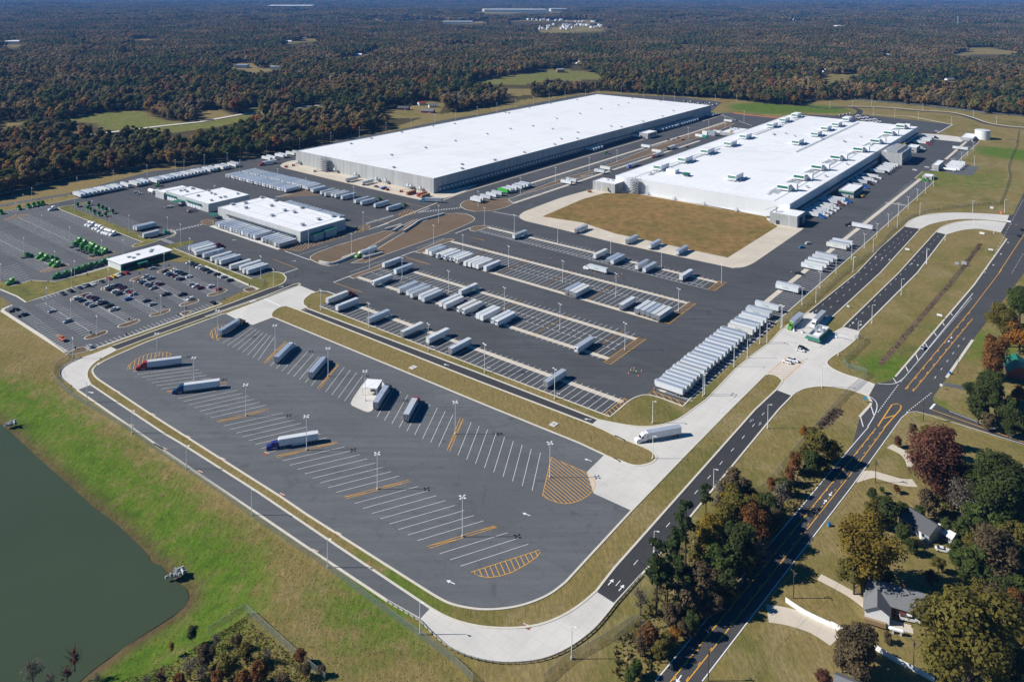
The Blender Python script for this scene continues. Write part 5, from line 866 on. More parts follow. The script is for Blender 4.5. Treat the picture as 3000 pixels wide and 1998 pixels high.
tlist(Q5, [(893,292), (912,298), (931,304), (968,320), (985,325), (1060,345), (1097,360), (1158,365), (1193,373), (1250,388), (1370,423), (1428,438), (1548,462), (1670,490)], AD, LT, ['dry metal', 'dry word metal'], 'white trailer, {o} from the packed block in the row running to the hatched island', 'trailers past the packed block', False)
g = 'trailers docked at the terminal'
trow(a4, (455,1060), (1000,1242), 14, AD, LT, ['dry grey', 'dry metal', 'dry grey', 'reefer metal'], 'docked trailer, {o} from the striped island on the terminal\'s long side', g, True); trow(a4, (1128,1278), (1365,1360), 6, AD, LT, ['dry metal', 'dry grey', 'dry grey', 'dry grey word metal'], 'docked trailer, {o} past the gap on the terminal\'s long side', g, False)
fq = [a4(1560 + k * 48, 735 + k * 13.4) for k in range(10)] + [a4(2055 + k * 46, 872 + k * 13) for k in range(7)]
for k, q in enumerate(fq):
    c = P(*q, 4.1); c.z = 0; ctr = c - AD * LT / 2 + BD * 1.3; place(trailer('dry metal', LT, False), ctr, ANG_A, 'blue grey trailer behind the terminal roof, %s along its hidden side' % ORD[k], 'trailers behind the terminal')
g = 'trailers beside the car park'
tlist(a4, [(62,1402), (97,1423), (125,1443), (150,1478), (262,1510)], AD, LT, ['dry metal', 'dry metal', 'dry', 'dry word bold', 'dry word bold metal'], 'white trailer, {o} from the lawn end of the row above the car park', g, False); tlist(a5, [(72,562), (148,596), (215,606)], AD, LT, ['dry word bold', 'dry metal', 'dry word bold'], 'white trailer, {o} of the middle three above the car park', g, False); tlist(a5, [(360,676), (502,693), (550,733), (605,746)], AD, LT, ['dry word bold', 'dry word bold', 'dry', 'dry word bold'], 'white trailer, {o} of the last four above the car park lawn', g, False)
tlist(a3, [(952,957), (975,968)], AD, LT, ['dry metal', 'dry word metal'], 'white trailer, {o} of the pair beside the mulched display bed', 'trailers by the display bed', False)
g = 'trailers in the striped yard rows'
tlist(a6, [(1297,148), (1462,243), (1155,408)], AD, LT, ['dry word bold dark', 'dry word metal', 'reefer word'], '', g, True, labs=['trailer with an open dark rear at the brown island, upper yard row end', 'trailer beside the light pole next to the open ended trailer', 'trailer alone on the pale strip at the brown striped island']); tlist(a6, [(1520,517), (1648,553), (1700,588), (1823,618), (1882,643), (2130,713), (2195,743)], AD, LT, ['dry metal', 'dry metal', 'dry metal', 'dry', 'dry', 'dry', 'dry'], 'white trailer, {o} from the brown island in the middle yard row', g, False)
tlist(a7, [(697,1092), (775,1118), (975,1188), (1030,1213), (1187,1263), (1252,1288)], AD, LT, ['reefer', 'reefer skirt', 'dry', 'dry skirt', 'reefer', 'reefer skirt'], 'white trailer, {o} past the two plain white pairs in the middle yard row', g); tlist(a7, [(712,848)], AD, LT, ['dry word bold'], 'white lettered trailer straddling the pale strip by the orange bay line', g, False)
tlist(a7, [(228,252), (283,278), (388,313), (445,318), (503,338), (575,358), (630,368), (680,388), (793,428), (850,443), (917,453), (970,468), (1078,498)], AD, LT, ['dry metal', 'dry word metal', 'reefer', 'reefer', 'reefer', 'reefer', 'reefer', 'reefer word', 'dry dark', 'dry dark', 'dry dark', 'dry word', 'dry word dark'], 'trailer, {o} from the brown island in the long parked run of the yard', g)
tlist(a7, [(1508,33)], AD, LT, ['dry word metal'], 'blue grey trailer alone in the uppermost yard row nearest the round brown island', g, False); tlist(a8, [(385,22), (582,83), (645,103), (1005,178), (1115,218), (1647,333)], AD, LT, ['dry', 'dry dark metal', 'dry word metal', 'dry metal', 'dry metal', 'dry'], 'trailer, {o} from the lone blue grey trailer in the uppermost yard row', g, False)
tlist(R3, [(795,147), (840,158), (875,173)], AD, LT, ['dry grey', 'dry dark', 'dry word dark'], 'trailer, {o} of three together on the pale strip', g, False); tlist(a8, [(770,752)], AD, LT, ['dry word dark'], 'lettered trailer between the group of three and the group of five', g, False); trow(a8, (1000,808), (1310,908), 5, AD, LT, ['dry dark', 'dry dark', 'dry grey', 'dry dark', 'dry word dark'], 'trailer, {o} in the group of five beside the hatched box', g, False)
tlist(a8, [(113,1372)], AD, LT, ['reefer metal'], 'blue grey trailer alone near the lowest hatched box', g); tlist(R3, [(607,983)], AD, LT, ['dry dark metal'], 'dark ended trailer alone in the bottom yard row by two light poles', g, False)
tlist(a6, [(612,770), (1075,948), (1565,1143), (1938,1238), (2265,1388)], AD, LT, ['dry', 'dry dark metal', 'dry dark', 'reefer', 'dry dark'], 'trailer, {o} from the red cab in the bottom yard row', g, False)
tlist(Q6, [(1515,688), (1980,788), (2190,833)], AD, LT, ['dry dark word metal', 'dry dark metal', 'dry word metal'], 'trailer, {o} from the round corner on the pale pad by the brown field', 'trailers on the pale pad', False); tlist(Q7, [(562,1358)], AD, LT, ['dry word metal'], 'last trailer on the pale pad by the brown field corner', 'trailers on the pale pad', False)
g = 'trailers along the entrance road fence'
trow(b1, (62,812), (605,367), 19, BD, 14.6, ['reefer metal', 'dry metal', 'reefer metal'], 'trailer, {o} from the lawn corner in the long stack by the gate', g, True); trow(b1, (662,338), (785,240), 5, BD, 14.6, ['dry word', 'reefer metal', 'dry metal'], 'trailer, {o} from the lettered one past the gap in the gate side row', g, True)
tlist(b1, [(812,203), (828,188)], BD, 14.6, ['dry word', 'reefer metal'], 'trailer, {o} of the pair by the tall pole at the gate side row', g); tlist(b1, [(892,148)], BD, 14.6, ['dry word'], 'lettered trailer with a red emblem alone by the twin poles', g)
tlist(b2, [(63,773), (80,758)], BD, 14.6, ['dry word', 'reefer metal'], 'trailer, {o} of the pair beside the dark pickup on the pale strip', g); trow(b2, (278,598), (402,508), 5, BD, 14.6, ['dry word', 'reefer metal', 'dry metal'], 'trailer, {o} of five stacked beyond the dark pickup', g); trow(b2, (490,428), (540,395), 3, BD, 14.6, ['dry word', 'dry metal', 'dry'], 'trailer, {o} of three near the black cab', g); tlist(b7, [(748,510)], BD, 16.15, ['dry word'], 'white trailer alone on the far truck court by the water tank', g)
g = 'short trailers between the warehouses'
tlist(b5, [(78,279), (97,269), (157,253), (208,238), (258,223)], BD, 12.3, ['dry'], 'short white trailer, {o} from the round end of the brown strip', g, False); tlist(b5, [(333,198), (355,193), (382,183), (424,170), (450,163), (475,156), (493,150)], BD, 12.3, ['dry', 'dry metal'], 'short white trailer, {o} past the green one on the brown strip', g, False)
tlist(b5, [(837,133), (878,116), (1115,43), (1167,18)], BD, 12.3, ['dry'], 'short white trailer, {o} on the pale strip beside the cold store', g, False); tlist(b4, [(510,353), (600,393), (1202,143)], BD, 12.3, ['dry'], 'short white trailer, {o} counted from the dock office along the brown strip', g, False)
c = P(*b5(307,203), 4.1); tr_ = thing('semi_trailer', (c + BD * 6.1 + AD * 1.3) * 1, ANG_B, 'short bright green trailer among the white ones', 'trailer', g); tr_.location.z = 0; MB().box((0, 0, 2.6), (12.2, 2.6, 2.95), 'container_green').build('box', tr_); MB().box((-4, 0, .5), (2.6, 2.3, 1.0), 'rubber').build('axle', tr_); MB().box((3.5, 0, .55), (.3, 1.8, 1.1), 'door_steel').build('landing_gear', tr_)
for k, q in enumerate(L(b4, 122,415, 140,408, 158,401, 178,393, 515,303, 700,245, 727,236, 752,229, 778,222, 796,215, 812,212, 828,208, 858,198, 880,192, 900,186, 920,181, 938,176, 952,171, 968,166, 985,160, 1118,122, 1142,116)):
    p = P(*q); x, y = W1.loc(q, 0); ctr = W1.w(x, -6.6); place(trailer('dry', 12.3, False), ctr, ANG_B + math.pi, 'white trailer docked in the shade of the dry warehouse, %s along the wall' % ORD[k], 'trailers docked at the dry warehouse')
tlist(b8, [(35,180), (162,205)], AD, 14.6, ['dry grey', 'dry'], 'grey trailer, {o} on the warehouse apron below the wall hoods', 'trailers on the warehouse apron', False)
# tractors ------------------------------------------------------------
def tractor(paint, sleeper=True, parts=True, fairing=True):
    key = ('tractor', paint, sleeper, parts, fairing)
    if key in TRT: return TRT[key]
    t = thing('truck_tractor', label='tractor', cat='truck tractor'); pm = 'cab_green' if paint == 'green' else 'cab_lime' if paint == 'lime' else 'teal' if paint == 'teal' else 'paint_' + paint.replace(' ', '_')
    bk = -1.6 if sleeper else -.2; top = 3.85 if fairing else 3.0
    m = MB(); m.prof([(3.55, .45), (3.6, 1.3), (3.3, 1.75), (1.75, 2.05), (1.15, 2.85), (.7, 3.05), (.1, top - .12), (bk, top), (bk, .95), (1.0, .9), (1.2, .5)], -1.22, 1.22, pm, .12)
    for y in (-1.15, 1.15): m.cyl((2.55, y - .12, .62), (2.55, y + .12, .62), .72, pm, 10)
    m.build('cab', t)
    m = MB(); m.add([(1.73, -.98, 2.09), (1.73, .98, 2.09), (1.19, .95, 2.85), (1.19, -.95, 2.85)], [(0, 1, 2, 3)], 'glass_dark'); m.v = [(v[0] + .03, v[1], v[2] + .02) for v in m.v]
    for y in (-1, 1): m.box((.75, y * 1.14, 2.35), (.95, .06, .7), 'glass_dark')
    m.build('windscreen', t)
    m = MB(); m.box((-1.2, 0, .85), (6.2, .9, .3), 'dark_steel').box((-2.9, 0, 1.1), (1.4, 1.0, .16), 'door_steel')
    for y in (-1, 1): m.cyl((.9, y * 1.0, .7), (-.9, y * 1.0, .7), .32, 'wheel_disc', 10)
    m.cyl((bk - .15, -.95, 1), (bk - .15, -.95, 3.6), .09, 'galvanised', 6); m.build('chassis', t)
    for x, tw in ((2.55, .3), (-2.35, .55), (-3.6, .55)):
        for y in (-1, 1): MB().cyl((x, y * 1.02 - tw / 2, .52), (x, y * 1.02 + tw / 2, .52), .52, 'rubber', 12).cyl((x, y * (1.03 + tw / 2), .52), (x, y * (1.05 + tw / 2), .52), .28, 'wheel_disc', 8).build('wheel', t)
    m = MB()
    for y in (-.85, .85): m.box((3.58, y, 1.0), (.1, .35, .22), 'headlight')
    m.build('headlight', t); TRT[key] = t; return t
def put_tractor(q, ang, paint, label, group=None, sleeper=True, z=1.6, fairing=True): p = P(*q, z); p.z = 0; return place(tractor(paint, sleeper, True, fairing), p, ang, label, group)
def rig(q, ang, paint, label, kind='dry', L_=LT, tlab=None, sleeper=True, z=1.3, fairing=True, group=None):      # q: middle of the cab; the trailer follows behind
    p = P(*q, z); p.z = 0; d = Vector((math.cos(ang), math.sin(ang), 0))
    place(tractor(paint, sleeper, True, fairing), p, ang, label, group); place(trailer(kind, L_), p - d * (L_ / 2 + 1.75 + (.0 if sleeper else -1.0)), ang, tlab or label.replace('cab', 'cab\'s trailer', 1), None)
r_ = math.radians
T60a = r_(58)
for nm, qs, ang, lb, pt in (('a', [(1160,720), (1235,755), (1325,790), (1355,805), (1415,840), (1495,865), (1540,880)], T60a + math.pi, 'lime green tractor, {} from the orange bay line, facing the office side', 'lime'), ('b', [(1100,785), (1200,828), (1272,850), (1325,872), (1405,912)], T60a, 'green tractor, {} from the orange bay line, backed up to the lime row', 'green'), ('c', [(595,945), (670,975), (775,1045), (845,1070)], T60a + math.pi, 'lime green tractor, {} in the short row at the rounded hatched end', 'lime'), ('d', [(840,1240), (955,1210), (1055,1180), (1130,1155), (1225,1125), (1310,1095), (1395,1075), (1505,1040), (1580,1015)], T60a + math.pi * .95, 'green tractor, {} along the lawn kerb leading to the office', 'green'),
    ('e', [(1140,205), (1305,185), (1290,250), (1330,268), (1385,308), (1455,335), (1445,218), (1505,248), (1560,275), (1655,302), (1550,345)], r_(140), 'dark green tractor, {} in the cluster at the head of the mulched strip', 'green'), ('f', [(15,310), (280,245), (415,220), (497,205), (562,190), (625,180)], ANG_B, 'lime green tractor, {} along the kerb under the forest bank', 'green'), ('g', [(1305,480), (1352,492), (1410,530), (1455,540), (1492,570), (1545,592), (1580,600), (1612,610), (1665,622)], T60a + math.pi, 'white tractor, {} in the row along the grass island', 'white')):
    for k, q in enumerate(qs): put_tractor(a1(*q), ang, pt, lb.format(ORD[k]), 'parked tractors', nm != 'e')
put_tractor(a1(770,985), T60a, 'green', 'dark green tractor among the lime ones at the rounded hatched end', 'parked tractors'); put_tractor(a1(400,938), T60a, 'green', 'green tractor alone on the white centre line', 'parked tractors'); put_tractor(a1(165,1325), T60a + math.pi, 'lime', 'lime green tractor alone in the lower corner of the tractor lot', 'parked tractors'); put_tractor(a1(770,258), ANG_A + math.pi, 'white', 'white sleeper tractor alone at the head of the grass island')
put_tractor(a3(1330,362), ANG_A + 2.6, 'lime', 'lime green yard tractor alone beyond the white fuel tank', None, False); put_tractor(a4(505,285), ANG_B, 'lime', 'lime green yard tractor tucked into the bank row of trailers', None, False)
put_tractor(a4(505,1398), ANG_A, 'maroon', 'dark red tractor at the front of the row above the car park'); put_tractor(b8(308,352), ANG_A, 'green', 'green tractor under the eleventh trailer past the packed block', None, False); put_tractor(b8(520,402), ANG_A, 'green', 'green tractor at the hatched island end of the row', None, False); put_tractor(b8(688,362), ANG_B + math.pi + .5, 'light blue', 'bright blue tractor pulling a silver trailer past the warehouse corner')
d = Vector((math.cos(ANG_B + .5), math.sin(ANG_B + .5), 0)); p = P(*b8(688,362), 1.6); p.z = 0; place(trailer('dry grey metal', LT), p + d * (LT / 2 + 1.75), ANG_B + math.pi + .5, 'silver trailer behind the bright blue cab at the warehouse corner')
put_tractor(a3(1405,1055), ANG_A, 'teal', 'teal tractor on the mulched display bed', None, False); put_trailer(a3(1088,1068), AD, 12.5, 'dry', 'white trailer behind the teal cab on the mulched display bed', None, False)
rig(a4(1138,212), r_(227), 'red', 'red cab pulling a white trailer past the packed block', tlab='white trailer behind the red cab passing the packed block')
rig(Q5(1420,935), ANG_A + math.pi + .02, 'lime', 'lime green cab coming down the ramp between the low walls', 'dry word metal', tlab='blue grey trailer behind the lime cab on the ramp', sleeper=False); rig(a6(820,612), ANG_A, 'red', 'bright red cab in the bottom yard row beside the oval lawn', 'dry', tlab='white trailer behind the bright red cab in the bottom yard row')
rig(a8(318,222), ANG_B + math.pi, 'white', 'white day cab crossing the yard lane between cones', 'dry word', tlab='white lettered trailer crossing the yard lane', sleeper=False, L_=14.6); rig(b2(685,285), ANG_B + math.pi, 'black', 'black cab backing out across the pale strip', 'dry', tlab='white trailer with a green mural behind the black cab')
rig(R4(685,645), ANG_A + math.pi, 'lime', 'lime green cab waiting at the gate beside the fence', 'dry word metal', sleeper=False, tlab='blue grey trailer behind the lime cab at the gate'); rig(R4(895,630), ANG_A + math.pi, 'white', 'white cab waiting behind the guard house', 'dry metal', tlab='grey roofed trailer behind the white cab at the guard house')
a = P(1931, 1349.5); rig((1884, 1283), r_(197.5), 'white', 'white sleeper cab turning in the concrete plaza', 'dry metal', tlab='silver trailer turning in the concrete plaza', z=1.5)
rig(R1(1320,700), r_(188 + 9), 'red', 'red sleeper cab nose on at the yellow half moon', 'dry', tlab='white trailer behind the red cab by the half moon hatching', z=1.5); rig(R1(1655,915), r_(197), 'deep blue', 'dark blue sleeper cab with open hood at a bay end', 'dry', tlab='white trailer behind the dark blue open hood cab', z=1.5); rig(R2(330,1420), r_(198), 'purple blue', 'purple blue long nose cab near the yellow bay divider', 'reefer skirt', tlab='white trailer with a dark oval emblem behind the purple cab', z=1.5, fairing=False)
rig(R1(2205,295), r_(72), 'black', 'black cab parked beside the upper yellow half moon', 'dry grey metal', tlab='blue grey trailer by the upper yellow half moon', z=1.5); rig(R2(480,515), r_(80.5), 'white', 'white cab by the first yellow divider of the angled bays', 'dry dark metal', tlab='grey roofed trailer beside the first yellow divider', z=1.7); rig(R2(785,645), r_(80.8), 'silver', 'silver cab by the second yellow divider of the angled bays', 'dry dark metal', tlab='steel trailer beside the second yellow divider', z=1.7); rig(R2(1365,905), r_(81), 'dark green', 'grey green cab beside the white roofed shelter', 'dry grey metal', tlab='steel trailer alongside the white roofed shelter', z=1.5); rig(R2(1625,1018), r_(81.2), 'red', 'red cab alone past the shelter in the angled bays', 'dry dark', L_=14.6, tlab='white trailer with an open dark rear past the shelter', z=1.7)
for q, pt, lb in ((b4(410,540), 'blue', 'blue nosed cab beside the cold store roof'), (b4(608,455), 'rusty orange', 'rusty orange cab beside the cold store'), (b4(735,393), 'dark green', 'dark cab farthest along the strip beside the cold store')): rig(q, ANG_A + math.pi, pt, lb, 'dry' if pt != 'blue' else 'reefer', tlab='trailer behind the ' + lb)
for k, (q, pt) in enumerate(zip(L(Q7, 1895,1050, 1930,1030, 1965,1008, 2005,985, 2030,965, 2068,932, 2100,920, 2138,908), ['blue', 'white', 'white', 'white', 'white', 'brown', 'white', 'blue'])): rig(q, ANG_B + .12, pt, '%s cab backed to the cold store dock, %s from the notched block' % (pt, ORD[k]), 'dry', 14.6, tlab='trailer of the %s cab from the notched block at the cold store dock' % ORD[k], group='tractors at the cold store dock')
for k, (q, pt) in enumerate(zip(L(Q8, 888,780, 930,748, 968,722, 1010,692, 1090,652, 1465,382, 1540,328, 1420,425), ['blue', 'black', 'white', 'white', 'black', 'red', 'navy', 'silver'])): rig(q, ANG_B + .1, pt, '%s cab at the cold store dock, %s beyond the green banded office' % (pt, ORD[k]), 'dry', 14.6, tlab='trailer of the %s cab beyond the green banded office' % ORD[k], group='tractors at the cold store dock')
tlist(Q8, [(985,600), (1000,588), (1015,578), (1040,562), (1060,552), (1350,345), (1375,330), (1390,318)], BD, 14.6, ['dry'], 'white trailer docked without a cab at the cold store, {o} along', 'trailers docked at the cold store', False, False)
put_tractor(b4(228,425), ANG_A + 2.0, 'green', 'green yard tractor near the docked trailers of the dry warehouse', None, False)
# cars ----------------------------------------------------------------
def car(kind, paint):
    key = ('car', kind, paint)
    if key in TRT: return TRT[key]
    t = thing({'pickup': 'pickup_truck', 'suv': 'suv'}.get(kind, 'parked_car'), label='car', cat={'pickup': 'pickup', 'suv': 'car'}.get(kind, 'car')); pm = 'paint_' + paint.replace(' ', '_')
    body = {'sedan': [(2.35, .35), (2.4, .65), (2.2, .85), (.95, 1.0), (-1.5, 1.02), (-2.3, .95), (-2.4, .6), (-2.35, .35)], 'suv': [(2.35, .4), (2.4, .8), (2.25, 1.0), (1.1, 1.12), (-2.3, 1.15), (-2.42, .8), (-2.38, .4)], 'pickup': [(2.85, .45), (2.9, .95), (2.7, 1.15), (1.3, 1.25), (-2.75, 1.2), (-2.85, .8), (-2.8, .45)]}[kind]
    cab = {'sedan': ([(1.0, .98), (.25, 1.42), (-.95, 1.44), (-1.75, 1.0)], [(.2, 1.425), (-.9, 1.445)]), 'suv': ([(1.15, 1.1), (.45, 1.68), (-2.05, 1.72), (-2.3, 1.13)], 0), 'pickup': ([(1.4, 1.22), (.6, 1.85), (-.7, 1.86), (-.95, 1.2)], 0)}[kind][0]
    MB().prof(body, -.92, .92, pm, .06).build('body', t)
    MB().prof(cab, -.80, .80, 'glass_dark', .16).build('window', t); x0, x1 = cab[1][0], cab[2][0]; zt = cab[1][1] + .02
    MB().box(((x0 + x1) / 2, 0, zt), (abs(x0 - x1) * 1.02, 1.36, .07), pm).build('roof', t)
    if kind == 'pickup': MB().box((-1.85, 0, 1.2), (1.7, 1.5, .06), 'dark_steel').build('cargo_bed', t)
    for x in ((1.45, -1.45) if kind != 'pickup' else (1.8, -1.75)):
        for y in (-.82, .82): MB().cyl((x, y - .11, .34), (x, y + .11, .34), .34, 'rubber', 10).build('wheel', t)
    m = MB()
    for y in (-.68, .68): m.box((body[1][0] - .04, y, body[1][1] + .05), (.12, .32, .12), 'headlight')
    m.build('headlight', t); m = MB()
    for y in (-.7, .7): m.box((body[-2][0] + .02, y, body[-2][1] + .12), (.08, .26, .16), 'taillight')
    m.build('taillight', t); TRT[key] = t; return t
def cars(f, items, ang, lab, group='cars in the staff car park', jit=.03):
    for k, it in enumerate(items):
        x, y, c = it[0], it[1], it[2]; kd = it[3] if len(it) > 3 else ('suv' if (int(x) + int(y)) % 3 == 0 else 'sedan'); p = P(*f(x, y), .6); p.z = .05
        place(car(kd, c), p, ang + (math.pi if (int(x) % 2) else 0) + RNG.uniform(-jit, jit), lab.format(c=c, o=ORD[k]), group)
C54, CN = r_(53), r_(-38)
cars(a2, [(20,505,'dark grey'), (135,462,'black'), (270,416,'navy'), (328,392,'silver'), (385,380,'dark grey'), (460,360,'white'), (592,322,'black'), (700,280,'red'), (765,255,'yellow'), (830,236,'white'), (885,215,'black'), (955,200,'red')], CN, '{c} car, {o} along the lawn kerb leading up to the office'); cars(a2, [(1335,136,'silver','suv'), (1385,90,'black')], C54 - .7, '{c} car, {o} of two in front of the office')
cars(a2, [(1870,48,'white'), (1897,52,'black'), (1930,75,'navy'), (1965,90,'black'), (2015,112,'white'), (2055,125,'silver'), (2112,150,'dark green','suv'), (2165,185,'navy')], C54, '{c} car, {o} from the office along the pinkish path'); cars(a5, [(180,820,'black','suv'), (270,856,'white','suv'), (372,906,'dark green','suv')], C54, '{c} car, {o} of the spaced three along the pinkish path')
R_ = '{c} car, {o} in the fifth double row, nearest the pinkish path'
cars(a2, [(1515,180,'black'), (1555,205,'silver'), (1600,225,'navy'), (1655,245,'maroon'), (1712,278,'silver','suv'), (1752,288,'dark grey','suv'), (1868,252,'white'), (1650,160,'white'), (1690,172,'silver'), (1735,195,'navy'), (1788,212,'dark green'), (1908,366,'silver'), (1965,392,'white','suv'), (2040,420,'maroon','suv'), (2190,396,'white'), (2297,440,'red')], C54, R_)
cars(a2, [(1235,255,'silver','suv'), (1300,280,'silver','pickup'), (1135,310,'maroon'), (1168,322,'silver'), (1202,342,'navy'), (1260,366,'silver'), (1312,388,'dark grey'), (1345,420,'silver','suv'), (1372,340,'black'), (1408,350,'silver'), (1452,362,'maroon'), (1530,512,'dark green','pickup'), (1770,516,'black','pickup'), (1885,582,'white','suv')], C54, '{c} car, {o} in the fourth double row')
cars(a2, [(680,415,'white'), (725,400,'silver'), (712,440,'black','suv'), (830,382,'navy'), (800,395,'dark grey'), (872,404,'maroon'), (905,424,'black'), (940,442,'maroon'), (788,472,'white','suv'), (835,506,'dark grey'), (978,462,'silver'), (1032,482,'red'), (1045,514,'silver','suv'), (982,582,'blue','suv'), (1250,606,'black'), (1332,656,'silver')], C54, '{c} car, {o} in the third double row')
cars(a2, [(228,570,'white','suv'), (302,602,'navy'), (368,532,'maroon'), (408,545,'silver','suv'), (482,565,'maroon'), (505,586,'navy'), (572,612,'silver'), (388,646,'silver','suv'), (460,676,'silver','suv'), (608,642,'black','pickup'), (692,682,'dark green','pickup'), (770,732,'white','pickup')], C54, '{c} car, {o} in the second double row'); cars(a2, [(85,905,'silver')], C54, '{c} car alone in the first double row'); cars(R1, [(480,193,'silver')], C54, '{c} car at the head of the first double row')
cars(R1, [(130,185,'black','pickup'), (210,230,'navy','pickup')], C54 - .05, '{c} pickup, {o} at the pond side kerb'); cars(R1, [(825,519,'silver'), (1955,118,'black')], CN, '{c} car, {o} along the loop road kerb of the car park')
t = place(car('pickup', 'orange'), P(*R1(572,455), .6), CN, 'orange flatbed truck parked across bays in the car park corner', None); MB().box((-4.6, 0, .9), (3.4, 2.0, .18), 'timber').build('flatbed', t)
cars(Q7, [(1780,1296,'white','suv')], ANG_A - .5, '{c} car, nearer the notched block, of two met on the lane'); cars(Q7, [(1720,1332,'light blue','suv')], ANG_A - .5, '{c} car of two met on the lane'); cars(R4, [(790,848,'black'), (770,864,'white')], ANG_B, '{c} car behind the guard house on the painted box', 'cars at the gate'); cars(R4, [(645,972,'white','suv')], ANG_B, '{c} car beside the kidney shaped concrete island', 'cars at the gate'); cars(R4, [(700,958,'white','pickup')], ANG_B, '{c} pickup beside the kidney shaped concrete island', 'cars at the gate')
cars(R4, [(1892,842,'silver')], ANG_A, '{c} car driving in the striped highway lane', None); cars(b2, [(262,692,'black','pickup')], ANG_B, '{c} pickup parked on the pale strip', None); cars(Q8, [(1350,624,'white','suv')], ANG_B, '{c} car driving in the truck court', None); cars(Q8, [(1460,597,'white'), (1520,624,'white','pickup')], ANG_B, '{c} vehicle, {o} by the grey switchgear building', 'cars by the switchgear'); cars(Q8, [(1700,525,'silver','pickup')], ANG_B, '{c} pickup alone on the far striped court', None); cars(Q8, [(1550,267,'white'), (1525,280,'red')], ANG_B, '{c} car, {o} of two at the corner of the far car park', None); cars(Q8, [(1288,563,'blue')], ANG_B, '{c} car in the shade of the machine house', None); cars(Q8, [(2300,1225,'navy')], ANG_A, '{c} car on the highway near the boulevard mouth', None); cars(Q8, [(2330,1170,'black')], ANG_A, '{c} car at the edge of the view on the highway', None)
cars(F8, [(462,1245,'white','pickup')], r_(-15), '{c} pickup in front of the brick house', None); cars(F8, [(632,890,'white')], r_(-20), '{c} car on the grass behind the dark roofed house', None); cars(b4, [(893,375,'black','suv')], ANG_A, '{c} car on the lane beside the cold store', None); cars(b4, [(860,315,'black','suv'), (735,315,'dark grey'), (775,315,'silver'), (820,298,'red'), (1195,235,'black'), (1310,152,'dark grey')], ANG_A, '{c} vehicle, {o} along the brown strip', 'vehicles on the brown strip'); cars(a3, [(1000,470,'white','suv'), (1050,490,'white')], ANG_A - .4, '{c} car, {o} of the pair by the white fuel tank', None); cars(a3, [(1460,690,'white','pickup'), (1510,680,'white')], ANG_A - .4, '{c} vehicle, {o} of the pair by the workshop porch', None); cars(a3, [(1770,735,'red','pickup')], ANG_A, '{c} truck beside the small silver tanker', None)
t = thing('tanker_trailer', P(*a3(1810,755)), ANG_A, 'small silver tanker beside the red truck', 'tanker'); MB().cyl((-4, 0, 1.9), (4, 0, 1.9), 1.1, 'wheel_disc', 14).build('vessel', t); MB().box((-2.5, 0, .5), (2, 2, .9), 'rubber').build('axle', t); MB().box((3, 0, .5), (.3, 1.6, 1), 'door_steel').build('landing_gear', t)
cars(b8, [(293,250,'navy','pickup')], ANG_B, '{c} pickup on the warehouse apron', None)
tiny = {}
def tiny_car(c):
    if c not in tiny: tiny[c] = tag(MB().prof([(2.3, .35), (2.4, .8), (1.0, 1.0), (.3, 1.45), (-1.4, 1.45), (-2.3, 1.0), (-2.4, .4)], -.9, .9, 'paint_' + c).box((-.4, 0, 1.2), (1.8, 1.7, .4), 'glass_dark').build('parked_car'), 'car', 'car')
    return tiny[c]
qq = [(Q8(640 + k * 14, 128 - k * 2.6), 0) for k in range(9)] + [(Q8(800 + i * 22 + j * 7, 118 + i * 5 + j * 13), 1) for i in range(11) for j in range(4)] + [(T3(10 + k * 11 + (k % 3) * 3, 700 + k * .9 + (k % 4) * 5), 2) for k in range(22)]
for k, (q, z_) in enumerate(qq):
    c = ['black', 'silver', 'white', 'navy', 'maroon', 'white', 'silver'][k * 5 % 7]; p = P(*q); p.z = .04
    lb = ('%s car in the small lot behind the cold store corner', '%s car in the crowded far car park behind the cold store', '%s car in the car park beyond the dry warehouse')[z_] % c; place(tiny_car(c), p, ANG_A + .0 + (math.pi / 2 if z_ == 1 else 0), lb, lb.split(' ', 1)[1].replace('car in', 'cars in', 1))
# cones and people ----------------------------------------------------
cone0 = None
for k, q in enumerate(L(R3, 1385,925, 1437,880, 1475,950, 1505,905, 1620,1068) + L(Q6, 1298,968, 1697,1096, 1950,1110, 1922,1133, 1888,1148) + L(Q8, 2235,1125, 2280,1130, 1138,1020)):
    lb = ['orange barrel or cone, %s of the ring round the road crew' % ORD[min(k, 3)], 'red cone by the first gate side trailer', 'red cone near the white lettered trailer crossing the yard, %s' % ORD[k % 5], 'orange cone at the highway corner, %s' % ORD[k % 3]][0 if k < 4 else 1 if k == 4 else 2 if k < 10 else 3]
    if cone0 is None: cone0 = tag(MB().box((0, 0, .05), (.6, .6, .1), 'hivis_orange').cyl((0, 0, .1), (0, 0, 1.1), .28, 'hivis_orange', 8, .08).cyl((0, 0, .55), (0, 0, .75), .21, 'white_paint', 8, .17).build('traffic_cone'), lb, 'cone')
    place(cone0, P(*q), 0, lb, 'traffic cones')
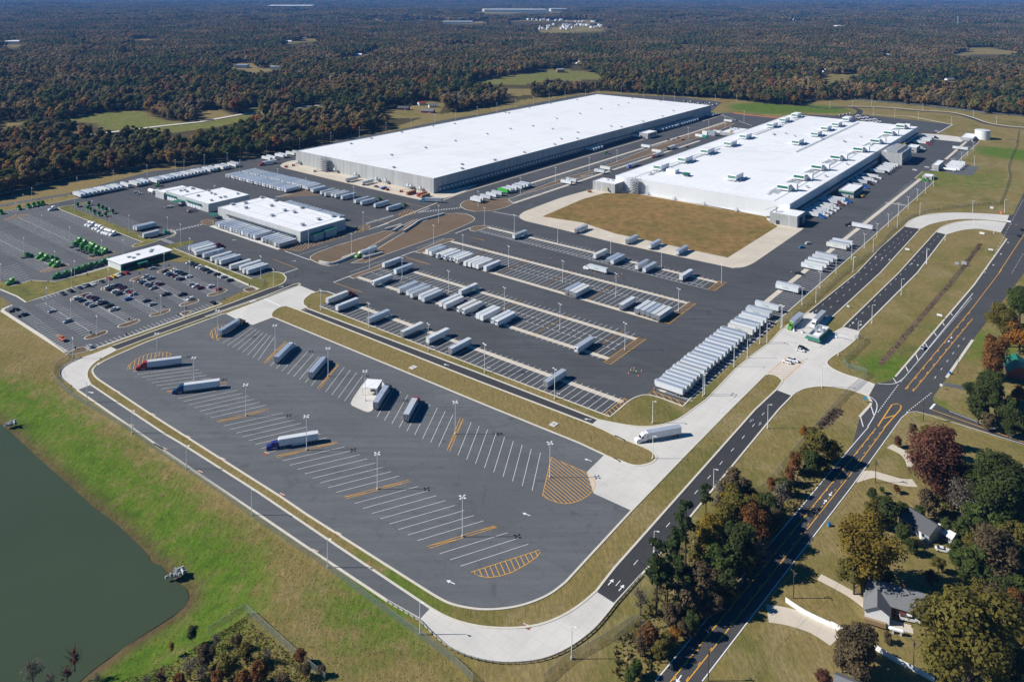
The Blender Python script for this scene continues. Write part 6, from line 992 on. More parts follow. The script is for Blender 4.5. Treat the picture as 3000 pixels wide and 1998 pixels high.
def person(q, ang, pose, top, lab):
    v = [(0, 0, .95), (0, 0, 1.2), (.02, 0, 1.42), (.03, 0, 1.54), (.05, 0, 1.68)]; rad = [.15, .16, .15, .07, .115]; e = [(0, 1), (1, 2), (2, 3), (3, 4)]
    b = .28 if pose else 0
    for s_ in (-1, 1):
        k = len(v); v += [(0, s_ * .1, .9), (.06 * s_ + .03, s_ * .13, .5), (.06 * s_ - .03, s_ * .13, .08), (.06 * s_ + .14, s_ * .14, .04), (0, s_ * .21, 1.4), (.06 + b, s_ * .27, 1.14), (.16 + b * 1.4, s_ * .22, .93), (.2 + b * 1.5, s_ * .2, .85)]; rad += [.1, .075, .055, .045, .065, .05, .04, .035]
        e += [(0, k), (k, k + 1), (k + 1, k + 2), (k + 2, k + 3), (2, k + 4), (k + 4, k + 5), (k + 5, k + 6), (k + 6, k + 7)]
    me = bpy.data.meshes.new('body'); me.from_pydata(v, e, []); o = bpy.data.objects.new('body', me); COL.objects.link(o); sk = o.modifiers.new('s', 'SKIN'); o.modifiers.new('u', 'SUBSURF').levels = 1
    for i, sv in enumerate(me.skin_vertices[0].data): sv.radius = (rad[i], rad[i])
    me.skin_vertices[0].data[0].use_root = True
    bpy.context.view_layer.update(); m2 = bpy.data.meshes.new_from_object(o.evaluated_get(bpy.context.evaluated_depsgraph_get())); COL.objects.unlink(o); bpy.data.objects.remove(o)
    m2.materials.clear()
    for n_ in ('trousers', top, 'skin'): m2.materials.append(MATS[n_])
    for f in m2.polygons:
        z = f.center.z; f.material_index = 0 if z < .93 and abs(f.center.y) < .2 else 2 if z > 1.5 or (z < .98 and abs(f.center.y) > .17) else 1
    t = thing('person', P(*q), ang, lab, 'person'); o = bpy.data.objects.new('body', m2); COL.objects.link(o); o.parent = t; MB().cyl((.05, 0, 1.72), (.05, 0, 1.84), .13, 'white_paint', 8, .08).build('hard_hat', t)
for q, an, po, tp, lb in ((R3(1405,915), .5, 1, 'hivis', 'worker in a yellow vest leaning over at the yard manhole'), (R3(1432,922), 2.5, 0, 'hivis', 'worker in a yellow vest standing between two others at the manhole'), (R3(1455,925), 3.5, 1, 'hivis', 'worker in a yellow vest beside the cones at the manhole'), (R3(1412,900), 5, 0, 'hivis_orange', 'worker in an orange vest at the manhole'), (R4(682,163), .3, 0, 'hivis', 'worker in a yellow vest walking beside the dark pickup'), (Q7(1755,1303), 1.1, 0, 'hivis', 'worker in a yellow vest between the two cars on the lane')): person(q, an, po, tp, lb)
# ------------------------------------------------------------------ light poles
def pole(h, heads):
    t = thing('light_pole', label='pole', cat='light pole'); MB().cyl((0, 0, .7), (0, 0, h), .17, 'pole_paint', 8, .10).build('shaft', t); MB().cyl((0, 0, 0), (0, 0, .75), .36, 'kerb_concrete', 10).build('footing', t)
    if heads == 1: MB().cyl((0, 0, h - .1), (.9, -.5, h + .1), .06, 'pole_paint', 5).build('arm', t); MB().box((1.15, -.62, h + .12), (.85, .45, .16), 'bright_white', -.5).build('lamp_head', t)
    else:
        m = MB()
        for k in range(heads): a = math.pi * 2 * (k + .5) / heads + (.6 if heads == 2 else .2); m.cyl((0, 0, h - .15), (math.cos(a) * .7, math.sin(a) * .7, h), .06, 'pole_paint', 5)
        m.build('arm', t)
        for k in range(heads): a = math.pi * 2 * (k + .5) / heads + (.6 if heads == 2 else .2); MB().box((math.cos(a) * 1.05, math.sin(a) * 1.05, h + .02), (.85, .5, .18), 'bright_white', a).build('lamp_head', t)
    return t
PT = {k: pole(h, k) for k, h in ((4, 14.4), (2, 14.5), (1, 10.2))}
def poles(f, items, heads, lab, group):
    base = {4: 14.4, 2: 14.5, 1: 10.2}[heads]
    for k, (x, y, ty) in enumerate(items):
        bx, by = f(x, y); tx, tyy = f(x, ty); h = min(max(HGT(bx, by, tyy), base * .75), base * 1.3); o = place(PT[heads], P(bx, by), RNG.uniform(-.2, .2) if heads == 1 else 0, lab.format(o=ORD[k]), group); o.scale.z = h / base
g = 'tall lamps in the drop lot'
poles(R1, [(1443,615,400), (1783,825,622), (2260,1155,870)], 4, 'four headed light pole, {o} from the red truck along the lower bays', g); poles(F6, [(462,300,65), (1022,612,350)], 4, 'four headed light pole, {o} of the two nearest the lower half moon hatching', g); poles(R2, [(622,1470,1160)], 4, 'four headed light pole beside the purple cab', g); poles(R2, [(333,565,325), (820,792,535), (1160,1018,745), (1988,1325,1028)], 4, 'four headed light pole, {o} along the angled bays', g); poles(F6, [(1597,222,-5)], 4, 'four headed light pole at the edge of the big hatched fan', g); poles(R1, [(2002,430,188)], 4, 'four headed light pole in the upper half moon hatching', g)
g = 'single headed lamps along the loop road'
poles(R1, [(800,1030,840), (1217,1315,1105)], 1, 'single headed pole, {o} from the pale bend above the pond', g); poles(F5, [(1228,165,10), (1657,470,297), (2156,815,620)], 1, 'single headed pole, {o} of three on the pond side of the loop road', g); poles(F6, [(742,1255,1040), (1740,1415,1195)], 1, 'single headed pole, {o} on the outside of the lower concrete bend', g); poles(R3, [(1605,1378,1175)], 1, 'single headed pole on the rounded lawn by the plaza', g); poles(F7, [(220,282,150), (571,460,340), (228,820,735), (882,108,-30)], 1, 'single headed pole, {o} along the plaza and lower entrance road', g)
poles(R4, [(966,1207,1010), (1115,917,735), (1297,760,600), (1425,620,450), (1694,360,210), (1928,75,-60)], 1, 'single headed pole, {o} on the exit side from the gate', g); poles(R4, [(158,1018,835), (280,940,765), (460,795,620), (910,430,280), (1252,150,10)], 1, 'single headed pole, {o} between the stacked trailers and the entrance road', g); poles(Q8, [(785,1560,1423), (966,1375,1250), (1187,1155,1040), (1395,1035,925), (1880,1010,905), (2172,1015,897), (1888,1160,1040), (2075,1208,1075), (1627,1270,1150), (1455,1485,1350)], 1, 'single headed pole, {o} counted along the upper entrance road and bends', g)
g = 'lamps behind the gate side trailers'
poles(R3, [(2068,1130,945), (2083,1115,915)], 2, 'tall pole, {o} of the close pair at the lawn corner trailer', g); poles(R4, [(395,808,640), (590,665,460), (600,655,455), (783,450,290), (948,298,150), (1095,160,25)], 2, 'tall pole, {o} behind the gate side trailers beyond the lawn corner', g); poles(Q8, [(768,1445,1300), (885,1340,1210), (1000,1240,1115), (1105,1145,1030), (1198,1040,950), (1287,985,870), (1370,905,803), (1446,838,735), (1520,775,720), (1777,545,463), (1833,495,430), (1885,445,368), (1895,585,497)], 2, 'tall pole, {o} along the kerb from the stacked trailers to the water tank', g)
g = 'tall lamps in the striped yard'
poles(R2, [(752,185,0), (1193,350,122), (1740,558,312), (2257,757,495)], 2, 'two headed pole, {o} along the bottom yard row from the oval lawn', g); poles(R3, [(62,915,655), (705,1158,880)], 2, 'two headed pole, {o} of two near the lone dark ended trailer', g); poles(R3, [(244,340,135), (754,515,285), (1351,708,460)], 2, 'two headed pole, {o} along the lowest double row', g); poles(R3, [(780,85,-110), (1268,220,5), (1843,352,145), (2238,95,-80)], 2, 'two headed pole, {o} along the upper striped rows', g)
poles(Q6, [(358,1280,1080), (490,890,750), (909,1045,853), (220,840,662), (267,640,478), (688,668,500), (962,725,565), (1360,830,655), (1847,940,760), (2313,1060,868)], 2, 'two headed pole, {o} in the upper yard round the brown islands', g); poles(Q5, [(1813,1160,958), (1513,1055,868), (1348,920,738), (1455,700,540), (953,865,690)], 2, 'two headed pole, {o} of those around the ramp and the terminal', g); poles(Q6, [(630,490,348), (1018,370,225), (1340,265,130), (1650,165,38), (1905,80,-30)], 2, 'two headed pole, {o} along the brown strip between the warehouses', g); poles(T3, [(38,960,882), (179,910,840), (293,885,808), (423,840,768)], 2, 'two headed pole, {o} at the far end of the brown strip', g)
g = 'lamps on the west yards'
poles(Q5, [(323,172,62), (671,250,142), (928,345,228), (1368,455,308)], 2, 'two headed pole, {o} along the packed trailer block', g); poles(Q5, [(120,1075,885), (515,1145,945), (631,1215,1073)], 2, 'two headed pole, {o} along the row above the car park', g); poles(Q4, [(686,540,390), (847,600,437), (1006,668,505), (1186,740,570)], 2, 'two headed pole, {o} along the grass island in the tractor lot', g); poles(Q4, [(148,575,470), (384,690,572), (642,805,683), (935,935,806), (220,910,785), (505,1040,920), (10,1165,1055)], 2, 'two headed pole, {o} on the centre lines of the tractor lot', g); poles(Q4, [(1540,710,600), (1660,835,652), (1745,975,782), (1132,930,857), (686,1135,995), (658,1230,1080)], 2, 'two headed pole, {o} around the office lawn', g)
poles(Q4, [(430,1395,1243), (997,1215,1075), (1228,1330,1190), (1508,1060,927), (1745,1175,1000), (2003,1285,1145), (1478,1470,1312), (653,1520,1370)], 2, 'two headed pole, {o} in the staff car park', g); poles(R1, [(890,415,252), (1697,255,100), (670,628,455)], 2, 'two headed pole, {o} at the loop road side of the car park', g)
g = 'lamps along the forest bank'; poles(Q4, [(213,490,383), (293,425,320), (710,345,222), (1042,278,160), (1352,240,108), (1611,165,60), (1691,155,66), (1877,120,17), (2087,85,-5), (2265,40,-30)], 2, 'pole standing before the dark forest edge, {o} along the bank', g); poles(T1, [(1840,1070,995), (2068,1035,955), (2283,985,915)], 2, 'pole before the forest, {o} near the dry warehouse corner', g)
g = 'lamps behind the dry warehouse'; poles(T2, [(124,950,880), (308,910,848), (481,890,818), (643,850,788), (789,830,765), (938,802,737), (1074,775,713), (1201,750,690), (1324,725,668), (1435,705,648), (1543,685,630)], 2, 'pole rising behind the dry warehouse roof, {o} from the front corner', g); poles(T2, [(1685,660,628), (1930,650,603), (2085,678,635), (2225,690,648), (2300,700,640)], 2, 'pole beyond the far end of the dry warehouse, {o} along', g)
g = 'lamps along the boulevard'; poles(T3, [(225,700,655), (373,700,660), (1015,750,708), (1170,740,705), (1302,735,698), (1657,765,720), (2005,810,767), (2165,860,818), (1315,800,745), (1463,810,757), (1625,830,772), (1855,860,815)], 2, 'pole along the curving boulevard and far car park, {o} from the green slope', g)
# ------------------------------------------------------------------ walls, fences, guard rails
def barrier(q, label, h=1.5):
    t = thing('barrier_wall', G2(q)[0], 0, label, 'wall', 'low walls at the ramp'); pts = [p - t.location for p in G2(q)]; m = MB(); m.ribbon(pts, .9, 0, 'barrier', h); m.v = [(x, y, z) for x, y, z in m.v]; m.build('wall', t); m = MB(); m.ribbon(pts, 1.0, h, 'kerb_concrete', .15); m.build('coping', t)
barrier(sm(L(a6, 375,150, 520,178, 640,155, 900,45)) , 'pale low wall curving round the tip of the brown island'); barrier(L(b8, 0,862, 118,818), 'short low wall end beside the lime cab'); barrier(sm(L(b8, 520,632, 600,580, 660,540, 760,512, 862,482)), 'long low wall curving along the ramp'); barrier(L(b8, 365,615, 500,575), 'low wall forming one leg of the V beside the ramp'); barrier(L(b8, 432,628, 510,582), 'low wall forming the other leg of the V beside the ramp'); barrier(L(b8, 178,848, 275,800), 'low wall forming one leg of the V below the lime cab'); barrier(L(b8, 180,856, 345,810), 'longer low wall of the V below the lime cab')
POST = None
def fence(q, label, h=2.4, step=6, group=None, topm=True):
    global POST
    pts = G2(q); t = thing('chain_link_fence', pts[0], 0, label, 'fence', group); lp = [p - pts[0] for p in pts]; m = MB()
    for a, b in zip(lp[:-1], lp[1:]): m.add([(a.x, a.y, .05), (b.x, b.y, .05), (b.x, b.y, h), (a.x, a.y, h)], [(0, 1, 2, 3)], 'chain_link')
    m.build('mesh_panel', t); m = MB()
    for a, b in zip(lp[:-1], lp[1:]): m.cyl((a.x, a.y, h), (b.x, b.y, h), .04, 'galvanised', 4, caps=False)
    m.build('top_rail', t)
    tot = sum((b - a).length for a, b in zip(lp[:-1], lp[1:])); step = max(step, tot / 95); src = None; acc = 0
    for a, b in zip(lp[:-1], lp[1:]):
        d = b - a; ln = d.length
        while acc <= ln:
            p = a + d * (acc / ln)
            if src is None: src = MB().cyl((0, 0, 0), (0, 0, h + .12), .05, 'galvanised', 5).build('post', t, p)
            else: c = src.copy(); COL.objects.link(c); c.parent = t; c.location = p
            acc += step
        acc -= ln
    return t
fence(L(R4, 600,625, 700,560, 900,400, 1110,210, 1380,0) + L(Q8, 1010,1340, 1120,1200, 1250,1090, 1400,1020, 1700,975, 2000,945, 2120,940), 'long chain link fence between the trailer kerb and the entrance road'); fence(L(Q8, 2120,940, 2180,800, 2215,690, 2198,610, 2225,510, 2280,400, 2295,255), 'pale chain link fence winding up the grass slope on the highway side'); fence(L(R4, 1270,765, 1355,765, 1355,800, 1165,980, 1200,1030, 1380,1080, 1378,1110, 1330,1150), 'chain link fence with a kink on the lawn by the gate plaza'); fence(L(R4, 1330,1150, 1235,1235, 1180,1275), 'sliding chain link gate across the concrete entry', 2.6, 3); fence(L(R4, 1180,1275, 930,1560) + L(F7, 1075,200, 870,450, 690,560, 450,720, 300,860, 210,1080, 130,1230, 0,1340), 'chain link fence running down behind the roadside trees')
fence(sm(L(R1, 610,575, 630,630, 530,690, 490,760, 500,820, 560,890, 700,1000, 1000,1180, 1230,1320), 3) + L(F5, 960,0, 1350,260, 1680,500, 2000,720) + L(F6, 60,770, 470,1080, 760,1290, 960,1440, 1090,1565), 'chain link fence along the pond side of the loop road'); fence(L(F6, 1555,1565, 1700,1440, 1900,1330, 2160,1170), 'chain link fence outside the lower concrete bend'); fence(L(F5, 1370,1255, 1615,1100, 1990,1440, 2140,1560), 'pale chain link fence meeting at a corner above the pond trees'); fence(L(a5, 690,888, 800,905, 870,960, 830,1020), 'short curved chain link fence on the lawn at the car park corner'); fence(L(R1, 20,100, 400,420, 600,580), 'low fence along the pond side of the car park', 1.2); fence(L(T3, 560,725, 860,690, 1180,690, 1700,735, 2100,785, 2350,805), 'chain link fence below the far woods'); fence(L(Q4, -40,395, 200,338, 700,218, 1300,132, 2000,62, 2400,15), 'chain link fence on the crest of the forest bank', 2.0); fence(L(Q8, 2190,350, 2280,350, 2275,372), 'small fenced enclosure on the grass slope', 2.0)
fence(L(F8, 690,1035, 780,1075, 780,1105), 'wooden paddock fence in the back garden', 1.3)
def guard(q, label):
    pts = G2(q); t = thing('guard_rail', pts[0], 0, label, 'guard rail'); lp = [p - pts[0] for p in pts]; m = MB(); m.ribbon(lp, .14, .45, 'galvanised', .38); m.build('rail', t); tot = sum((b - a).length for a, b in zip(lp[:-1], lp[1:])); step = max(2.2, tot / 95); acc = 0; src = None
    for a, b in zip(lp[:-1], lp[1:]):
        ln = (b - a).length
        while acc <= ln:
            p = a + (b - a) * (acc / ln)
            if src is None: src = MB().box((0, 0, .42), (.2, .3, .84), 'timber').build('post', t, p)
            else: c = src.copy(); COL.objects.link(c); c.parent = t; c.location = p
            acc += step
        acc -= ln
guard([(x, y + 4) for x, y in L(F6, 530,1035, 740,1158) + sm(L(F6, 790,1212, 900,1312, 1000,1372, 1110,1412, 1230,1436, 1350,1442, 1500,1428, 1620,1394, 1750,1328, 1880,1228, 1970,1128, 2030,1050)) + L(F6, 2200,860)], 'steel guard rail around the lower concrete bend'); guard(sm(L(R1, 740,622, 640,668, 575,710, 545,750, 550,795, 585,835, 650,885)), 'steel guard rail around the upper pale bend')
m_ = thing('vinyl_fence', P(*F7(985,1105)), 0, 'long low white board wall between drive and lawn', 'wall'); pts = [p - m_.location for p in G2(sm(L(F7, 985,1105, 1100,1180, 1270,1260, 1345,1290)))]; MB().ribbon(pts, .25, 0, 'white_paint', 1.5).build('panel', m_)
m_ = thing('vinyl_fence', P(*F8(60,1280)), 0, 'white board wall running below the cream drive', 'wall'); pts = [p - m_.location for p in G2(sm(L(F8, 60,1280, 250,1380, 400,1470, 500,1520, 590,1570)))]; MB().ribbon(pts, .25, 0, 'white_paint', 1.5).build('panel', m_)
m_ = thing('silt_fence', P(*T3(350,783)), 0, 'long low orange barrier along the foot of the green slope', 'barrier'); pts = [p - m_.location for p in G2(L(T3, 350,783, 480,800, 660,818))]; MB().ribbon(pts, .4, 0, 'hivis_orange', .7).build('panel', m_); m_ = thing('silt_fence', P(*T3(250,710)), 0, 'short orange barrier patch above the green slope', 'barrier'); MB().ribbon([p - m_.location for p in G2(L(T3, 250,708, 320,702))], 2.5, 0, 'hivis_orange', .8).build('panel', m_)
# ------------------------------------------------------------------ utility poles, signs, small street things
def upole(q, h, label, ang=.5):
    t = thing('utility_pole', P(*q), ang, label, 'utility pole', 'wooden utility poles'); MB().cyl((0, 0, 0), (0, 0, h), .17, 'bark', 7, .11).build('shaft', t); MB().box((0, 0, h - .7), (.14, 2.4, .14), 'bark').build('crossarm', t); m = MB()
    for y in (-1.1, 0, 1.1): m.cyl((0, y, h - .62), (0, y, h - .38), .06, 'galvanised', 5)
    m.build('insulator', t); MB().cyl((.3, 0, h - 2.2), (.3, 0, h - 1.3), .22, 'pipe_grey', 8).build('transformer', t); return Vector(P(*q)) + Vector((0, 0, h - .6))
ups = [upole(F7(540,1560), 10, 'wooden pole at the bottom edge beside the highway'), upole(F7(1030,1085), 9.5, 'wooden pole by the little red tree at the cream drive'), upole(F8(288,548), 9.5, 'wooden pole at the head of the pale footpath'), upole(F8(533,235), 9.5, 'wooden pole at the side street corner'), upole(R4(2213,1080), 10, 'wooden pole on the verge beyond the side street')]
upole(F8(482,1500), 9, 'wooden pole below the brick house'); upole(F7(148,1420), 12, 'tall bare pole in the roadside scrub')
def wire(a, b, label):
    n = 14; t = thing('power_line', a, 0, label, 'wire', 'overhead wires'); m = MB(); d = b - a
    for k in range(n):
        u, v = k / n, (k + 1) / n; m.cyl(d * u - Vector((0, 0, 4 * u * (1 - u) * 1.2)), d * v - Vector((0, 0, 4 * v * (1 - v) * 1.2)), .025, 'wire', 4, caps=False)
    m.build('cable', t)
for k in range(4): wire(ups[k], ups[k + 1], 'thin overhead wire, %s span up the highway verge' % ORD[k])
def sign(f, x, y, w_, h, z, m, label, ang=None, back='pipe_grey'):
    t = thing('road_sign', P(*f(x, y)), (ANG_A if ang is None else ang), label, 'sign', 'roadside signs')
    for y_ in (-w_ * .35, w_ * .35): MB().cyl((0, y_, 0), (0, y_, z + h), .05, 'galvanised', 5).build('post', t)
    MB().box((-.08, 0, z + h / 2), (.06, w_, h), m).box((-.03, 0, z + h / 2), (.03, w_ * 1.02, h * 1.02), back).build('board', t)
sign(Q8, 1278, 1372, 3, 1.4, 1.2, 'trailer_white', 'white board sign on the median of the upper road'); sign(Q8, 1965, 1218, 3.4, 1.6, .6, 'bright_white', 'white sign board at the head of the exit lawn'); sign(Q8, 1735, 1500, 2.4, 1.8, .8, 'trailer_grey', 'small grey sign back beside the planted row'); sign(Q8, 1800, 1500, 3.4, 2.2, .8, 'trailer_grey', 'large grey sign back beside the planted row'); sign(Q8, 2045, 1375, 3, 1.0, 1.4, 'bright_white', 'white sign on the highway verge uphill of the exit lawn'); sign(R4, 2045, 575, 2.8, 1.2, 1.6, 'bright_white', 'white sign on two legs on the highway verge'); sign(R4, 1206, 480, 1.5, 1.1, .8, 'trailer_white', 'small white sign on the median near the gate'); sign(R4, 1358, 1345, 1.6, 1.6, 1.4, 'paint_light_blue', 'small blue sign on the lawn corner at the highway'); sign(Q8, 2055, 985, 2.6, 1.8, .8, 'trailer_white', 'white cabinet sign on the bare soil patch'); sign(R4, 2060, 1225, 1.2, 1.2, 1.6, 'trailer_white', 'small white sign at the side street mouth'); sign(Q8, 2210, 1105, 3.2, 1.4, .3, 'bright_white', 'low white sign at the tip between the two upper bends')
sign(Q8, 2140, 1030, 1.6, 2.2, .2, 'hivis_orange', 'orange work sign at the end of the upper bend')
t = thing('manhole_slab', P(*R2(1600,712)), ANG_A, 'square pale slab in the middle of the tan median', 'slab', 'drain slabs'); MB().box((0, 0, .12), (3.6, 3, .24), 'concrete').build('slab', t); MB().box((0, 0, .26), (1, 1, .06), 'pipe_grey').build('cover', t); dup(t, P(*R3(698,1390)), ANG_A, 'square pale slab near the plaza end of the tan median'); dup(t, P(*a5(705,1212)), ANG_A, 'square pale slab in the narrow verge by the concrete apron')
t = thing('drain_grate', P(*R1(2440,1505)), r_(-30), 'dark kerb grate on the drop lot edge', 'grate', 'kerb grates'); MB().box((0, 0, .1), (2.6, 1.2, .12), 'rust').build('grate', t); MB().box((0, .7, .16), (2.8, .25, .2), 'kerb_concrete').build('frame', t)
for k, q in enumerate(L(R1, 1075,940, 1400,1150, 1720,1355, 1505,1465, 1200,1250) + L(F5, 1460,105, 1850,340, 1310,190) + L(F6, 200,597, 45,712, 1440,1205)): dup(t, P(*q), r_(-30), 'brown kerb grate, %s counted down the loop road' % ORD[k])
for q, lb in ((R4(2140,1085), 'blue wheelie bin on the highway verge'), (F8(50,770), 'light blue wheelie bin beside the yellow sycamore')):
    t = thing('wheelie_bin', P(*q), .4, lb, 'bin'); MB().box((0, 0, .6), (.9, .8, 1.1), 'paint_light_blue', taper=1.15).build('bin', t); MB().box((.05, 0, 1.2), (1.1, .95, .1), 'paint_blue').build('lid', t)
t = thing('gate_kiosk', P(*R4(785,705)), ANG_A, 'small white kiosk with a post between the gate lanes', 'kiosk'); MB().box((0, 0, .6), (1.4, .8, 1.2), 'bright_white').build('cabinet', t); MB().cyl((-.4, 0, 0), (-.4, 0, 4.2), .08, 'galvanised', 6).build('post', t); MB().box((.2, 0, 1.3), (1.0, .6, .1), 'pipe_grey').build('top', t); t2 = dup(t, P(*R4(708,690)), ANG_A, 'small white kiosk in front of the lime cab')
t = thing('gate_canopy', P(*R4(1128,760)), ANG_B, 'white barrier gantry across the exit lane', 'barrier'); m = MB()
for x in (-2, 2): m.cyl((x, 0, 0), (x, 0, 2.4), .1, 'bright_white', 6)
m.build('post', t); MB().box((1, 0, 2.2), (7, .25, .2), 'bright_white').build('boom', t); MB().box((-2, 0, .6), (.8, .6, 1.2), 'bright_white').build('cabinet', t)
for q, lb, s_ in ((F5(1165,855), 'rock and concrete outfall at the pond bay', .62), (R1(95,1235), 'broken rock heap at the upper pond bank', .4)):
    t = thing('outfall', P(*q, -1.6), .3, lb, 'outfall'); m = MB()
    for k in range(60):
        a, r = RNG.uniform(0, 6.28), RNG.uniform(0, 5.5) * s_; z = RNG.uniform(-.6, .4); s2 = RNG.uniform(.3, .9); m.box((math.cos(a) * r, math.sin(a) * r * .6, z + .5), (s2 * 1.3, s2, s2 * .8), 'rock', RNG.uniform(0, 3), taper=.7)
    m.build('rocks', t); MB().box((.8, .8, .9), (2.6, .3, 1.2), 'barrier', .4).box((1.7, -.6, .9), (.3, 2.0, 1.2), 'barrier', .4).build('headwall', t)
# power line pylons far off
t = thing('pylon', (P(2806,80).x, P(2806,80).y, ZH(P(2806,80).x, P(2806,80).y)), .4, 'grey lattice pylon standing out of the far woods', 'pylon'); m = MB(); hp = 62
for sx in (-1, 1):
    for sy in (-1, 1): m.cyl((sx * 5, sy * 5, 0), (sx * .8, sy * .8, hp), .5, 'galvanised', 4)
m.build('tower', t); m = MB()
for z, l in ((40, 18), (48, 22), (56, 15)): m.box((0, 0, z), (l, 1, .8), 'galvanised')
m.build('crossarm', t)
for k, (f, x, y, ty) in enumerate(((T3,90,690,645), (T3,350,695,640), (T3,685,730,695), (T3,740,735,690), (T3,810,735,690), (T3,1985,775,730), (T3,1690,725,700))):
    q = f(x, y); upole(q, max(9, HGT(*q, f(x, ty)[1])), 'thin pole along the far wood edge, %s from the green slope' % ORD[k], .2)
# ------------------------------------------------------------------ vegetation
def thin(n, c):                                    # light also comes through a leaf
    tr = n.new('ShaderNodeBsdfTranslucent'); mx = n.new('ShaderNodeMixShader'); mx.inputs[0].default_value = .45
    n.lk(c, tr.inputs[0]) if hasattr(c, 'links') else None; n.lk(n.b.outputs[0], mx.inputs[1]); n.lk(tr.outputs[0], mx.inputs[2]); n.lk(mx.outputs[0], n.t.nodes['Material Output'].inputs[0])
def leaf_mat(name, stops, rnd=True, var=.35):
    n = N(name).set(.7, 0, .15); oi = n.new('ShaderNodeObjectInfo'); c = n.rmp(oi.outputs['Random'], stops) if len(stops) > 1 else stops[0][1]
    at = n.attr('tint')[2]; f = n.math('ADD', n.math('MULTIPLY', at, 1.0), 0)
    c = n.mix(f, n.mix(1.0, c, (1 - var,) * 3, 'MULTIPLY'), n.mix(1.0, c, (1 + var, 1 + var * .9, 1 + var * .5), 'MULTIPLY'))
    n.col(c); thin(n, c); MATS[name] = n.m
AUT = [(0, (.075, .105, .034)), (.14, (.115, .135, .040)), (.28, (.19, .165, .055)), (.40, (.23, .165, .075)), (.52, (.155, .15, .06)), (.64, (.27, .165, .06)), (.74, (.095, .115, .042)), (.84, (.22, .19, .13)), (.91, (.33, .145, .05)), (.96, (.17, .165, .06)), (1, (.26, .085, .06))]
LEAF = {'oak_green': (.070, .092, .028), 'olive': (.165, .145, .034), 'yellow': (.27, .195, .03), 'golden': (.23, .17, .03), 'rust': (.22, .105, .035), 'maroon': (.165, .075, .05), 'pine': (.050, .075, .024), 'bare': (.20, .18, .15), 'orange': (.32, .15, .03), 'brown': (.15, .115, .065), 'green': (.085, .12, .03), 'pinkish': (.20, .10, .085)}
for k, c in LEAF.items(): leaf_mat('leaf_' + k, [(0, c)])
def stand_mat(name, dens):
    n = N(name).set(.75, 0, .1); oi = n.new('ShaderNodeObjectInfo'); big = n.noise(.0052, 4, .6, dist=.6); t_ = n.attr('tint')[2]
    r = oi.outputs['Random'] if not dens else n.math('FRACT', n.math('ADD', n.math('MULTIPLY', t_, 3.7), oi.outputs['Random']))
    hard = n.rmp(r, AUT); ever = n.rmp(r, [(0, (.055, .095, .036)), (.5, (.09, .125, .044)), (.85, (.14, .16, .05)), (1, (.20, .15, .06))]); tan = n.rmp(r, [(0, (.27, .22, .10)), (.35, (.31, .20, .095)), (.7, (.28, .24, .17)), (1, (.20, .20, .075))])
    c = n.mix(n.rmp(big, [(.42, (1, 1, 1)), (.47, (0, 0, 0))]), hard, ever); c = n.mix(n.rmp(big, [(.54, (0, 0, 0)), (.59, (.9, .9, .9))]), c, tan)
    h2 = n.math('FRACT', n.math('MULTIPLY', r, 13.7)); c = n.mix(1.0, c, n.rmp(h2, [(0, (.72, .72, .72)), (1, (1.35, 1.3, 1.2))]), 'MULTIPLY')
    if not dens: c = n.mix(t_, n.mix(1.0, c, (.78,) * 3, 'MULTIPLY'), n.mix(1.0, c, (1.25, 1.2, 1.1), 'MULTIPLY'))
    n.col(c); thin(n, c); MATS[name] = n.m
stand_mat('leaf_autumn', 0)
def crown_mesh(name, R, Hc, n, size, mat, seed, lobes=9, cone=0, squash=1.0, up=.35, hollow=.55, rnd_=.42):
    rg = np.random.default_rng(seed); L_ = []
    for k in range(lobes):
        a = rg.uniform(0, 6.283); z = rg.uniform(.12, .95); rr = R * (1 - z) if cone else R * math.sqrt(max(.05, 1 - (2 * z - 1) ** 2 * .85)) * .62
        r = rg.uniform(.3, 1.0) * rr; L_.append((math.cos(a) * r, math.sin(a) * r, z * Hc, R * (rg.uniform(*((.26, .46) if lobes < 20 else (.18, .40))) * (1 - .55 * z if cone else 1))))
    L_.append((0, 0, Hc * .5, R * (.35 if cone else .6)))
    L_ = np.array(L_); w_ = L_[:, 3] ** 2; pick = rg.choice(len(L_), n, p=w_ / w_.sum()); d = rg.normal(size=(n, 3)); d /= np.linalg.norm(d, axis=1)[:, None]; d[:, 2] = np.where(d[:, 2] < -.35, -d[:, 2], d[:, 2])
    rad = L_[pick, 3] * rg.uniform(hollow, 1.05, n); c = L_[pick, :3] + d * rad[:, None] * np.array([1, 1, squash]); c[:, 2] = np.clip(c[:, 2], -.05 * Hc, None)
    nn = d * 1.0 + rg.normal(size=(n, 3)) * rnd_; nn[:, 2] += up; nn /= np.linalg.norm(nn, axis=1)[:, None]
    u = np.cross(nn, rg.normal(size=(n, 3))); u /= np.linalg.norm(u, axis=1)[:, None] + 1e-9; v = np.cross(nn, u); s = size * rg.uniform(.6, 1.35, n)[:, None]
    V = np.stack([c - u * s * .5 - v * s * .35, c + u * s * .5 - v * s * .28, c + u * s * .42 + v * s * .4, c - u * s * .35 + v * s * .45], 1).reshape(-1, 3)
    me = bpy.data.meshes.new(name); me.vertices.add(n * 4); me.vertices.foreach_set('co', V.ravel()); me.loops.add(n * 4); me.loops.foreach_set('vertex_index', np.arange(n * 4)); me.polygons.add(n); me.polygons.foreach_set('loop_start', np.arange(0, n * 4, 4)); me.polygons.foreach_set('loop_total', np.full(n, 4))
    lobe_t = rg.uniform(0, 1, len(L_)); t = np.clip(lobe_t[pick] * .6 + rg.uniform(0, .45, n), 0, 1)
    at = me.attributes.new('tint', 'FLOAT', 'FACE'); at.data.foreach_set('value', t.astype(np.float32)); me.materials.append(MATS[mat]); me.update(calc_edges=True); me.validate(); return me, L_
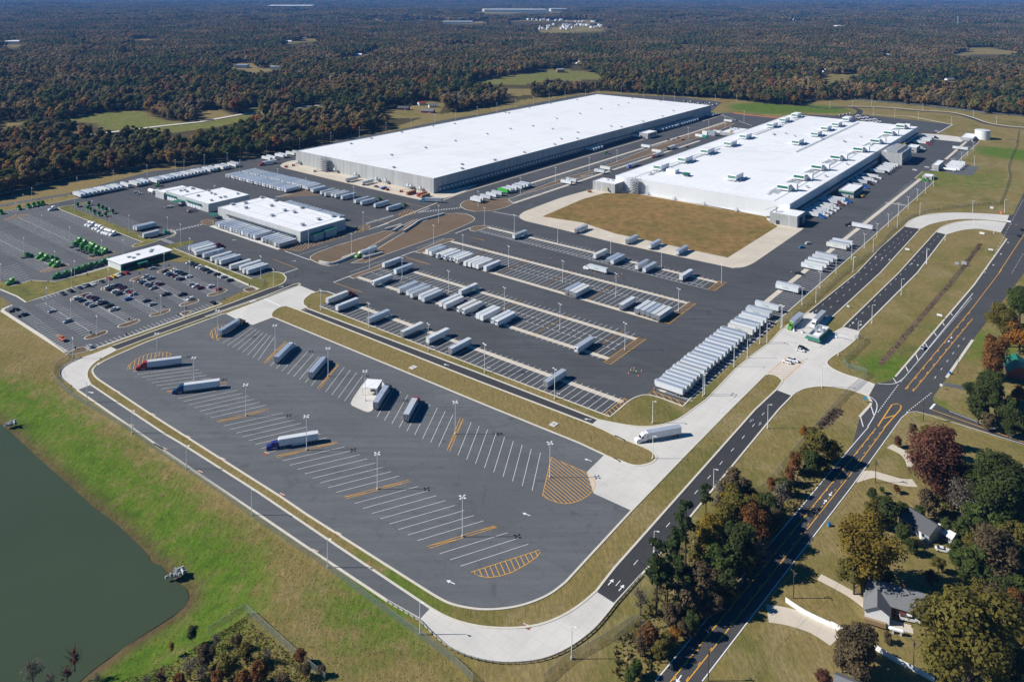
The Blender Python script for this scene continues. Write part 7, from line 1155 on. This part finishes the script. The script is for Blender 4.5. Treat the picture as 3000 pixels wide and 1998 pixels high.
def trunk_mesh(name, h0, L_, r, top):
    m = MB(); m.cyl((0, 0, 0), (0, 0, h0), r, 'bark', 7, r * .7); m.cyl((0, 0, h0), (0, 0, top * .8), r * .7, 'bark', 6, r * .2)
    for k, l in enumerate(L_[:7]): m.cyl((0, 0, h0 * (.75 + .06 * k)), (l[0] * .8, l[1] * .8, h0 + l[2] * .8), r * .42, 'bark', 5, r * .1, caps=False)
    return m.mesh(name)
TREEM = {}
def tree_proto(kind, var, cls=1.0):
    key = (kind, var, cls); nk = lambda n: int(min(12000, n * cls * cls)); lk = lambda v: v / cls
    if key in TREEM: return TREEM[key]
    sd = hash((kind, var)) % 999 if False else sum(map(ord, kind)) * 7 + var * 31
    if kind == 'pine': cm, l = crown_mesh('crown', 3.6, 9.0, nk(1100), lk(.65), 'leaf_pine', sd, 16, 0, .5, .5); h0 = 9.0; top = 17
    elif kind == 'conifer': cm, l = crown_mesh('crown', 3.4, 10, 1000, .7, 'leaf_rust', sd, 14, 1); h0 = 1.2; top = 10
    elif kind == 'bare': cm, l = crown_mesh('crown', 5.0, 9.0, nk(620), lk(.45), 'leaf_bare', sd, 18, 0, .8, .2, .1); h0 = 3.5; top = 13
    elif kind == 'pinkish': cm, l = crown_mesh('crown', 3.2, 9.0, 420, .5, 'leaf_pinkish', sd, 12, 1, .8, .2, .1); h0 = 2.5; top = 11
    else: cm, l = crown_mesh('crown', 5.0, 8.6, nk(2600), lk(.58), 'leaf_' + kind, sd, 24, 0, 1.0, .35, .42); h0 = 2.6; top = 11
    tm = MB(); tr = trunk_mesh('trunk', h0, l, .32, top)
    if kind in ('bare', 'pinkish'):
        rg = np.random.default_rng(sd); mb = MB()
        for k in range(46):
            a = rg.uniform(0, 6.28); z = rg.uniform(.1, .9); r = 4.6 * rg.uniform(.5, 1) * (1 - abs(z - .5) * .8); b0 = (math.cos(a) * r * .25, math.sin(a) * r * .25, h0 + z * 6); b1 = (math.cos(a) * r, math.sin(a) * r, h0 + z * 9 + 1); mb.cyl(b0, b1, .09, 'leaf_bare', 4, .02, caps=False)
        o = mb.mesh('branches')
        bm = bmesh.new(); bm.from_mesh(tr); bm.from_mesh(o); bm.to_mesh(tr); bm.free(); tr.materials.append(MATS['leaf_bare'])
    t = thing('tree', label='tree', cat='tree'); c = bpy.data.objects.new('crown', cm); COL.objects.link(c); c.parent = t; c.location.z = h0 * .8; k_ = bpy.data.objects.new('trunk', tr); COL.objects.link(k_); k_.parent = t
    t['_r'] = 5.0 if kind not in ('pine', 'conifer', 'pinkish') else 3.4; TREEM[key] = t; return t
NT = [0]
def tree(f, x, y, r, kind, label, group, hf=1.0):
    px = f(x, y); sc_ = f(1, 0)[0] - f(0, 0)[0]; q = P(*px, 8); R = r * sc_ * q.y / F; s = R * 1.27 / (5.0 if kind in LEAF and kind not in ('pine', 'pinkish') else 3.4); hf *= .86; pr = tree_proto(kind, NT[0] % 2, 1.0 if s < 1.5 else 1.6 if s < 2.3 else 2.3); NT[0] += 1
    zc = (6.6 if kind != 'pine' else 12) * s * hf; b = P(*px, min(zc, 40)); o = place(pr, (b.x, b.y, -.1), RNG.uniform(0, 6.28), label, group, s); o.scale.z = s * hf; return o
WHERE = {'F8': 'among the houses beyond the highway', 'F7': 'in the strip between the entrance road and the highway', 'F5': 'at the pond corner'}
ADJ = {'oak_green': 'dark green broadleaf tree', 'olive': 'olive green tree', 'golden': 'golden tree', 'yellow': 'yellow leaved tree', 'rust': 'rust coloured tree', 'maroon': 'dark red maple', 'pine': 'tall pine with a bare trunk', 'bare': 'grey leafless tree', 'orange': 'orange tree', 'brown': 'brown thinning tree', 'green': 'mid green tree', 'pinkish': 'thin pinkish half bare tree', 'conifer': 'rust coloured conifer'}
SZ = lambda r: 'very large' if r > 120 else 'large' if r > 85 else 'medium' if r > 55 else 'small'
NEAR8 = [(230,880,165,'golden','golden olive sycamore beside the highway, the largest on that side'), (350,690,75,'oak_green','dark tree between the sycamore and the dark roofed house'), (585,425,150,'maroon','big dark red maple behind the pale curving drive'), (660,540,85,'rust','rust tree tucked under the dark red maple'), (920,560,150,'oak_green','big dark oak to the east of the red maple'), (735,630,90,'bare','grey leafless tree beside the big dark oak'), (800,710,80,'green','mid green tree below the leafless grey one'), (890,640,34,'conifer','small rust conifer in front of the dark oak'), (990,650,75,'oak_green','dark tree behind the rust conifer at the view edge'), (560,640,58,'brown','small mixed tree above the dark roof'), (900,900,125,'brown','wide brown thinning tree below the view edge woods'), (800,960,85,'green','green tree beside the wide brown one'), (1010,830,85,'olive','olive tree at the view edge above the brown tree'), (760,1340,250,'olive','huge olive yellow tree in the bottom corner'), (640,1190,70,'olive','olive tree touching the brick house drive'), (940,1260,110,'olive','olive tree behind the huge bottom corner one'), (190,1400,120,'brown','dark brown tree over the white board wall'), (845,70,62,'oak_green','dark tree by the green roofed house'), (815,150,52,'oak_green','rounded dark tree on the side street lawn'), (945,190,55,'oak_green','second dark tree on the side street lawn'), (1020,95,42,'orange','bright orange tree beside the green roofed house'), (1025,230,50,'oak_green','dark tree at the view edge by the side street'), (350,1335,26,'brown','small round shrub on the lawn by the white tank'), (425,795,48,'oak_green','dark tree against the dark roofed house'), (1000,1065,62,'green','green tree at the view edge below the brown tree'), (860,1030,60,'green','green bush tree by the paddock fence'), (320,580,16,'green','tiny shrub beside the footpath'), (655,770,40,'green','green tree behind the garden shed'), (395,575,20,'rust','tiny rust sapling on the lawn'), (270,600,30,'oak_green','small dark tree at the footpath'), (405,335,24,'maroon','small dark red shrub by the corner sign'), (700,880,40,'green','small green tree near the white car'), (575,1030,36,'rust','small rust tree behind the brick house'), (900,1140,70,'brown','brown tree above the olive corner tree'), (1010,940,70,'oak_green','dark tree at the view edge in the lower woods'), (560,290,40,'olive','low olive bush above the red maple'), (480,270,26,'brown','brown bush at the side street corner'), (960,730,70,'green','green tree behind the conifer'), (20,1545,45,'maroon','dark reddish tree at the bottom edge'), (1035,1290,80,'oak_green','dark tree at the right corner below'), (840,560,70,'oak_green','dark tree joined to the dark oak')]
FILL8 = [(690,600,60,'brown'), (780,520,60,'oak_green'), (700,470,55,'rust'), (870,470,60,'oak_green'), (1010,500,70,'oak_green'), (1030,600,60,'green'), (880,740,70,'oak_green'), (940,790,75,'green'), (730,780,50,'green'), (860,850,70,'olive'), (780,860,50,'olive'), (700,930,45,'green'), (760,1010,55,'green'), (820,1080,50,'olive'), (960,1010,65,'brown'), (1030,1000,60,'oak_green'), (930,1080,60,'oak_green'), (1000,1150,60,'rust'), (560,1180,48,'olive'), (520,700,34,'green'), (470,860,40,'oak_green'), (430,690,40,'oak_green'), (610,960,36,'olive'), (660,1100,34,'rust'), (1010,1350,75,'olive'), (900,1480,90,'olive'), (620,1480,90,'olive'), (1000,1480,80,'oak_green'), (770,60,40,'oak_green'), (900,120,48,'oak_green'), (980,150,40,'green'), (870,230,40,'brown'), (970,260,40,'oak_green'), (600,350,60,'rust'), (650,310,50,'maroon'), (280,700,60,'olive'), (180,1010,80,'olive'), (300,1000,80,'olive'), (120,1440,60,'brown'), (240,1380,55,'olive')]
cnt = {}
for x, y, r, k in FILL8: cnt[k] = cnt.get(k, 0) + 1; NEAR8.append((x, y, r, k, '%s %s, %s of its colour in the thicket round the houses' % (SZ(r), ADJ[k], ORD[cnt[k] - 1])))
for x, y, r, k, lb in NEAR8: tree(F8, x, y, r, k, lb, 'trees among the houses beyond the highway', 1.0)
for x, y, r, k, lb in ((2310,740,40,'olive','yellow olive tree above the highway edge at the far right'), (2345,690,38,'green','green tree at the far right edge of the view'), (2290,815,40,'rust','rust tree by the green roofed house'), (2345,770,32,'orange','orange tree above the green roofed house'), (2275,880,38,'oak_green','dark cedar in front of the green roofed house'), (2250,940,26,'oak_green','dark bush tree at the side street lawn'), (2345,905,18,'orange','small orange tree at the right edge'), (2330,960,24,'oak_green','dark bush at the right edge by the side street')): tree(DD, x, y, r, k, lb, 'trees among the houses beyond the highway')
T7 = [(620,460,60,'bare'), (780,480,60,'olive'), (930,610,55,'brown'), (600,690,60,'bare'), (500,700,55,'olive'), (570,830,60,'oak_green'), (470,930,55,'oak_green'), (560,1010,60,'brown'), (500,1150,50,'brown'), (380,1150,50,'oak_green'), (400,1260,45,'brown'), (300,1330,50,'olive'), (160,1350,50,'brown'), (700,690,60,'olive'), (760,570,70,'rust'), (650,540,60,'yellow'), (980,430,50,'oak_green'), (1100,250,45,'olive'), (690,860,70,'olive'), (690,440,85,'brown'), (870,540,70,'oak_green'), (720,560,115,'olive'), (640,620,100,'olive'), (790,650,105,'rust'), (560,740,110,'yellow'), (700,780,120,'oak_green'), (490,840,58,'olive'), (630,900,105,'green'), (520,980,95,'brown'), (410,1085,85,'brown'), (640,990,92,'oak_green'), (430,990,75,'oak_green'), (330,1180,65,'brown'), (205,1300,65,'rust'), (265,1380,58,'olive'), (960,500,65,'bare'), (1160,200,80,'olive'), (1250,240,58,'yellow'), (1040,300,52,'rust'), (1130,300,58,'oak_green'), (1010,380,42,'rust'), (1095,120,30,'orange'), (840,820,70,'bare'), (770,880,70,'oak_green'), (560,1100,70,'brown'), (455,1230,60,'oak_green'), (130,1480,45,'green'), (90,1530,45,'green'), (340,1290,45,'orange'), (1180,300,40,'oak_green'), (900,420,36,'rust'), (600,530,50,'bare'), (860,640,70,'oak_green'), (760,760,60,'green')]
cnt = {}
for x, y, r, k in T7: cnt[k] = cnt.get(k, 0) + 1; tree(F7, x, y, r, k, '%s %s, %s of its colour in the strip between the roads' % (SZ(r), ADJ[k], ORD[cnt[k] - 1]), 'trees between the entrance road and the highway')
for k, (x, y, r, hf) in enumerate(((412,640,52,1.5), (335,765,50,1.4), (245,860,56,1.5), (305,935,52,1.3), (528,485,34,1.2), (370,900,40,1.3))): tree(F7, x, y, r, 'pine', 'tall pine with a bare trunk, %s down the strip between the roads' % ORD[k], 'trees between the entrance road and the highway', hf)
tree(F7, 152, 1090, 50, 'bare', 'thin bare tree at the lower end of the strip between the roads', 'trees between the entrance road and the highway', 1.4)
T5 = [(490,1395,50,'pinkish'), (215,1490,70,'bare'), (440,1500,40,'pinkish'), (1130,1330,26,'yellow'), (1262,1240,42,'oak_green'), (1350,1390,70,'brown'), (1500,1450,75,'olive'), (1620,1370,62,'olive'), (1700,1490,70,'rust'), (1250,1470,62,'bare'), (1060,1530,50,'pinkish'), (1430,1550,55,'rust'), (1975,1390,46,'rust'), (2010,1480,46,'brown'), (1860,1560,55,'brown'), (1560,1290,45,'brown'), (1420,1290,40,'bare'), (960,1560,40,'bare'), (1760,1390,40,'bare'), (2120,1480,34,'brown'), (640,1545,35,'bare'), (330,1550,40,'bare'), (1180,1555,50,'rust'), (1330,1500,45,'bare'), (1600,1550,60,'rust')]
cnt = {}
for x, y, r, k in T5: cnt[k] = cnt.get(k, 0) + 1; tree(F5, x, y, r, k, '%s %s, %s of its colour at the pond corner' % (SZ(r), ADJ[k], ORD[cnt[k] - 1]), 'scrub trees at the pond corner')
SAP = [(a2,990,870,15,'rust'), (a2,430,1065,17,'green'), (a2,955,1090,15,'maroon'), (a2,1500,690,13,'rust'), (a2,1820,708,14,'rust'), (a2,205,1290,16,'maroon'), (a2,1710,802,12,'rust'), (a2,1575,85,12,'olive'), (a2,1140,205,12,'olive'), (a2,655,368,9,'olive'), (a2,375,222,10,'brown'), (a2,270,480,9,'brown'), (a5,655,970,12,'rust'), (a5,283,1180,11,'maroon'), (a1,460,1312,8,'rust'), (a1,705,1320,8,'rust'), (a1,990,1262,8,'brown'), (a1,1275,1205,8,'brown'), (a1,965,75,8,'rust'), (a1,570,120,8,'maroon'), (a1,113,215,8,'rust'), (a1,757,118,7,'brown'), (a5,1525,1260,8,'maroon')]
for k, (f, x, y, r, kd) in enumerate(SAP): tree(f, x, y, r, kd, '%s sapling, %s counted through the car park beds and lawns' % ({'rust': 'rust', 'green': 'green', 'maroon': 'dark red', 'olive': 'olive', 'brown': 'brown'}[kd], ORD[k]), 'saplings in the car park beds', 1.35)
t = thing('shrub_row', P(*R4(1500,1000)), 0, 'long straight bed of low brown shrubs across the exit lawn', 'shrubs'); m = MB(); pts = [p - t.location for p in G2(L(R4, 1500,1000, 2250,130) + L(Q8, 1950,1300))]
m.ribbon(pts, 3.2, .04, 'mulch'); m.build('bed', t); m = MB()
for a, b in zip(pts[:-1], pts[1:]):
    for k in range(120):
        p = a.lerp(b, RNG.uniform(0, 1)) + Vector((RNG.uniform(-1.3, 1.3), RNG.uniform(-1.3, 1.3), 0)); s_ = RNG.uniform(.25, .7); m.box((p.x, p.y, s_ * .5), (s_, s_ * .8, s_), 'leaf_brown' if k % 3 else 'leaf_rust', RNG.uniform(0, 3), taper=.4)
m.build('foliage', t)
t = thing('shrub_row', P(*R4(1130,1400)), 0, 'short bed of brown shrubs beside the fence at the highway', 'shrubs'); pts = [p - t.location for p in G2(L(R4, 1130,1405, 960,1568))]; m = MB(); m.ribbon(pts, 5, .04, 'mulch'); m.build('bed', t); m = MB()
for k in range(90): p = pts[0].lerp(pts[1], RNG.uniform(0, 1)) + Vector((RNG.uniform(-2.2, 2.2), RNG.uniform(-2, 2), 0)); s_ = RNG.uniform(.4, .9); m.box((p.x, p.y, s_ * .5), (s_, s_ * .8, s_), 'leaf_brown', RNG.uniform(0, 3), taper=.4)
m.build('foliage', t)
# grass tufts on the pond bank and lower slopes: nobody could count them
def tufts(name, poly, n, mats, smin, smax):
    q = [(p.x, p.y) for p in G2(poly)]; X0, X1 = min(a for a, b in q), max(a for a, b in q); Y0, Y1 = min(b for a, b in q), max(b for a, b in q); X, Y = RNG.uniform(X0, X1, n), RNG.uniform(Y0, Y1, n); ok = np_inside(q, X, Y) & ~np_inside(POND, X, Y); X, Y = X[ok], Y[ok]; Z = low(X, Y); k = len(X)
    a = RNG.uniform(0, 6.28, k); s = RNG.uniform(smin, smax, k); lean = RNG.uniform(-.5, .5, (k, 2)); dx, dy = np.cos(a) * s * .5, np.sin(a) * s * .5
    V = np.stack([np.stack([X - dx, Y - dy, Z], -1), np.stack([X + dx, Y + dy, Z], -1), np.stack([X + lean[:, 0] * s, Y + lean[:, 1] * s, Z + s * .8], -1)], 1).reshape(-1, 3)
    me = bpy.data.meshes.new(name); me.vertices.add(k * 3); me.vertices.foreach_set('co', V.ravel()); me.loops.add(k * 3); me.loops.foreach_set('vertex_index', np.arange(k * 3)); me.polygons.add(k); me.polygons.foreach_set('loop_start', np.arange(0, k * 3, 3)); me.polygons.foreach_set('loop_total', np.full(k, 3))
    for m_ in mats: me.materials.append(MATS[m_])
    me.polygons.foreach_set('material_index', RNG.integers(0, len(mats), k).astype(np.int32)); at = me.attributes.new('tint', 'FLOAT', 'FACE'); at.data.foreach_set('value', RNG.uniform(0, 1, k).astype(np.float32)); me.update(calc_edges=True)
    o = bpy.data.objects.new(name, me); COL.objects.link(o); o['kind'] = 'stuff'; return o
for nm, c in (('blade_green', (.13, .20, .03)), ('blade_tan', (.30, .25, .11)), ('blade_dark', (.09, .12, .03))): leaf_mat(nm, [(0, c)], var=.4)
tufts('grass', L(S, -60,1200, -60,1010, 180,1060, 225,1175, 470,1345, 725,1520, 905,1650, 1120,1800, 1400,1998, 240,1998, 560,1760, 440,1650, 200,1440), 90000, ['blade_green', 'blade_tan', 'blade_green'], .14, .42)
tufts('undergrowth', L(F7, 0,1560, 0,1340, 130,1250, 220,1080, 300,880, 450,740, 690,580, 880,470, 1080,220, 1300,170, 1330,260, 1100,520, 700,980, 400,1330, 200,1565), 15000, ['blade_dark', 'blade_tan', 'leaf_brown'], .5, 1.6); tufts('undergrowth', L(F5, 600,1568, 1050,1440, 1380,1250, 1600,1130, 2000,1460, 2150,1568), 7000, ['blade_green', 'blade_tan', 'blade_tan', 'blade_green'], .25, .8); tufts('undergrowth', L(F8, 560,560, 1048,500, 1048,1140, 900,1120, 700,900), 8000, ['blade_dark', 'leaf_brown'], .5, 1.5)
# ------------------------------------------------------------------ forest
def free(X, Y):
    ok = ~np_inside(SITE, X, Y)
    for q in CLEAR:
        a = np.array([(p[0], p[1]) for p in q]); lo, hi = a.min(0), a.max(0); near_ = (X > lo[0] - 150) & (X < hi[0] + 150) & (Y > lo[1] / 1.1 - 20) & (Y < hi[1] + 20)
        xs, ys = X[near_], Y[near_]; bad = np.zeros(xs.shape, bool)
        for k in (1, 1.025, 1.05, 1.075, 1.095): bad |= np_inside(q, xs * k, ys * k)       # keeps the pastures open: no tall trees on their near side
        idx_ = np.where(near_)[0]; ok[idx_[bad]] = False
    for r in ROADFAR:
        for k in (1, 1.03, 1.06, 1.085): ok &= np_dist(r, X * k, Y * k) > 12
    return ok
def zone(y0, y1, st, wide=1.16):
    ys = np.arange(y0, y1, st); out = []
    for y in ys:
        hw = y * 1500 / F * wide + 120; xs = np.arange(-hw, hw, st); out.append(np.stack([xs, np.full(xs.shape, y)], -1))
    q = np.concatenate(out); return q + RNG.uniform(-.42, .42, q.shape) * st
FP = []  # crowns of several builds
for v in range(5):
    cm, l = crown_mesh('crown', 6.8, (9.0, 7.6, 10.5, 8.4, 9.6)[v], (820, 700, 760, 380, 760)[v], 1.5, 'leaf_autumn', 100 + v, 17, rnd_=.3); FP.append((cm, trunk_mesh('trunk', 5.0, l, .28, 12), 4.6))
for v in range(2):
    cm, l = crown_mesh('crown', 4.4, 9.0, 420, 1.3, 'leaf_pine', 200 + v, 12, 0, .6, .4, rnd_=.3); FP.append((cm, trunk_mesh('trunk', 8.0, l, .28, 16), 7.0))
near_f = zone(430, 1900, 8.3); k_ = free(near_f[:, 0], near_f[:, 1]); near_f = near_f[k_]
nz = np.sin(near_f[:, 0] * .011 + 1) * np.cos(near_f[:, 1] * .013) + RNG.normal(0, .55, len(near_f)); pine = nz > 1.05
edge = np_dist(SITE, near_f[:, 0], near_f[:, 1]); vis = (edge < 14) & (near_f[:, 0] > -near_f[:, 1] * .68) & (near_f[:, 0] < near_f[:, 1] * .68)
order = np.argsort(np.hypot(near_f[:, 0], near_f[:, 1])); indiv = [i for i in order if vis[i]][:190]; isin = np.zeros(len(near_f), bool); isin[indiv] = True
FT = []
for v, (cm, tm, z) in enumerate(FP):
    t = thing('tree', label='tree', cat='tree'); c = bpy.data.objects.new('crown', cm); COL.objects.link(c); c.parent = t; c.location.z = z; k = bpy.data.objects.new('trunk', tm); COL.objects.link(k); k.parent = t; FT.append(t)
for i in indiv:
    x, y = near_f[i]; v = 5 + i % 2 if pine[i] else i % 5; seg = 'behind the trailers on the bank' if y < 830 and x < 0 else 'beside the dry warehouse' if x < 150 else 'beyond the boulevard'
    lb = ('dark pine in the forest edge ' if pine[i] else 'autumn broadleaf in the forest edge ') + seg; place(FT[v], (x, y, ZH(x, y) - .2), RNG.uniform(0, 6.28), lb, lb.replace('pine', 'pines').replace('broadleaf', 'broadleaves'), RNG.uniform(.78, 1.25))
hid = bpy.data.collections.new('forest_kit')
def kit(name, me_list):
    bm = bmesh.new(); mats = []; 
    me = bpy.data.meshes.new(name); vs = []; fs = []; mi = []; ti = []
    for (src, off, s, rot, mt) in me_list:
        n = len(src.vertices); co = np.empty(n * 3); src.vertices.foreach_get('co', co); co = co.reshape(-1, 3) * s; ca, sa = math.cos(rot), math.sin(rot); co = np.stack([co[:, 0] * ca - co[:, 1] * sa, co[:, 0] * sa + co[:, 1] * ca, co[:, 2]], -1) + np.array(off)
        k = len(vs) and sum(len(a) for a in vs); vs.append(co)
        for p in src.polygons: fs.append([a + (k or 0) for a in p.vertices]); mi.append(mt)
        at = src.attributes.get('tint')
        if at: b = np.empty(len(src.polygons)); at.data.foreach_get('value', b); ti += list(b)
        else: ti += [.3] * len(src.polygons)
    bm.free(); me.from_pydata(np.concatenate(vs).tolist(), [], fs); me.polygons.foreach_set('material_index', mi); at = me.attributes.new('tint', 'FLOAT', 'FACE'); at.data.foreach_set('value', np.array(ti, np.float32)); return me
def kit_obj(name, me, mats):
    for m_ in mats: me.materials.append(MATS[m_])
    o = bpy.data.objects.new(name, me); hid.objects.link(o); return o
for v, (cm, tm, z) in enumerate(FP): kit_obj('wood_a%d' % v, kit('wood', [(cm, (0, 0, z), 1, 0, 0), (tm, (0, 0, 0), 1, 0, 1)]), ['leaf_autumn' if v < 5 else 'leaf_pine', 'bark'])
stand_mat('leaf_patch', 1)
def lump(seed, w_, n, r0, faces, size):
    rg = np.random.default_rng(seed); lst = []
    cms = [crown_mesh('c', r0, r0 * 1.5, faces, size, 'leaf_patch', seed * 10 + j, 6, rnd_=.25)[0] for j in range(3)]
    for cm in cms:
        a = cm.attributes['tint']; b = np.empty(len(cm.polygons)); a.data.foreach_get('value', b)
    for k in range(n):
        s = rg.uniform(.7, 1.25); src = cms[k % 3]; lst.append((src, (rg.uniform(-w_ / 2, w_ / 2), rg.uniform(-w_ / 2, w_ / 2), rg.uniform(2, 6)), s, rg.uniform(0, 6), 0))
    me = kit('wood', lst); at = me.attributes['tint']; b = np.empty(len(me.polygons)); per = faces
    tr = np.repeat(rg.uniform(0, 1, n), per)[:len(b)]; b[:] = tr; at.data.foreach_set('value', b.astype(np.float32)); return me
for v in range(4): kit_obj('wood_b%d' % v, lump(30 + v, 46, 34, 6.8, 120, 2.9), ['leaf_patch'])
for v in range(3): kit_obj('wood_c%d' % v, lump(60 + v, 165, 230, 9.5, 40, 6.4), ['leaf_patch'])
mid_f = zone(1900, 4600, 40); mid_f = mid_f[free(mid_f[:, 0], mid_f[:, 1])]; far_f = zone(4600, 21000, 150, 1.08); far_f = far_f[free(far_f[:, 0], far_f[:, 1])]
hv = np.sin(near_f[:, 0] * .021 + near_f[:, 1] * .013) * .12
pts = np.concatenate([near_f[~isin], mid_f, far_f]); na, nb = (~isin).sum(), len(mid_f)
kidx = np.concatenate([np.where(pine[~isin], 5 + RNG.integers(0, 2, na), RNG.integers(0, 5, na)), 7 + RNG.integers(0, 4, nb), 11 + RNG.integers(0, 3, len(far_f))]); scl = np.concatenate([np.clip(RNG.gamma(9, .105, na), .5, 1.6) + hv[~isin], RNG.uniform(.9, 1.15, nb), RNG.uniform(.9, 1.15, len(far_f))]); zz = hill(pts[:, 0], pts[:, 1]) - .3
me = bpy.data.meshes.new('forest'); me.from_pydata(np.column_stack([pts, zz]).tolist(), [], [])
for nm, ty, a in (('kidx', 'INT', kidx.astype(np.int32)), ('scl', 'FLOAT', scl.astype(np.float32)), ('rotz', 'FLOAT', RNG.uniform(0, 6.28, len(pts)).astype(np.float32))): at = me.attributes.new(nm, ty, 'POINT'); at.data.foreach_set('value', a)
fo = bpy.data.objects.new('forest', me); COL.objects.link(fo); fo['kind'] = 'stuff'; fo['label'] = 'autumn woodland stretching to the skyline'
ng = bpy.data.node_groups.new('scatter', 'GeometryNodeTree'); ng.interface.new_socket('Geometry', in_out='INPUT', socket_type='NodeSocketGeometry'); ng.interface.new_socket('Geometry', in_out='OUTPUT', socket_type='NodeSocketGeometry')
gi, go_ = ng.nodes.new('NodeGroupInput'), ng.nodes.new('NodeGroupOutput'); ci = ng.nodes.new('GeometryNodeCollectionInfo'); ci.inputs['Collection'].default_value = hid; ci.inputs['Separate Children'].default_value = True; ci.inputs['Reset Children'].default_value = True; ip = ng.nodes.new('GeometryNodeInstanceOnPoints'); ip.inputs['Pick Instance'].default_value = True
def na_(nm, ty): n = ng.nodes.new('GeometryNodeInputNamedAttribute'); n.data_type = ty; n.inputs['Name'].default_value = nm; return n.outputs['Attribute']
cx = ng.nodes.new('ShaderNodeCombineXYZ'); ng.links.new(na_('rotz', 'FLOAT'), cx.inputs['Z']); ng.links.new(gi.outputs[0], ip.inputs['Points']); ng.links.new(ci.outputs[0], ip.inputs['Instance']); ng.links.new(na_('kidx', 'INT'), ip.inputs['Instance Index']); ng.links.new(cx.outputs[0], ip.inputs['Rotation']); ng.links.new(na_('scl', 'FLOAT'), ip.inputs['Scale']); ng.links.new(ip.outputs[0], go_.inputs[0])
fo.modifiers.new('scatter', 'NODES').node_group = ng
# ------------------------------------------------------------------ the air
hz = MB().box((0, 9000, 85), (60000, 50000, 280), 'wire'); ho = hz.build('haze'); ho['kind'] = 'stuff'
hm = bpy.data.materials.new('haze'); hm.use_nodes = True; ht_ = hm.node_tree; ht_.nodes.remove(ht_.nodes['Principled BSDF']); pv = ht_.nodes.new('ShaderNodeVolumePrincipled'); pv.inputs['Color'].default_value = (.16, .42, 1.0, 1); pv.inputs['Density'].default_value = .000052; ht_.links.new(pv.outputs[0], ht_.nodes['Material Output'].inputs['Volume']); ho.data.materials.clear(); ho.data.materials.append(hm)
print('points', len(pts), na, nb, len(far_f))
